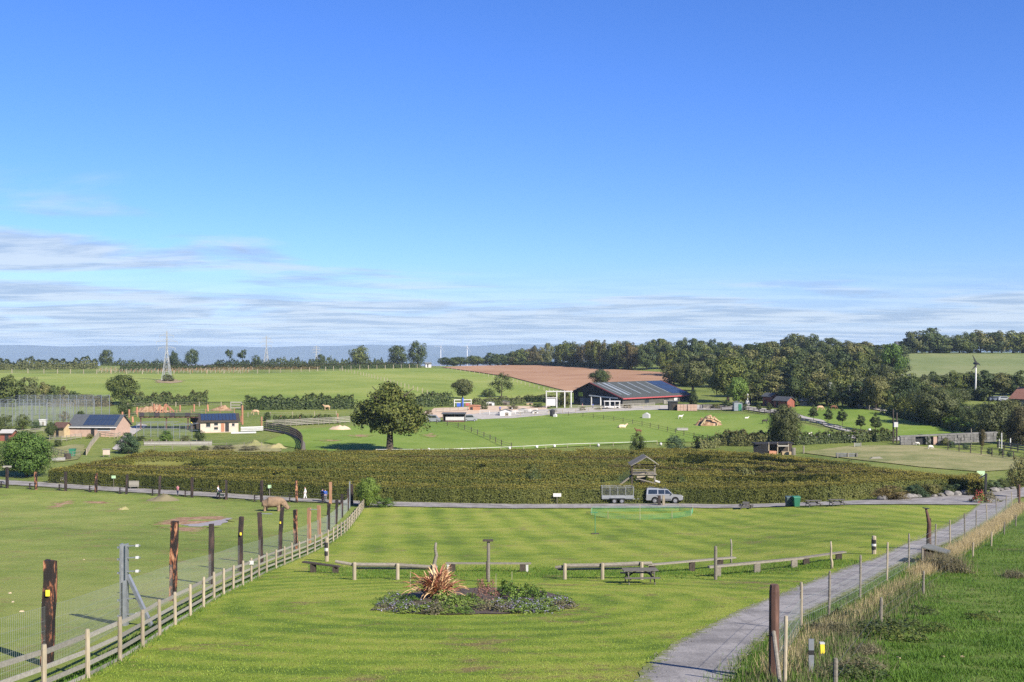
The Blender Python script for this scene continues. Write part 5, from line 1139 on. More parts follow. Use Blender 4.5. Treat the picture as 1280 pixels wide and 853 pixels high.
b = MB(); b.beam((2.0, -.5, .55), (3.1, 0, .5), .08, .1); b.beam((2.0, .5, .55), (3.1, 0, .5), .08, .1); b.build('drawbar', 'trailer_steel', tr); MB().tube([(2.7, 0, .1), (2.7, 0, .8)], .04, 8).build('jockey_wheel_post', 'trailer_steel', tr)
# green netting in front of the car
net = [at(*q) for q in ((739, 644), (760, 648.5), (800, 650), (840, 648.5), (864, 645), (866, 640.5), (850, 639), (800, 639.5), (740, 640), (739, 644))]
ng = thing('safety_netting', at(800, 646), 'bright green plastic netting round a patch of lawn before the car', 'netting'); b = MB()
nl = resample(net, .16)
for p in nl: b.box((p.x, p.y, float(zf(p.x, p.y))+.3), (.014, .014, .55))
for z in (.04, .17, .30, .43, .57):
    for a, c in zip(nl[::3], nl[3::3]): b.beam(G(a.x, a.y, z), G(c.x, c.y, z), .008, .014)
tag(b.build('net', 'net_green', ng, world=True), kind='stuff')
for p in net[:-1]: bar('stake', 'post_wood', G(p.x, p.y), G(p.x, p.y, .85), .05, .05, ng)
for i, (px, w_) in enumerate(((824, .35), (829.5, .3))):
    q = at_d(px, d0_-3.5); r = thing('timber_post', q, ['left', 'right'][i]+' of two thick timber posts in front of the car', 'post', 'timber posts before the car'); bar('post', 'dark_timber' if i == 0 else 'post_wood', q, q+Vector((0, 0, 1.25)), w_, w_, r)

# ---------------------------------------------------------------- wheelie bins, road bench, sign
def bin_(px, mat, lb, dy=0):
    q = at(px, 633.6); r = thing('wheelie_bin', q, lb, 'bin', 'wheelie bins'); b = MB()
    b.poly([(-.3, -.34, .06), (.3, -.34, .06), (.3, .34, .06), (-.3, .34, .06), (-.38, -.42, 1.1), (.38, -.42, 1.1), (.38, .42, 1.1), (-.38, .42, 1.1)], [(3, 2, 1, 0), (4, 5, 6, 7), (0, 1, 5, 4), (1, 2, 6, 5), (2, 3, 7, 6), (3, 0, 4, 7)]); b.build('body', mat, r)
    b = MB(); b.extrude([(-.44, 1.1), (-.42, 1.19), (.3, 1.24), (.46, 1.15), (.46, 1.1)], (-.42, 0, 0), (.42, 0, 0), (0, 1, 0), (0, 0, 1)); b.build('lid', mat, r); MB().tube([(-.3, .5, 1.12), (.3, .5, 1.12)], .03, 8).build('handle', mat, r)
    for s in (-1, 1): MB().tube([(s*.28-.03, .32, .1), (s*.28+.03, .32, .1)], .1, 12).build('wheel', 'tyre', r)
    r.rotation_euler.z = .1; return r
bin_(986.3, 'bin_grey', 'dark grey green wheelie bin, left of the pair by the road'); bin_(995.2, 'bin_green', 'bright green wheelie bin, right of the pair by the road')
q = at(575.5, 627.5); rb = thing('park_bench', q, 'weathered wooden bench against the front hedge of the maze', 'bench')
for k in range(3): bar('seat_slat', 'grey_wood', q+Vector((-1.05, -.25+k*.17, .45)), q+Vector((1.05, -.25+k*.17, .45)), .14, .04, rb)
for k in range(3): bar('back_slat', 'grey_wood', q+Vector((-1.05, .3+.03*k, .58+.15*k)), q+Vector((1.05, .3+.03*k, .58+.15*k)), .03, .12, rb)
for s in (-1, 1):
    bar('leg', 'grey_wood', q+Vector((s*.95, -.25, 0)), q+Vector((s*.95, -.25, .65)), .08, .08, rb); bar('leg', 'grey_wood', q+Vector((s*.95, .28, 0)), q+Vector((s*.95, .36, .98)), .08, .08, rb); bar('arm_rest', 'grey_wood', q+Vector((s*.95, -.3, .66)), q+Vector((s*.95, .34, .66)), .08, .05, rb)
def hedge_sign(px, py, w, h, mat, lb, d=None):
    p = at_d(px, d or float(np.interp(px, [p_[0] for p_ in FRONT], [fr[i].y for i in range(len(fr))]))-1.15); r = thing('sign_board', p, lb, 'sign'); c = zpix(py, p.y)-p.z
    MB().box((0, 0, c), (w, .04, h)).build('board', mat, r); MB().beam((0, .05, 0), (0, .05, c), .06, .06).build('post', 'grey_wood', r); return r
hedge_sign(696.5, 619, 1.0, .42, 'white_paint', 'white rectangular sign in front of the maze hedge')
hedge_sign(142, 596.5, .6, .4, 'pale_green', 'small green sign on the hedge behind the paddock posts, left', None); hedge_sign(337, 608.5, .45, .45, 'pale_green', 'small pale green sign on the hedge above the rhino')
# info table boards behind the paddock
for px, py, lb, w_, h_ in ((82, 600, 'grey picnic bench behind the third paddock post', 1.6, .5), (167.5, 606.5, 'pale slatted board behind the paddock posts', 1.4, .85)):
    q = at(px, py+5); r = thing('viewing_board', q, lb, 'board'); MB().box((0, 0, .75), (w_, .1, h_)).build('panel', 'rail_wood', r)
    for s in (-1, 1): MB().box((s*w_*.4, .08, .5), (.08, .08, 1.0)).build('leg', 'grey_wood', r)
    for k in range(4): MB().box((0, -.06, .75-h_*.4+k*h_*.26), (w_*1.02, .03, h_*.2)).build('slat', 'rail_wood', r)
q = at(9, 605); r = thing('info_post', q, 'white information post at the left frame edge', 'post'); bar('post', 'white_paint', q, P3(9.5, 585, q.y), .16, .16, r); bar('board', 'rail_wood', P3(4, 583.5, q.y), P3(14, 583.5, q.y), .3, .25, r)

# ---------------------------------------------------------------- lookout tower in the maze
dT = 149.0; q = at_d(804, dT); lk = thing('lookout_tower', q, 'wooden lookout tower with a gabled board roof rising out of the maze', 'tower')
def T(px, py, dd=0.): return P3(px, py, dT+dd)
PX = (790, 818.5); ztop = 582
for x in PX:
    for dd in (-1.2, 1.6): g = at_d(x, dT+dd); bar('corner_post', 'grey_wood' if x > 800 else 'dark_wood', g, Vector((g.x, g.y, T(x, ztop).z)), .2, .2, lk)
for k in range(7): y_ = -1.3+k*.48; bar('floor_plank', 'grey_wood', T(789, 592, 0)+Vector((0, y_, 0)), T(819.5, 592, 0)+Vector((0, y_, 0)), .46, .1, lk)
for py in (587.5, 590): bar('rail', 'grey_wood', T(790, py, -1.25), T(818.5, py, -1.25), .06, .12, lk)
bar('diagonal_brace', 'grey_wood', T(795, 598, -1.2), T(818, 604, -1.2), .1, .14, lk); bar('diagonal_brace', 'grey_wood', T(795, 600, -1.2), T(810, 591, -1.2), .1, .14, lk)
bar('side_board', 'post_wood', T(796, 595.5, -1.35), T(806, 593.8, -1.35), .06, .5, lk); bar('side_board', 'post_wood', T(810, 594.2, -1.35), T(817, 595.8, -1.35), .06, .5, lk)
ridge = T(806, 569.5, 0); 
for s, (ex, ey) in ((-1, (786.5, 580.5)), (1, (821, 579.5))):
    e_ = T(ex, ey, 0)
    for k in range(6):
        y0 = -1.9+k*.7; bar('roof_board', 'grey_wood' if s < 0 else 'rail_wood', ridge+Vector((0, y0, .0)), e_+Vector((0, y0, 0)), .69, .07, lk)
for dd in (-1.2, 1.6): bar('tie_beam', 'dark_wood', T(789, 581, dd), T(820, 581, dd), .1, .14, lk)
bar('ridge_beam', 'dark_wood', ridge+Vector((0, -1.9, -.1)), ridge+Vector((0, 1.9, -.1)), .12, .12, lk)
# ramp with netted sides on the left
for y_ in (-1.0, -.2): bar('ramp_stringer', 'grey_wood', T(773, 606, 0)+Vector((0, y_, 0)), T(790, 593, 0)+Vector((0, y_, 0)), .1, .2, lk)
for k in range(9): a = T(773, 606, 0).lerp(T(790, 593, 0), k/8.5); bar('tread', 'grey_wood', a+Vector((0, -1.0, .12)), a+Vector((0, -.2, .12)), .22, .05, lk)
b = MB()
for k in range(26): a = T(773, 606, -1.05).lerp(T(790, 593, -1.05), k/25); b.box((a.x, a.y, a.z+.5), (.025, .025, 1.0))
for z in (.0, .25, .5, .75, 1.0): b.beam(T(773, 606, -1.05)+Vector((0, 0, z)), T(790, 593, -1.05)+Vector((0, 0, z)), .025, .03)
b.build('ramp_net', 'bluish_leaf', lk, world=True)
MB().tube([T(803, 607, -.4), T(803, 602, -.4), T(803, 596, -.4)], [.2, .42, .46], 12).build('slide_tube', 'black_plastic', lk, world=True); bar('telescope', 'white_paint', T(819, 601, -1.3), T(825, 603, -1.4), .18, .2, lk)
# ---------------------------------------------------------------- living things
def skin_body(name, verts, edges, mat, parent, root=0, sub=2):
    me = bpy.data.meshes.new(name); me.from_pydata([v[:3] for v in verts], edges, []); me.materials.append(MATS[mat])
    bm = bmesh.new(); bm.from_mesh(me); ly = bm.verts.layers.skin.verify(); bm.verts.ensure_lookup_table()
    for i, v in enumerate(verts):
        r = v[3]; bm.verts[i][ly].radius = (r, r) if not isinstance(r, tuple) else r; bm.verts[i][ly].use_root = (i == root)
    bm.to_mesh(me); bm.free(); o = add(name, me, parent)
    m = o.modifiers.new('skin', 'SKIN'); m.use_smooth_shade = True; s = o.modifiers.new('sub', 'SUBSURF'); s.levels = 1; s.render_levels = sub; return o
def chain(V, E, start, pts):
    prev = start
    for p in pts:
        V.append(p); E.append((prev, len(V)-1)); prev = len(V)-1
    return prev
# white rhino grazing, facing right
p = at(342, 639.3); rh = thing('rhino', p, 'sandy brown rhino grazing with lowered head in the paddock', 'rhino')
V = [(0, 0, 1.02, .66)]; E = []
hip = chain(V, E, 0, [(-.5, 0, 1.04, .64), (-.95, 0, 1.08, .52), (-1.22, 0, 1.0, .28)]); tail = chain(V, E, hip, [(-1.36, 0, .78, .05), (-1.38, 0, .5, .04)])
sh_ = chain(V, E, 0, [(.48, 0, 1.06, .62), (.82, 0, 1.22, .52), (1.08, 0, 1.08, .42)]); hd = chain(V, E, sh_, [(1.34, 0, .80, .34), (1.54, 0, .52, .27), (1.68, 0, .32, .23), (1.76, 0, .22, .18)])
for s in (-1, 1):
    chain(V, E, 2, [(-.95, s*.32, .74, .34), (-.86, s*.34, .5, .23), (-.98, s*.34, .3, .17), (-.95, s*.34, .08, .19), (-.9, s*.34, .02, .19)])
    chain(V, E, 6, [(.62, s*.32, .72, .29), (.66, s*.33, .46, .21), (.63, s*.33, .25, .17), (.65, s*.33, .07, .19), (.69, s*.33, .02, .19)])
    chain(V, E, 9, [(1.2, s*.22, 1.12, .09), (1.15, s*.27, 1.3, .06)])
skin_body('body', V, E, 'rhino_hide', rh)
MB().tube([(1.74, 0, .36), (1.9, 0, .5), (1.98, 0, .74)], [.12, .08, .015], 10).build('horn', 'horn', rh, True); MB().tube([(1.6, 0, .62), (1.7, 0, .7), (1.75, 0, .82)], [.07, .04, .01], 10).build('rear_horn', 'horn', rh, True)
for s in (-1, 1): MB().tube([(1.44, s*.245, .72), (1.45, s*.27, .72)], .035, 8).build('eye', 'black_plastic', rh, True)

def quadruped(name, label, cat, px, py, lenpx, mat, face=1, graze=False, lie=False, group=None, neck=.35, legs=.5, shag=1., rz=0., head=None, Lm=None):
    p = at(px, py); L = Lm or lenpx*p.y/F; r = thing(name, p, label, cat, group, (0 if face > 0 else math.pi)+rz); g = L*.19*shag; zb = (L*legs+g*.55) if not lie else g*.8
    V = [(0, 0, zb, g)]; E = []
    hp = chain(V, E, 0, [(-L*.25, 0, zb, g*.98), (-L*.42, 0, zb+.01*L, g*.75)]); chain(V, E, hp, [(-L*.5, 0, zb-L*.02, g*.16), (-L*.52, 0, zb-L*.2, g*.1)])
    sh = chain(V, E, 0, [(L*.22, 0, zb+.01*L, g*.95), (L*.36, 0, zb+.03*L, g*.72)]); isx = len(V)-1
    if graze: hd = chain(V, E, sh, [(L*.47, 0, zb-L*.05, g*.45), (L*.56, 0, zb-L*.22, g*.36), (L*.63, 0, zb-L*.36, g*.36), (L*.70, 0, zb-L*.46, g*.22)])
    else: hd = chain(V, E, sh, [(L*.46, 0, zb+L*neck*.5, g*.45), (L*.52, 0, zb+L*neck*.85, g*.38), (L*.60, 0, zb+L*neck*.86, g*.36), (L*.70, 0, zb+L*neck*.72, g*.22)])
    ie = len(V)-2
    for s in (-1, 1):
        if lie:
            chain(V, E, 2, [(-L*.32, s*g*.8, g*.5, g*.35), (-L*.18, s*g*1.0, g*.2, g*.16)]); chain(V, E, isx-1, [(L*.26, s*g*.7, g*.4, g*.28), (L*.4, s*g*.8, g*.15, g*.14)])
        else:
            chain(V, E, 2, [(-L*.38, s*g*.5, zb-g*.7, g*.42), (-L*.36, s*g*.55, zb*.52, g*.24), (-L*.41, s*g*.55, zb*.3, g*.15), (-L*.39, s*g*.55, .02, g*.17)])
            chain(V, E, isx-1, [(L*.27, s*g*.5, zb-g*.75, g*.34), (L*.28, s*g*.52, zb*.48, g*.2), (L*.275, s*g*.52, zb*.25, g*.14), (L*.29, s*g*.52, .02, g*.17)])
        hx = V[ie]; chain(V, E, ie, [(hx[0]-g*.15, s*g*.35, hx[2]+g*.35, g*.12)])
    skin_body('body', V, E, mat, r); return r
simple('hide_tan', (.48, .33, .20), (.36, .23, .13), 3, .95, orand=.1); simple('hide_cream', (.62, .50, .34), (.5, .38, .25), 3, .95, orand=.1); simple('hide_brown', (.16, .075, .04), (.10, .05, .03), 3, .95, orand=.1)
simple('fleece', (.66, .62, .54), (.52, .48, .41), 6, .95, orand=.1); simple('hide_dark', (.05, .04, .035), (.03, .025, .02), 4, .95, orand=.1)
quadruped('antelope', 'sandy coloured antelope standing before the clipped hedgerow', 'antelope', 408.5, 513, 9, 'hide_tan', -1, neck=.25, Lm=1.9)
quadruped('antelope', 'sandy coloured antelope grazing left of the boardwalk start', 'antelope', 319.5, 519, 9, 'hide_tan', -1, True, Lm=1.9)
quadruped('cow', 'cream cow lying in the big green field below the barn', 'cow', 777.5, 535, 11, 'hide_cream', 1, lie=True, neck=.28, shag=1.15)
quadruped('horse', 'brown pony standing above the left maze shrub', 'pony', 798, 543, 8, 'hide_brown', -1, neck=.4)
quadruped('sheep', 'white and dark goat left of the log pile mound', 'goat', 850.5, 524, 6, 'fleece', 1, neck=.3, shag=1.1)
quadruped('sheep', 'white goose like sheep lying right of the log pile mound', 'sheep', 933, 523.5, 5.5, 'fleece', 1, lie=True, shag=1.1)
quadruped('goat', 'dark and white goat near the olive tree', 'goat', 956, 530, 7, 'hide_dark', 1, neck=.3)
quadruped('sheep', 'white sheep lying in the field right of the olive tree', 'sheep', 1011.5, 543.5, 5.5, 'fleece', 1, lie=True, shag=1.3)
quadruped('horse', 'brown horse standing at the top of the young tree paddock', 'horse', 1042, 513, 8, 'hide_brown', 1, True)
quadruped('horse', 'tan pony grazing left of the brown horse', 'pony', 1025, 513.5, 8, 'hide_tan', 1, True)
quadruped('sheep', 'white sheep before the stone wall shed, left one', 'sheep', 1147, 557, 5, 'fleece', -1, neck=.2, shag=1.2)
quadruped('sheep', 'white and brown sheep grazing below the stone wall shed', 'sheep', 1163, 562, 6.5, 'fleece', 1, True, shag=1.2)

def person(px, py, label, jacket, trousers, face=0., bag=False, Hh=1.7, stride=.16, arms=(.1, -.1), dup=None):
    p = at(px, py); r = thing('person', p, label, 'person', None, face); k = Hh/1.7
    S_ = lambda v: tuple(c*k for c in v[:3])+((v[3]*k),)
    V = [(0, 0, .95, .12)]; E = []
    ch = chain(V, E, 0, [(0, 0, 1.12, .115), (.01, 0, 1.32, .125), (.01, 0, 1.44, .07), (.02, 0, 1.52, .05), (.03, 0, 1.60, .085), (.035, 0, 1.66, .075)])
    for s, st_ in ((1, stride), (-1, -stride)):
        chain(V, E, 0, [(0, s*.1, .86, .09), (st_*.55+.03, s*.1, .5, .062), (st_, s*.1, .1, .045), (st_+.12, s*.1, .035, .04)])
        a = arms[0] if s > 0 else arms[1]
        q = chain(V, E, 2, [(0, s*.17, 1.38, .055), (a*.6-.03, s*.22, 1.13, .045), (a*1.6+.02, s*.21, .92, .034), (a*1.9+.03, s*.21, .84, .03)])
        for f_ in range(4): chain(V, E, q, [(a*1.9+.04+(.012*f_), s*(.2-.01*f_), .77+.008*f_, .009)])
        chain(V, E, q, [(a*1.9+.07, s*.18, .81, .010)])
    skin_body('body', [S_(v) for v in V], E, 'skin', r)
    V = [(0, 0, .92, .15)]; E = []; chain(V, E, 0, [(0, 0, 1.12, .145), (.01, 0, 1.33, .155), (.01, 0, 1.45, .085)])
    for s in (1, -1): a = arms[0] if s > 0 else arms[1]; chain(V, E, 2, [(0, s*.18, 1.38, .075), (a*.6-.03, s*.225, 1.13, .062), (a*1.6+.02, s*.215, .93, .05)])
    skin_body('jacket', [S_(v) for v in V], E, jacket, r)
    V = [(0, 0, .93, .14)]; E = []
    for s, st_ in ((1, stride), (-1, -stride)): chain(V, E, 0, [(0, s*.1, .84, .11), (st_*.55+.03, s*.1, .5, .082), (st_, s*.1, .12, .065)])
    skin_body('trousers', [S_(v) for v in V], E, trousers, r)
    V = [(.01, 0, 1.68, .085), (-.04, 0, 1.62, .075), (-.05, 0, 1.55, .05)]; skin_body('hair', [S_(v) for v in V], [(0, 1), (1, 2)], 'hair', r)
    for s, st_ in ((1, stride), (-1, -stride)): MB().box(((st_+.06)*k, s*.1*k, .04*k), (.27*k, .1*k, .08*k)).build('shoe', 'black_plastic', r)
    if bag: MB().box((-.22*k, 0, 1.22*k), (.16, .28, .42)).build('backpack', 'cloth_navy', r)
    return r
person(222, 620, 'small person in a pinkish top and dark trousers walking on the road', 'cloth_pink', 'cloth_navy', 1.2, Hh=1.45)
pa_ = person(272.5, 623, 'person in a white top pushing a dark pushchair on the road', 'cloth_white', 'cloth_navy', 0., arms=(.28, .28))
q = at(276.5, 623.6); pu = thing('pushchair', q, 'dark pushchair pushed by the person in the white top', 'pushchair'); b = MB(); b.extrude([(-.3, .45), (.35, .4), (.4, .55), (-.15, .6), (-.35, 1.0), (-.45, .98)], (0, -.24, 0), (0, .24, 0), (1, 0, 0), (0, 0, 1)); b.build('seat', 'cloth_green', pu)
b = MB(); b.extrude([(-.4, .95), (-.3, 1.12), (-.05, 1.15), (.12, 1.02), (-.1, .98)], (0, -.25, 0), (0, .25, 0), (1, 0, 0), (0, 0, 1)); b.build('hood', 'cloth_navy', pu)
for s in (-1, 1):
    MB().beam((-.75, s*.22, 1.02), (.45, s*.22, .15), .03, .03).build('frame', 'black_plastic', pu); MB().beam((-.05, s*.22, .55), (-.4, s*.22, .14), .03, .03).build('frame', 'black_plastic', pu)
    for x in (-.4, .45): MB().tube([(x, s*.24-.02, .13), (x, s*.24+.02, .13)], .13, 14).build('wheel', 'tyre', pu)
MB().beam((-.75, -.24, 1.02), (-.75, .24, 1.02), .03, .03).build('handle', 'black_plastic', pu)
person(381.5, 624.3, 'person all in white walking along the road behind the rhino', 'cloth_white', 'cloth_white', 3.3, Hh=1.65)
person(403, 627.3, 'person in a blue jacket with dark trousers on the road', 'cloth_blue', 'cloth_navy', 1.4, bag=True)
person(406.5, 627.6, 'second person in blue with a pale hood close beside the first', 'cloth_blue', 'cloth_grey', 1.7, Hh=1.66)

# ---------------------------------------------------------------- road bed at the right: shrubs, rocks, sign post
for i, (px, py, w, t_, m) in enumerate(((1112, 624.5, 46, 607, 'hedge_bronze'), (1142, 622, 30, 606, 'bluish_leaf'), (1163, 620.5, 28, 605, 'olive_leaf'), (1180, 619, 24, 604, 'dark_leaf'), (1197, 617.5, 26, 604, 'bluish_leaf'), (1215, 615, 26, 601, 'hedge_bronze'), (1240, 612, 22, 600, 'bluish_leaf'), (1255, 610, 22, 598, 'dark_leaf'), (1276, 607, 26, 596, 'dark_leaf'), (1155, 622.5, 16, 614, 'bluish_leaf'))):
    tree('bed_shrub', 'bush', m, px, py, t_, w*1.1, ['bronze shrub at the left end of the rock edged bed', 'bluish shrub in the rock edged bed beside the bronze one', 'olive shrub in the rock edged bed', 'dark shrub in the rock edged bed', 'bluish shrub near the middle of the rock edged bed', 'bronze shrub behind the dark sign post', 'bluish shrub right of the dark sign post', 'dark shrub before the thin sapling', 'dark shrub at the right frame edge by the road', 'small low bluish shrub at the front of the rock edged bed'][i], 'shrub', 'shrubs in the rock edged bed', trunk=False)
rk = random.Random(6)
for i, px in enumerate((1103, 1113, 1121, 1128, 1136, 1141, 1148, 1168, 1176, 1186, 1196, 1206, 1214, 1222, 1243, 1250, 1258, 1266)):
    q = at(px, float(np.interp(px, [1100, 1160, 1220, 1270], [625.5, 622, 618, 611.5]))); s = rk.uniform(.3, .6); b = MB()
    bm = bmesh.new(); bmesh.ops.create_icosphere(bm, subdivisions=2, radius=1)
    for v in bm.verts: v.co = Vector((v.co.x*s*1.25, v.co.y*s, v.co.z*s*.75))*(1+rk.uniform(-.16, .16))+Vector((0, 0, s*.4))
    me = bpy.data.meshes.new('rock'); bm.to_mesh(me); bm.free(); me.materials.append(MATS['rock'])
    tag(add('edging_rock', me, None, q), 'pale boulder in the rock edging along the road at the right', 'rock', 'rocks edging the road bed')
q = at(1231.5, 628); sp = thing('sign_post', q, 'tall dark post with a small pointer sign in a red flowered bed by the road', 'sign')
bar('post', 'black_paint', q, P3(1232.5, 592, q.y), .22, .22, sp); bar('pointer', 'black_paint', P3(1231.5, 594, q.y), P3(1224, 598, q.y), .1, .14, sp); 
q2 = at(1228, 620); 
r = thing('flower_bush', at(1224, 628.5), 'red flowered bush at the foot of the dark sign post', 'bush'); add('foliage', CL[1], r); tag(add('flowers', clump_mesh(77, 500, .09, .55, .62, 'red_flower'), r), kind='stuff'); r.scale = (1.7, 1.4, 1.9)
r = thing('flower_bush', at(1237, 628.5), 'green bush right of the red flowered bush', 'bush'); add('foliage', CL[2], r); r.scale = (1.9, 1.4, 2.0)
q = at(1226, 607); r = thing('sign_board', q, 'pale green panel beside the dark sign post', 'sign'); MB().box((0, 0, 1.6), (1.1, .06, .8)).build('panel', 'pale_green', r); MB().box((0, .06, .8), (.1, .06, 1.6)).build('post', 'grey_wood', r)

# ---------------------------------------------------------------- buildings
simple('brick_wall', (.40, .28, .215), (.30, .20, .15), 2, .9, orand=0); simple('cream_wall', (.50, .41, .33), (.40, .32, .25), 1.2, .9, orand=0)
t = NT('solar_panel'); t.out((.022, .035, .066), .35, 0, .35)
t = NT('window_glass'); t.out((.025, .03, .035), .1, 0, .5)
simple('slate', (.075, .08, .085), (.05, .055, .06), 2, .75, orand=.1); simple('tile_red', (.27, .13, .09), (.19, .09, .06), 2, .85, orand=.1); simple('barn_black', (.026, .025, .026), (.018, .018, .019), 2, .9, orand=.15)
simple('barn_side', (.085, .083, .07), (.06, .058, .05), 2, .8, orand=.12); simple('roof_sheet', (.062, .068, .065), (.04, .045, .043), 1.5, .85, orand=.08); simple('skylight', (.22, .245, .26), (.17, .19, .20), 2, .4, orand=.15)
simple('trim_red', (.34, .07, .075), (.28, .06, .065), 3, .6, orand=0); simple('blue_door', (.07, .085, .12), (.055, .068, .10), 2, .6, orand=0); simple('hay', (.42, .33, .19), (.32, .23, .13), 2, .95, orand=.2)
simple('red_boards', (.24, .085, .055), (.17, .055, .04), 2, .8, orand=.15); simple('blue_paint', (.05, .12, .45), (.04, .09, .36), 3, .5, orand=0); simple('stone_wall', (.20, .19, .175), (.10, .098, .09), 1.5, .95, orand=.2, bump=.05)
simple('play_orange', (.38, .19, .11), (.30, .13, .08), 3, .8)

class Frame:
    """local frame of a building: a along its long side, b across it"""
    def __init__(s, o, a): s.o = Vector(o); s.a = Vector((a[0], a[1], 0)).normalized(); s.b = Vector((-s.a.y, s.a.x, 0))
    def __call__(s, a, b, z): return s.o+s.a*a+s.b*b+Vector((0, 0, z))
def slab(fr, pts, th, nrm):
    P_ = [fr(*p) for p in pts]; n = Vector(nrm)*th; m = len(P_)
    return MB().poly(P_+[p+n for p in P_], [tuple(range(m-1, -1, -1)), tuple(range(m, 2*m))]+[(i, (i+1) % m, m+(i+1) % m, m+i) for i in range(m)])
def fbox(fr, a0, a1, b0, b1, z0, z1):
    P_ = [fr(a, b, z) for z in (z0, z1) for a, b in ((a0, b0), (a1, b0), (a1, b1), (a0, b1))]
    return MB().poly(P_, [(3, 2, 1, 0), (4, 5, 6, 7), (0, 1, 5, 4), (1, 2, 6, 5), (2, 3, 7, 6), (3, 0, 4, 7)])
# the black barn: near corner C, side runs right and away, gable runs left and away
C = at_d(778, 350); E_ = Vector((.159*377, 377, 0)); fb = Frame((C.x, C.y, zpix(511.5, 350)), (E_.x-C.x, E_.y-C.y)); Lb = 37.0; Wb = 19.9
barn = thing('barn', fb.o, 'large black barn with a long grey roof, light strips and red edging', 'barn'); br = dict(parent=barn, world=True)
ze, zl, zr, rb_ = 3.5, 5.0, 7.9, 12.6
def roofz(b_): return ze+(zr-ze)*b_/rb_ if b_ < rb_ else zr+(zl-zr)*(b_-rb_)/(Wb-rb_)
slab(fb, [(0, 0, -1), (0, Wb, -1), (0, Wb, zl), (0, rb_, zr), (0, 0, ze)], .15, fb.a).build('gable_wall', 'barn_black', **br)
slab(fb, [(Lb, 0, -1), (Lb, Wb, -1), (Lb, Wb, zl), (Lb, rb_, zr), (Lb, 0, ze)], .15, -fb.a).build('end_wall', 'barn_black', **br)
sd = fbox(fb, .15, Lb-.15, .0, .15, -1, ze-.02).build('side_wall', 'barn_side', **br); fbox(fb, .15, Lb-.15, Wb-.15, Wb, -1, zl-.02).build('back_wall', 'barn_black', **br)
nrm = (fb(0, rb_, zr)-fb(0, 0, ze)).cross(fb.a).normalized(); nrm = nrm if nrm.z > 0 else -nrm
nrm2 = (fb(0, Wb, zl)-fb(0, rb_, zr)).cross(fb.a).normalized(); nrm2 = nrm2 if nrm2.z > 0 else -nrm2
NB = 15; strips = {1: 'skylight', 3: 'skylight', 5: 'skylight', 7: 'skylight', 9: 'skylight', 11: 'skylight'}; sl_ = (zr-ze)/rb_
for k in range(NB):
    a0 = -.6+(Lb+1.2)*k/NB; a1 = -.6+(Lb+1.2)*(k+1)/NB-.04
    slab(fb, [(a0, -.7, ze-.7*sl_), (a1, -.7, ze-.7*sl_), (a1, rb_, zr), (a0, rb_, zr)], .12, nrm).build('roof_sheet', 'roof_sheet', **br)
    slab(fb, [(a0, Wb+.6, zl-.25), (a1, Wb+.6, zl-.25), (a1, rb_, zr), (a0, rb_, zr)], .12, nrm2).build('roof_sheet', 'roof_sheet', **br)
    if k in strips or k == 2:
        w0, w1 = (.15, .75) if k != 2 else (.1, 1.5); lo, hi = (.12, .62) if k != 1 else (.12, .85)
        o_ = nrm*.14; f0, f1 = rb_*lo, rb_*(.95 if k in (1, 2) else .93)
        slab(Frame(fb.o+o_, fb.a), [(a0+w0, f0+(.8 if k % 2 else 0), ze+f0*sl_+(.8*sl_ if k % 2 else 0)), (a0+w1, f0+(.8 if k % 2 else 0), ze+f0*sl_+(.8*sl_ if k % 2 else 0)), (a0+w1, f1, ze+f1*sl_), (a0+w0, f1, ze+f1*sl_)], .03, nrm).build('skylight', 'skylight', **br)
for i in range(5):
    for j in range(3):
        a0 = Lb-8.3+i*1.72; f0 = rb_*(.1+.29*j); f1 = f0+rb_*.27; slab(Frame(fb.o+nrm*.16, fb.a), [(a0, f0, ze+f0*sl_), (a0+1.64, f0, ze+f0*sl_), (a0+1.64, f1, ze+f1*sl_), (a0, f1, ze+f1*sl_)], .05, nrm).build('solar_panel', 'solar_panel', **br)
for a0, a1, zz_ in ((-.6, 17, 0), (17, Lb+.6, .0)): fbox(fb, a0, a1-.02, -.82, -.7, ze-.7*sl_-.2, ze-.7*sl_+.16).build('fascia', 'trim_red', **br)
for a_ in (-.66, Lb+.62):
    MB().beam(fb(a_, -.75, ze-.75*sl_+.1), fb(a_, rb_, zr+.12), .08, .3).build('barge_board', 'trim_red', **br)
MB().beam(fb(-.66, rb_, zr+.12), fb(-.66, Wb+.6, zl-.2), .08, .25).build('barge_board', 'barn_black', **br)
# lean-to mouth with a white frame in the gable
MB().beam(fb(-.3, 1.5, 3.3), fb(-.3, 13.2, 3.9), .25, .4).build('canopy_beam', 'white_paint', **br)
for b_ in (4.6, 8.4, 12.2): MB().beam(fb(-.3, b_, -1), fb(-.3, b_, 3.5), .35, .35).build('canopy_post', 'white_paint', **br)
for b0, b1, m in ((9.0, 12.0, 'blue_door'), (5.2, 8.0, 'black_paint'), (13.0, 17.0, 'blue_door')): fbox(fb, -.12, .0, b0, b1, -1, 3.0).build('door', m, **br)
for a0, a1 in ((11.6, 13.9), (22.2, 24.9)): fbox(fb, a0, a1, -.06, .0, 1.4, 2.6).build('window', 'window_glass', **br)
fbox(fb, 27.8, 29.9, -.08, .0, .2, 3.0).build('white_door', 'white_paint', **br)
MB().box(fb(-.2, 16.8, 4.2), (.2, 1.6, 1.3), math.atan2(fb.a.y, fb.a.x)).build('round_sign', 'green_leaf', **br)
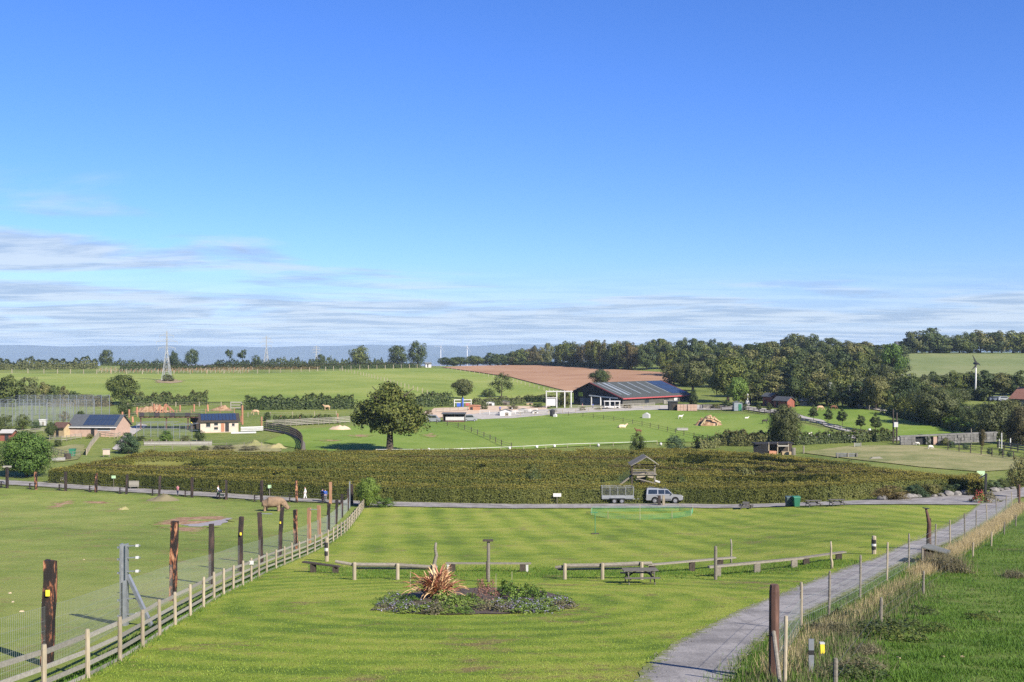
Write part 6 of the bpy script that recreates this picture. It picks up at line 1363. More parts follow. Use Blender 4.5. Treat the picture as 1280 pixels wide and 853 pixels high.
# white pergola left of the barn
q = at(700, 510); pg = thing('pergola', q, 'white timber pergola frame left of the black barn', 'pergola'); dp = q.y
for x in (683, 696, 706, 714):
    for dd in (0, 5): g = at_d(x, dp+dd); bar('post', 'white_paint', g, Vector((g.x, g.y, zpix(489.5, dp))), .3, .3, pg)
for dd in (0, 5): bar('beam', 'white_paint', P3(682, 489.5, dp+dd), P3(716, 489.5, dp+dd), .3, .35, pg); bar('mid_rail', 'white_paint', P3(683, 497.5, dp+dd), P3(696, 497.5, dp+dd), .2, .25, pg)
for k in range(8): bar('rafter', 'white_paint', P3(683+k*4.5, 488.8, dp), P3(683+k*4.5, 489.2, dp+5), .15, .25, pg)
bar('panel', 'white_paint', P3(683, 503, dp+.2), P3(695, 503, dp+.2), .1, 2.2, pg)
# white canopied cart by the barn
q = at(765, 511.5); ct = thing('canopied_cart', q, 'small white canopied cart in front of the barn side', 'cart')
MB().box((0, 0, 2.4), (5.0, 2.2, .2)).build('canopy', 'white_paint', ct)
for x in (-2.3, -.8, .8, 2.3):
    for y in (-1, 1): MB().box((x, y, 1.5), (.14, .14, 1.8)).build('canopy_post', 'white_paint', ct)
MB().box((0, 0, .65), (4.9, 2.0, .5)).build('body', 'white_paint', ct)
for x in (-1.6, 1.6):
    for s in (-1, 1): MB().tube([(x, s*1.0-.1, .35), (x, s*1.0+.1, .35)], .38, 14).build('wheel', 'tyre', ct)

def house(name, label, corner, along, L, Wd_, eave, ridge, wall, roof, rpos=.5, solar=None, wins=(), over=.4, cat='shed', z0=None):
    """corner: near left foot of the front wall; along: direction of the front wall; b goes back"""
    f = Frame(corner, along); r = thing(name, f.o, label, cat); k = dict(parent=r, world=True); rb2 = Wd_*rpos
    fbox(f, 0, L, 0, .2, -.5, eave).build('front_wall', wall, **k); fbox(f, 0, L, Wd_-.2, Wd_, -.5, eave-.02 if rpos < .99 else ridge-.1).build('back_wall', wall, **k)
    for a in (0, L-.2): slab(f, [(a, .2, -.5), (a, Wd_-.2, -.5), (a, Wd_-.2, eave if rpos < .99 else ridge-.1), (a, rb2*.98, ridge-.05), (a, .2, eave)], .2, f.a).build('end_wall', wall, **k)
    s1 = (ridge-eave)/rb2; n1 = (f(0, rb2, ridge)-f(0, 0, eave)).cross(f.a).normalized(); n1 = n1 if n1.z > 0 else -n1
    slab(f, [(-over, -over, eave-over*s1), (L+over, -over, eave-over*s1), (L+over, rb2, ridge), (-over, rb2, ridge)], .14, n1).build('roof', roof, **k)
    if rpos < .99:
        s2 = (ridge-eave)/(Wd_-rb2); n2 = (f(0, Wd_, eave)-f(0, rb2, ridge)).cross(f.a).normalized(); n2 = n2 if n2.z > 0 else -n2
        slab(f, [(-over, Wd_+over, eave-over*s2), (L+over, Wd_+over, eave-over*s2), (L+over, rb2, ridge), (-over, rb2, ridge)], .14, n2).build('roof', roof, **k)
    if solar:
        a0, a1, n_, m_ = solar; st_ = (a1-a0)/n_
        for i in range(n_):
            for j in range(m_):
                f0 = rb2*(.04+.92*j/m_); f1 = rb2*(.04+.92*(j+1)/m_)-.06; x0 = a0+i*st_; x1 = x0+st_-.08
                slab(Frame(f.o+n1*.17, along), [(x0, f0, eave+f0*s1), (x1, f0, eave+f0*s1), (x1, f1, eave+f1*s1), (x0, f1, eave+f1*s1)], .05, n1).build('solar_panel', 'solar_panel', **k)
    for nm, m, a0, a1, z0_, z1_ in wins:
        o = fbox(f, a0, a1, -.05, .0, z0_, z1_).build(nm, m, **k)
        if nm == 'window': fbox(f, a0-.1, a1+.1, -.09, -.002, z0_-.12, z0_).build('sill', 'white_paint', o, world=True, root=r)
    fbox(f, -over, L+over, -over-.08, -over, eave-over*s1-.1, eave-over*s1+.12).build('gutter', 'white_paint' if wall == 'brick_wall' else 'dark_wood', **k)
    return r, f
c0 = at(86, 545.5); c1 = at(144.5, 546); 
house('brick_shed', 'brick shed with a blue solar panelled roof on the left', c0, (c1.x-c0.x, c1.y-c0.y), (c1-c0).length, 7.5, 2.3, 4.6, 'brick_wall', 'slate', .5, ((c1-c0).length*.3, (c1-c0).length*.97, 8, 2), [('door', 'black_paint', 5.2, 6.0, .0, 1.95), ('window', 'window_glass', 6.8, 9.6, 1.4, 1.9)])
c0 = at(250.5, 541); c1 = at(298, 540); LL = (c1-c0).length
house('cream_hut', 'long cream hut with dark windows and a solar panelled roof', c0, (c1.x-c0.x, c1.y-c0.y), LL, 5.0, 2.6, 4.0, 'cream_wall', 'dark_wood', 1.0, (LL*.02, LL*.96, 10, 2), [('window', 'window_glass', LL*.15, LL*.26, 1.3, 2.2), ('window', 'window_glass', LL*.36, LL*.46, 1.6, 2.2), ('window', 'window_glass', LL*.36, LL*.46, .6, 1.2), ('orange_door', 'play_orange', LL*.54, LL*.63, .1, 2.1), ('door', 'black_paint', LL*.65, LL*.75, .1, 2.1), ('window', 'window_glass', LL*.83, LL*.9, 1.4, 2.0)])
# dark open shelter beside the cream hut, with a mossy roof
q = at(210, 537); os_ = thing('open_shelter', q, 'long dark open fronted shelter with a mossy roof left of the cream hut', 'shelter'); d_ = q.y
for x in (176, 208, 235, 250): g = at_d(x, d_); bar('post', 'red_timber' if x < 240 else 'dark_wood', g, Vector((g.x, g.y, zpix(520, d_))), .25, .25, os_)
for k in range(12): a0 = 174+k*6.4; bar('roof_board', 'olive_leaf' if k % 3 else 'dark_wood', P3(a0+3.2, 520.5, d_-.6), P3(a0+3.2, 516.5, d_+5.5), 6.3*d_/F, .15, os_)
bar('front_beam', 'red_timber', P3(174, 521.5, d_-.3), P3(251, 521.5, d_-.3), .2, .4, os_); bar('end_panel', 'dark_wood', at_d(250, d_+2)+Vector((0, 0, 1.7)), at_d(238, d_+2)+Vector((0, 0, 1.7)), .2, 3.6, os_)
bar('notice', 'yellow_plastic', P3(240.5, 530, d_-.2), P3(239, 528, d_-.2), .6, .1, os_)
# wire cages in front
def cage(label, px0, px1, pb, pt, depth, nx, group='wire cages'):
    q = at((px0+px1)/2, pb); r = thing('wire_cage', q, label, 'cage', group); d_ = q.y; zt = zpix(pt, d_)
    for i in range(nx+1):
        x = px0+(px1-px0)*i/nx
        for dd in (0, depth): g = at_d(x, d_+dd); bar('post', 'galvanised', g, Vector((g.x, g.y, zt)), .09, .09, r)
        bar('cross_bar', 'galvanised', P3(x, pt, d_), Vector((P3(x, pt, d_).x, d_+depth, zt)), .06, .06, r)
    for dd in (0, depth):
        for z in (zt, (zt+q.z)/2): a, c = P3(px0, pt, d_), P3(px1, pt, d_); bar('rail', 'galvanised', Vector((a.x, d_+dd, z)), Vector((c.x, d_+dd, z)), .07, .07, r)
    b = MB(); a, c = P3(px0, pt, d_), P3(px1, pt, d_); n_ = int((c.x-a.x)/.3)
    for i in range(n_): b.box((a.x+(c.x-a.x)*i/n_, d_, (zt+q.z)/2), (.012, .012, zt-q.z))
    for i in range(10): b.box(((a.x+c.x)/2, d_, q.z+(zt-q.z)*i/10), (c.x-a.x, .012, .012))
    tag(b.build('mesh', 'wire', r, world=True), kind='stuff')
cage('left wire cage with grey posts in front of the dark shelter', 171, 215, 546.5, 529, 5, 5); cage('right wire cage with grey posts in front of the dark shelter', 217, 240, 549, 531, 5, 3)
# white walled kerb and pond edge in front of the cages
q = at(225, 556.5); r = thing('low_wall', q, 'low pale slatted wall in front of the wire cages', 'wall'); dk = q.y
for k in range(4): bar('board', 'rail_wood' if k % 2 else 'concrete', P3(180, 557.5-k*1.6, dk), P3(265, 557-k*1.6, dk), .1, .24, r)
for k in range(10): bar('post', 'grey_wood', at_d(180+k*9.4, dk+.1), at_d(180+k*9.4, dk+.1)+Vector((0, 0, 1.15)), .12, .12, r)
q = at(315, 539.5); r = thing('low_wall', q, 'short white slatted barrier right of the cream hut', 'wall')
for k in range(3): bar('board', 'white_paint', P3(301, 538.5-k*1.9, q.y), P3(329, 537.5-k*1.9, q.y), .1, .28, r)
for x in (302, 315, 328): bar('post', 'grey_wood', at_d(x, q.y+.1), P3(x, 532.5, q.y+.1), .14, .14, r)
q = at(300, 542.5); r = thing('low_wall', q, 'thin white kerb in front of the cream hut', 'kerb'); bar('slab', 'white_paint', P3(289, 541.3, q.y), P3(320, 540.6, q.y), .4, .35, r)

# tall wire enclosure poles at the left
q = at(60, 533); pe = thing('pole_enclosure', q, 'tall grey pole and wire animal enclosure at the left', 'enclosure'); zt = zpix(504, q.y); rows_ = []
for dd, y0, y1, n_ in ((0, -10, 92, 13), (16, 0, 118, 13), (34, 24, 137, 12)):
    rw = []
    for i in range(n_):
        x = y0+(y1-y0)*i/(n_-1); g = at_d(x, q.y+dd); tp = Vector((g.x, g.y, g.z+5.6)); bar('pole', 'galvanised', g, tp, .14, .14, pe); rw.append(tp)
        if i: bar('top_rail', 'galvanised', rw[-2], tp, .06, .06, pe)
    rows_.append(rw)
for a, c in zip(rows_, rows_[1:]):
    for i in range(0, min(len(a), len(c))): bar('cross_wire', 'galvanised', a[i], c[i], .05, .05, pe)
b = MB()
for rw in rows_:
    for a, c in zip(rw, rw[1:]):
        for z in np.arange(.4, 5.6, .4): b.beam(a-Vector((0, 0, z)), c-Vector((0, 0, z)), .018, .018)
        for s in np.arange(.08, 1, .08): m = a.lerp(c, s); b.beam(m, m-Vector((0, 0, 5.5)), .014, .014)
tag(b.build('mesh', 'wire', pe, world=True), kind='stuff')
# yard clutter at left: small sheds, bin, planter, fences
c0 = at(67, 546); c1 = at(80, 546.5); house('red_roofed_hut', 'small wooden hut with a dark red roof in the left yard', c0, (c1.x-c0.x, c1.y-c0.y), (c1-c0).length, 2.4, 2.2, 3.1, 'hay', 'red_timber', .5, None, [('door', 'black_paint', .7, 1.4, 0, 1.7)], .3)
c0 = at(0, 551); c1 = at(14, 551); house('low_shed', 'low dark red shed at the left frame edge', c0, (c1.x-c0.x, c1.y-c0.y), (c1-c0).length, 3, 1.6, 2.2, 'red_boards', 'concrete', .6, None, [('door', 'black_paint', 1.0, 1.8, 0, 1.4)], .3)
q = at(54, 533); r = thing('white_hut', q, 'small white box hut among the wire poles', 'hut'); MB().box((0, 0, .9), (1.5, 1.2, 1.4)).build('wall', 'white_paint', r); MB().box((0, 0, 1.66), (1.7, 1.4, .12)).build('roof', 'white_paint', r); MB().box((.2, -.62, .7), (.5, .05, .9)).build('door', 'rail_wood', r)
c = bin_(90.5, 'bin_green', 'dark green bin on the grass below the brick shed'); c.location = at(90.5, 570.5); c.scale = (1.35, 1.35, 1.15)
q = at(133, 571); r = thing('noticeboard', q, 'pale wooden noticeboard on the grass left of the conifer bush', 'board')
MB().box((0, 0, .85), (1.3, .12, 1.0)).build('panel', 'cream_wall', r); MB().box((0, 0, 1.42), (1.5, .4, .1)).build('cap', 'rail_wood', r)
for s in (-1, 1): MB().box((s*.55, .02, .3), (.12, .1, .7)).build('leg', 'grey_wood', r)
def rail_line(name, label, pix, h, step, rails, post_m, rail_m, pw=.12, rw_=.1, cat='fence', group=None, rnd=False, d=None, wire=None):
    pts = [G(p.x, p.y) for p in resample(pline(pix), step)]; r = thing(name, pts[0], label, cat, group); n_ = 0
    for i, p in enumerate(pts):
        bar('post', post_m, p-Vector((0, 0, .2)), p+Vector((0, 0, h)), pw, pw, r, rnd=rnd)
        if i:
            for z in rails: bar('rail', rail_m, pts[i-1]+Vector((0, 0, z)), p+Vector((0, 0, z)), .05, rw_, r)
    return r
rail_line('slat_fence', 'pale board fence rising from the left yard to the brick shed', [(108, 569), (113, 560), (120, 551), (125, 545)], 1.2, 2.0, (.3, .6, .9, 1.15), 'post_wood', 'rail_wood', rw_=.2)
rail_line('rail_fence', 'thin grey fence round the grass of the left yard', [(64, 566), (75, 570), (88, 573), (108, 570)], 1.2, 2.0, (.6, 1.1), 'grey_wood', 'grey_wood', .09, .07)
rail_line('rail_fence', 'weathered fence in front of the wire poles', [(10, 545), (30, 543), (58, 540), (66, 542)], 1.1, 2.5, (.4, .7, 1.0), 'grey_wood', 'rail_wood')
q = at(72, 576); r = thing('stone_planter', q, 'grey stone planter beside the round tree', 'planter'); bar('wall', 'concrete', P3(64, 575, q.y), P3(81, 574, q.y), .5, .6, r); bar('tub', 'dark_wood', at(84.5, 574.5), at(84.5, 574.5)+Vector((0, 0, 1.1)), 1.3, 1.1, r, rnd=True)
# curved boardwalk
rail_line('boardwalk_fence', 'curved timber boardwalk fence between the cream hut and the oak', [(330, 537.5), (338, 538.5), (350, 540.5), (362, 543.5), (371, 547.5), (376, 552), (378, 557), (377, 563.5)], 1.9, .75, (.35, .8, 1.25, 1.75), 'dark_wood', 'grey_wood', .14, .2)
sheet_from_world('boardwalk', [at(330, 537), at(352, 540), at(366, 543), at(376, 548), at(381.5, 555), at(382, 564), at(377.5, 564), at(377.5, 556), at(373, 550), at(362, 544.5), at(350, 541.5), at(330, 538.3)], 'grey_wood', .12, 1.0)
rail_line('picket_fence', 'grey paling fence with gate along the field above the boardwalk', [(333, 533.5), (360, 533), (385, 531.5), (415, 530), (440, 528.5)], 1.7, 1.5, (.4, .8, 1.2, 1.55), 'grey_wood', 'rail_wood', .12, .16)
hedge('hedgerow', [(342, 531.5), (380, 530.5), (415, 528.5)], 1.9, 1.2, .35, 8, ['dark_leaf', 'oak_leaf'], 'low trimmed hedge behind the grey paling fence', seed=51)
for px, pb, pt in ((327, 535, 521), (351, 529.5, 519.5), (375, 528, 519), (398.5, 526.5, 518.5), (422, 529, 517)):
    q = at(px, pb); r = thing('timber_post', q, {327: 'orange timber post at the start of the boardwalk', 351: 'second orange timber post from the boardwalk', 375: 'third orange timber post from the boardwalk', 398.5: 'fourth orange timber post from the boardwalk', 422: 'orange timber post nearest the oak'}[px], 'post', 'orange timber posts'); bar('post', 'orange_timber', q, P3(px, pt, q.y), .45, .45, r, rnd=True)
def mound(name, label, px, pb, wpx, hm, mat, seed, cat='mound', depth=.6):
    q = at(px, pb); w = wpx*q.y/F/2; rr = random.Random(seed); bm = bmesh.new(); bmesh.ops.create_grid(bm, x_segments=16, y_segments=10, size=1)
    for v in bm.verts:
        rad = min(1, math.hypot(v.co.x, v.co.y)); h_ = hm*(1-rad**1.7)*(1+.35*math.sin(v.co.x*11+seed*2)*math.sin(v.co.y*9+seed)+.4*math.sin(v.co.x*5+seed)*math.cos(v.co.y*4+seed))+rr.uniform(-.08, .08)*hm*(rad < .95)
        v.co = Vector((v.co.x*w, v.co.y*w*depth, h_-.05))
    me = bpy.data.meshes.new(name); bm.to_mesh(me); bm.free(); me.materials.append(MATS[mat]); me.polygons.foreach_set('use_smooth', [True]*len(me.polygons)); o = add(name, me, None, q); return tag(o, label, cat)
mound('sand_mound', 'pale sand heap left of the oak', 425, 537, 30, .9, 'pale_sand', 2); mound('grass_mound', 'dry earth mound beside the boardwalk', 345, 560, 28, .8, 'pale_grass', 3); mound('earth_mound', 'dry grassy hump below the white barrier', 318, 557, 30, .9, 'pale_grass', 4)
mound('straw_heap', 'small straw heap in the rhino paddock', 154, 637.5, 17, .4, 'pale_grass', 6); mound('brush_heap', 'dead brown weeds heap behind the paddock posts', 204, 626, 44, .7, 'weed_leaf', 7)
mound('rock_mound', 'log and earth climbing mound in the big green field', 886, 532, 36, 2.2, 'heap_earth', 8)
for i, (x0, y0, x1, y1) in enumerate(((876, 532, 884, 521), (884, 521.5, 893, 524), (893, 523.5, 901, 528), (896, 534, 897, 528), (880, 530, 882, 523), (888, 522, 898, 527))):
    dL = at(886, 532).y-2.5; q = P3(x0, y0, dL); r = thing('climbing_log', q, 'bare pale log leaning on the climbing mound', 'log', 'logs on the climbing mound'); bar('log', 'hay', q, P3(x1, y1, dL+.6), .35, .35, r, rnd=True)
# orange play posts behind the dark shelter
po = random.Random(9)
for i, (px, pb, pt) in enumerate(((153, 521.5, 515), (161.5, 522, 512), (166, 528, 521), (171, 518, 509), (193, 517, 505), (200, 516, 506), (207, 516, 505), (213, 518, 509), (225, 514.5, 506.5), (242.5, 514.5, 505.5), (260, 514.5, 506), (303, 531, 507), (301.5, 528, 520))):
    q = at(px, pb); r = thing('timber_post', q, 'reddish timber post in the playground behind the dark shelter', 'post', 'playground posts behind the dark shelter'); bar('post', 'play_orange', q, P3(px+po.uniform(-.6, .6), pt, q.y), .5, .5, r, rnd=True)
q = at(213, 518); r = thing('play_slide', q, 'sloping reddish play frame in the playground', 'play frame'); dS = q.y
for a, c in (((203, 516), (207, 505.5)), ((207, 505.5), (218, 515)), ((196, 516), (200, 506)), ((160, 524), (180, 519))): bar('beam', 'play_orange', P3(*a, dS), P3(*c, dS), .4, .4, r)
mound('earth_bank', 'bare earth bank behind the reddish play posts', 190, 515, 46, 1.7, 'heap_earth', 12, depth=.3); mound('earth_bank', 'dry earth bank at the end of the hedgerow', 277, 513, 28, 1.2, 'heap_earth', 13, depth=.35)
q = at(294, 512); r = thing('gate', q, 'pale timber frame gate behind the cream hut', 'gate')
for x in (288.5, 302): bar('post', 'rail_wood', at_d(x, q.y), P3(x, 502.5, q.y), .25, .25, r)
for py in (503, 506.5, 510): bar('bar', 'rail_wood', P3(288, py, q.y), P3(302, py, q.y), .15, .3, r)

# ---------------------------------------------------------------- field fences in the middle distance
rail_line('wire_fence', 'diagonal post fence crossing the green field from the shelter', [(546, 530), (573, 535), (590, 541), (610, 549), (628, 558), (640, 561.5)], 1.25, 6.5, (.5, .95), 'dark_wood', 'grey_wood', .16, .05)
rail_line('wire_fence', 'dark post fence running across the big field below the barn', [(693, 519), (730, 521.5), (765, 526), (800, 532), (835, 540), (862, 547), (890, 551.5)], 1.25, 5.5, (.5, .95), 'dark_wood', 'dark_wood', .12, .045)
rail_line('rail_fence', 'pale rail fence along the track in front of the barn', [(632, 521.5), (700, 517.5), (760, 513.5), (800, 511.5), (830, 511)], 1.2, 5, (.5, 1.0), 'post_wood', 'rail_wood', .16, .12)
rail_line('rail_fence', 'dark rail fence along the track right of the barn', [(875, 511.5), (930, 513.5), (965, 519), (990, 523.5)], 1.2, 4, (.4, .8, 1.15), 'dark_wood', 'dark_wood', .16, .14)
rail_line('rail_fence', 'pale path edging fence between the two paddocks at right', [(1000, 526.5), (1030, 532.5), (1060, 539), (1090, 544.5)], .9, 3.5, (.4, .8), 'dark_wood', 'rail_wood', .14, .2)
rail_line('wire_fence', 'low white rail at the back of the maze field', [(470, 566.5), (560, 566), (640, 563), (720, 559), (790, 557), (835, 555)], .8, 5, (.7,), 'post_wood', 'white_paint', .1, .07)
rail_line('wire_fence', 'post fence along the foot of the wood above the young trees', [(1010, 504.5), (1060, 509.5), (1110, 517), (1150, 525), (1190, 534)], 1.3, 6, (.5, 1.0), 'grey_wood', 'grey_wood', .2, .06)
rail_line('wire_fence', 'row of pale posts along the top of the hill field, left part', [(-5, 467), (60, 467), (130, 468), (230, 468.5), (315, 467.5)], 2.4, 8.5, (), 'post_wood', 'grey_wood', .3)
rail_line('wire_fence', 'row of pale posts along the top of the hill field, right part', [(322, 467), (370, 465.5), (420, 463), (470, 461.5), (530, 460)], 2.4, 7.5, (), 'post_wood', 'grey_wood', .28)
rail_line('wire_fence', 'line of small posts slanting down the hill field to the oak', [(425, 464), (450, 469), (480, 477), (510, 486), (545, 497), (552, 500)], 1.8, 9, (), 'post_wood', 'grey_wood', .24)
rail_line('wire_fence', 'line of small posts under the ploughed field', [(560, 462), (600, 469), (640, 477), (690, 492)], 1.5, 12, (), 'post_wood', 'grey_wood', .22)
b = MB(); q = at(185, 462); vg = thing('vineyard_stakes', q, 'rows of pale staked saplings on the ridge left of the near pylon', 'plantation'); vr = random.Random(14)
for row in range(5):
    for k in range(34):
        px = 121+k*5.7+row*1.7; g = at(px, 466.3-row*1.0)
        bar('stake', 'orange_timber' if (k+row) % 3 == 0 else 'post_wood', g, g+Vector((0, 0, 1.5)), .24, .24, vg)
tag(vg, group=None)
# white feeder tubs: little white dots along the field edge
for i, (px, py) in enumerate(((536, 563), (577.5, 563), (637, 561), (671, 559.5), (693, 558.5), (748, 557.5), (826, 556), (1014, 546.5), (1037, 545.5), (1054, 546), (953, 549.5))):
    q = at(px, py+1); r = thing('white_feeder', q, 'small white feeder tub on the edge of the field behind the maze', 'tub', 'white feeder tubs'); MB().tube([(0, 0, 0), (0, 0, .5), (0, 0, .75), (0, 0, .9)], [.38, .45, .42, .2], 12).build('tub', 'white_paint', r, True); MB().tube([(0, 0, .88), (0, 0, 1.0)], .12, 8).build('knob', 'white_paint', r); r.scale = (.62, .62, .62)
# white animal hutches in the big field
for px, py, lb in ((808, 523, 'white animal hutch in the big field below the barn'), (694, 521.5, 'white tub beside the dark feeder at the field corner')):
    q = at(px, py); r = thing('hutch', q, lb, 'hutch'); b = MB(); b.extrude([(-.9, 0), (.9, 0), (.9, 1.0), (0, 1.5), (-.9, 1.0)], (0, -.8, 0), (0, .8, 0), (1, 0, 0), (0, 0, 1)); b.build('shell', 'white_paint', r); MB().box((-.95, 0, .5), (.06, .7, .8)).build('opening', 'black_paint', r)  # opening is a closed black panel, its inner shade painted on
    r.rotation_euler.z = -.4; r.scale = (1, 1, 1) if px > 800 else (.5, .5, .6)
q = at(853, 538.5); r = thing('feed_trough', q, 'grey feed trough in the big green field', 'trough'); MB().box((0, 0, .35), (2.6, .8, .5)).build('trough', 'concrete', r); MB().box((0, 0, .62), (2.7, .9, .06)).build('rim', 'rail_wood', r)
q = at(690.5, 521); r = thing('dark_feeder', q, 'dark round feeder by the field corner', 'feeder'); MB().tube([(0, 0, 0), (0, 0, 1.6), (0, 0, 2.0)], [.7, .7, .3], 12).build('drum', 'black_plastic', r)

# ---------------------------------------------------------------- play yard and field shelter
q = at(565, 528); fs = thing('field_shelter', q, 'open fronted white field shelter with a dark roof beside the oak', 'shelter'); d_ = q.y
for x in (554, 568.5, 581): 
    for dd in (0, 4): g = at_d(x, d_+dd); bar('post', 'dark_wood', g, Vector((g.x, g.y, zpix(517.5, d_))), .25, .25, fs)
bar('roof', 'slate', P3(552.5, 516.8, d_+2), P3(582.5, 516.8, d_+2), 5.2, .22, fs); bar('rear_panel', 'dark_wood', P3(554, 521, d_+4.1), P3(581, 521, d_+4.1), .1, 2.2, fs); bar('front_panel', 'white_paint', P3(557, 524, d_-.2), P3(580, 524, d_-.2), .12, 1.1, fs); bar('lower_board', 'red_timber', P3(556, 527, d_-.25), P3(580, 527, d_-.25), .12, .6, fs)
def small_vehicle(px, py, label, cat, mat, L, Hh, rz=0.):
    q = at(px, py); r = thing(cat.replace(' ', '_'), q, label, cat, None, rz); b = MB(); b.extrude([(-L/2, .3), (L/2, .3), (L/2, .3+Hh*.35), (L*.32, .3+Hh*.45), (L*.16, Hh), (-L*.38, Hh), (-L/2, .3+Hh*.45)], (0, -.8, 0), (0, .8, 0), (1, 0, 0), (0, 0, 1)); b.build('body', mat, r)
    for s in (-1, 1):
        MB().poly([(-L*.34, s*.812, .3+Hh*.46), (L*.26, s*.812, .3+Hh*.46), (L*.14, s*.812, Hh*.93), (-L*.32, s*.812, Hh*.93)], [(0, 1, 2, 3)] if s < 0 else [(3, 2, 1, 0)]).build('side_window', 'car_glass', r)
        for x in (-L*.3, L*.3): wheel(r, x, s*.74, .32, .32, .2)
    MB().poly([(L*.326, -.7, .3+Hh*.47), (L*.326, .7, .3+Hh*.47), (L*.175, .66, Hh*.97), (L*.175, -.66, Hh*.97)], [(0, 1, 2, 3)]).build('windscreen', 'car_glass', r); return r
small_vehicle(542, 528, 'small grey tractor like vehicle left of the field shelter', 'utility vehicle', 'trailer_steel', 3.6, 1.9); small_vehicle(587, 527, 'grey rounded vehicle right of the field shelter', 'utility vehicle', 'car_silver', 3.8, 1.8, .3)
pfm = at(578, 509); r = thing('play_climber', pfm, 'white climbing frame with a blue pole in the play yard', 'climbing frame'); d_ = pfm.y
for x in (568, 589): 
    for dd in (0, 3): g = at_d(x, d_+dd); bar('post', 'white_paint', g, Vector((g.x, g.y, zpix(500, d_))), .2, .2, r)
for py in (500, 503.5): bar('beam', 'white_paint', P3(567.5, py, d_), P3(589.5, py, d_), .2, .25, r)
bar('blue_pole', 'blue_paint', at_d(578.5, d_-.5), P3(578.5, 497.5, d_-.5), .45, .45, r, rnd=True); bar('blue_panel', 'blue_paint', P3(571, 506, d_), P3(577, 506, d_), .1, 1.2, r); bar('red_panel', 'trim_red', P3(582, 505.5, d_), P3(587, 505.5, d_), .1, 1.0, r)
pfm = at(596, 513); r = thing('play_house', pfm, 'low terracotta play structure in the yard', 'play structure'); d_ = pfm.y
bar('wall', 'play_orange', P3(586, 510, d_), P3(600, 510, d_), 1.5, 1.5, r); bar('roof', 'play_orange', P3(585, 506.5, d_), P3(601, 507, d_), 2.0, .2, r); bar('opening', 'black_paint', P3(588, 511, d_-.8), P3(591, 511, d_-.8), .1, .9, r)  # opening is a black bar before the wall, painted as inner shade
hcol = ('red_boards', 'stone_wall', 'white_paint', 'grey_wood', 'hay')
for i, (px, pb, w, h, m, lb) in enumerate(((612, 507, 12, 5, 'white_paint', 'pale shed behind the play yard'), (630, 506, 14, 5, 'grey_wood', 'grey shed below the lopsided tree'), (654, 516, 12, 5, 'stone_wall', 'grey slab pile in the play yard'), (632, 520, 14, 8, 'white_paint', 'white slatted screen at the edge of the play yard'), (669, 517, 7, 4, 'white_paint', 'small white kiosk on the track'), (691, 515, 10, 3, 'grey_wood', 'dark low cart by the pergola'), (662, 506, 8, 3, 'hay', 'yellow straw bales near the low hedge'))):
    q = at(px, pb); k = q.y/F; r = thing('yard_shed', q, lb, 'shed'); b = MB(); b.extrude([(-w*k/2, 0), (w*k/2, 0), (w*k/2, h*k*.75), (0, h*k), (-w*k/2, h*k*.75)], (0, -1, 0), (0, 1, 0), (1, 0, 0), (0, 0, 1)); b.build('shell', m, r)
    MB().box((w*k*.1, -1.03, h*k*.3), (w*k*.3, .06, h*k*.5)).build('door', 'dark_wood', r); MB().beam((-w*k*.55, 0, h*k*.74), (0, 0, h*k*1.03), 2.3, .1).build('roof', 'lichen_board', r); MB().beam((w*k*.55, 0, h*k*.74), (0, 0, h*k*1.03), 2.3, .1).build('roof', 'lichen_board', r)

# ---------------------------------------------------------------- right of the barn
q = at(841, 513); r = thing('hay_store', q, 'black box shelter at the right front corner of the barn', 'shelter'); MB().box((0, 0, 1.3), (2.6, 2.4, 2.6)).build('wall', 'barn_black', r); MB().box((0, 0, 2.7), (3.0, 2.8, .2)).build('roof', 'slate', r); MB().box((.3, -1.22, 1.0), (1.2, .05, 1.8)).build('door', 'dark_wood', r)
for px, pb, w, h, lb in ((852, 513.5, 12, 8, 'stack of reddish brick pallets left part'), (865, 513.5, 12, 8, 'stack of reddish brick pallets right part'), (835, 505, 12, 5, 'pale tarpaulin heap behind the black box shelter'), (884, 511, 12, 5, 'stack of timber pallets right of the bricks')):
    q = at(px, pb); k = q.y/F; r = thing('pallet_stack', q, lb, 'stack', 'stacks beside the barn')
    for i in range(3):
        for j in range(4): MB().box((-w*k*.33+i*w*k*.33, 0, h*k*(.12+.24*j)), (w*k*.31, 1.6, h*k*.22)).build('block', 'brick_wall' if px in (852, 865) else 'rail_wood', r)
q = at(922, 513.5); r = thing('ticket_kiosk', q, 'pale blue kiosk with a dark green door by the track', 'kiosk'); k = q.y/F
MB().box((0, 0, 1.2), (2.4, 2, 2.4)).build('wall', 'skylight', r); MB().beam((-1.4, 0, 2.35), (0, 0, 2.8), 2.4, .12).build('roof', 'lichen_board', r); MB().beam((1.4, 0, 2.35), (0, 0, 2.8), 2.4, .12).build('roof', 'lichen_board', r); MB().box((.5, -1.03, 1.0), (.9, .06, 1.9)).build('door', 'bin_green', r)
q = at(934.5, 507); r = thing('pale_statue', q, 'white statue on a tall pole near the wood edge', 'statue'); MB().tube([(0, 0, 0), (0, 0, 1.2), (0, 0, 1.6)], [.8, .7, .4], 10).build('base', 'white_paint', r, True); MB().tube([(0, 0, 1.4), (0, 0, 3.2)], .14, 8).build('pole', 'white_paint', r); MB().tube([(0, 0, 3.0), (0, 0, 3.4), (0, 0, 3.7)], [.25, .3, .1], 8).build('top', 'white_paint', r, True)
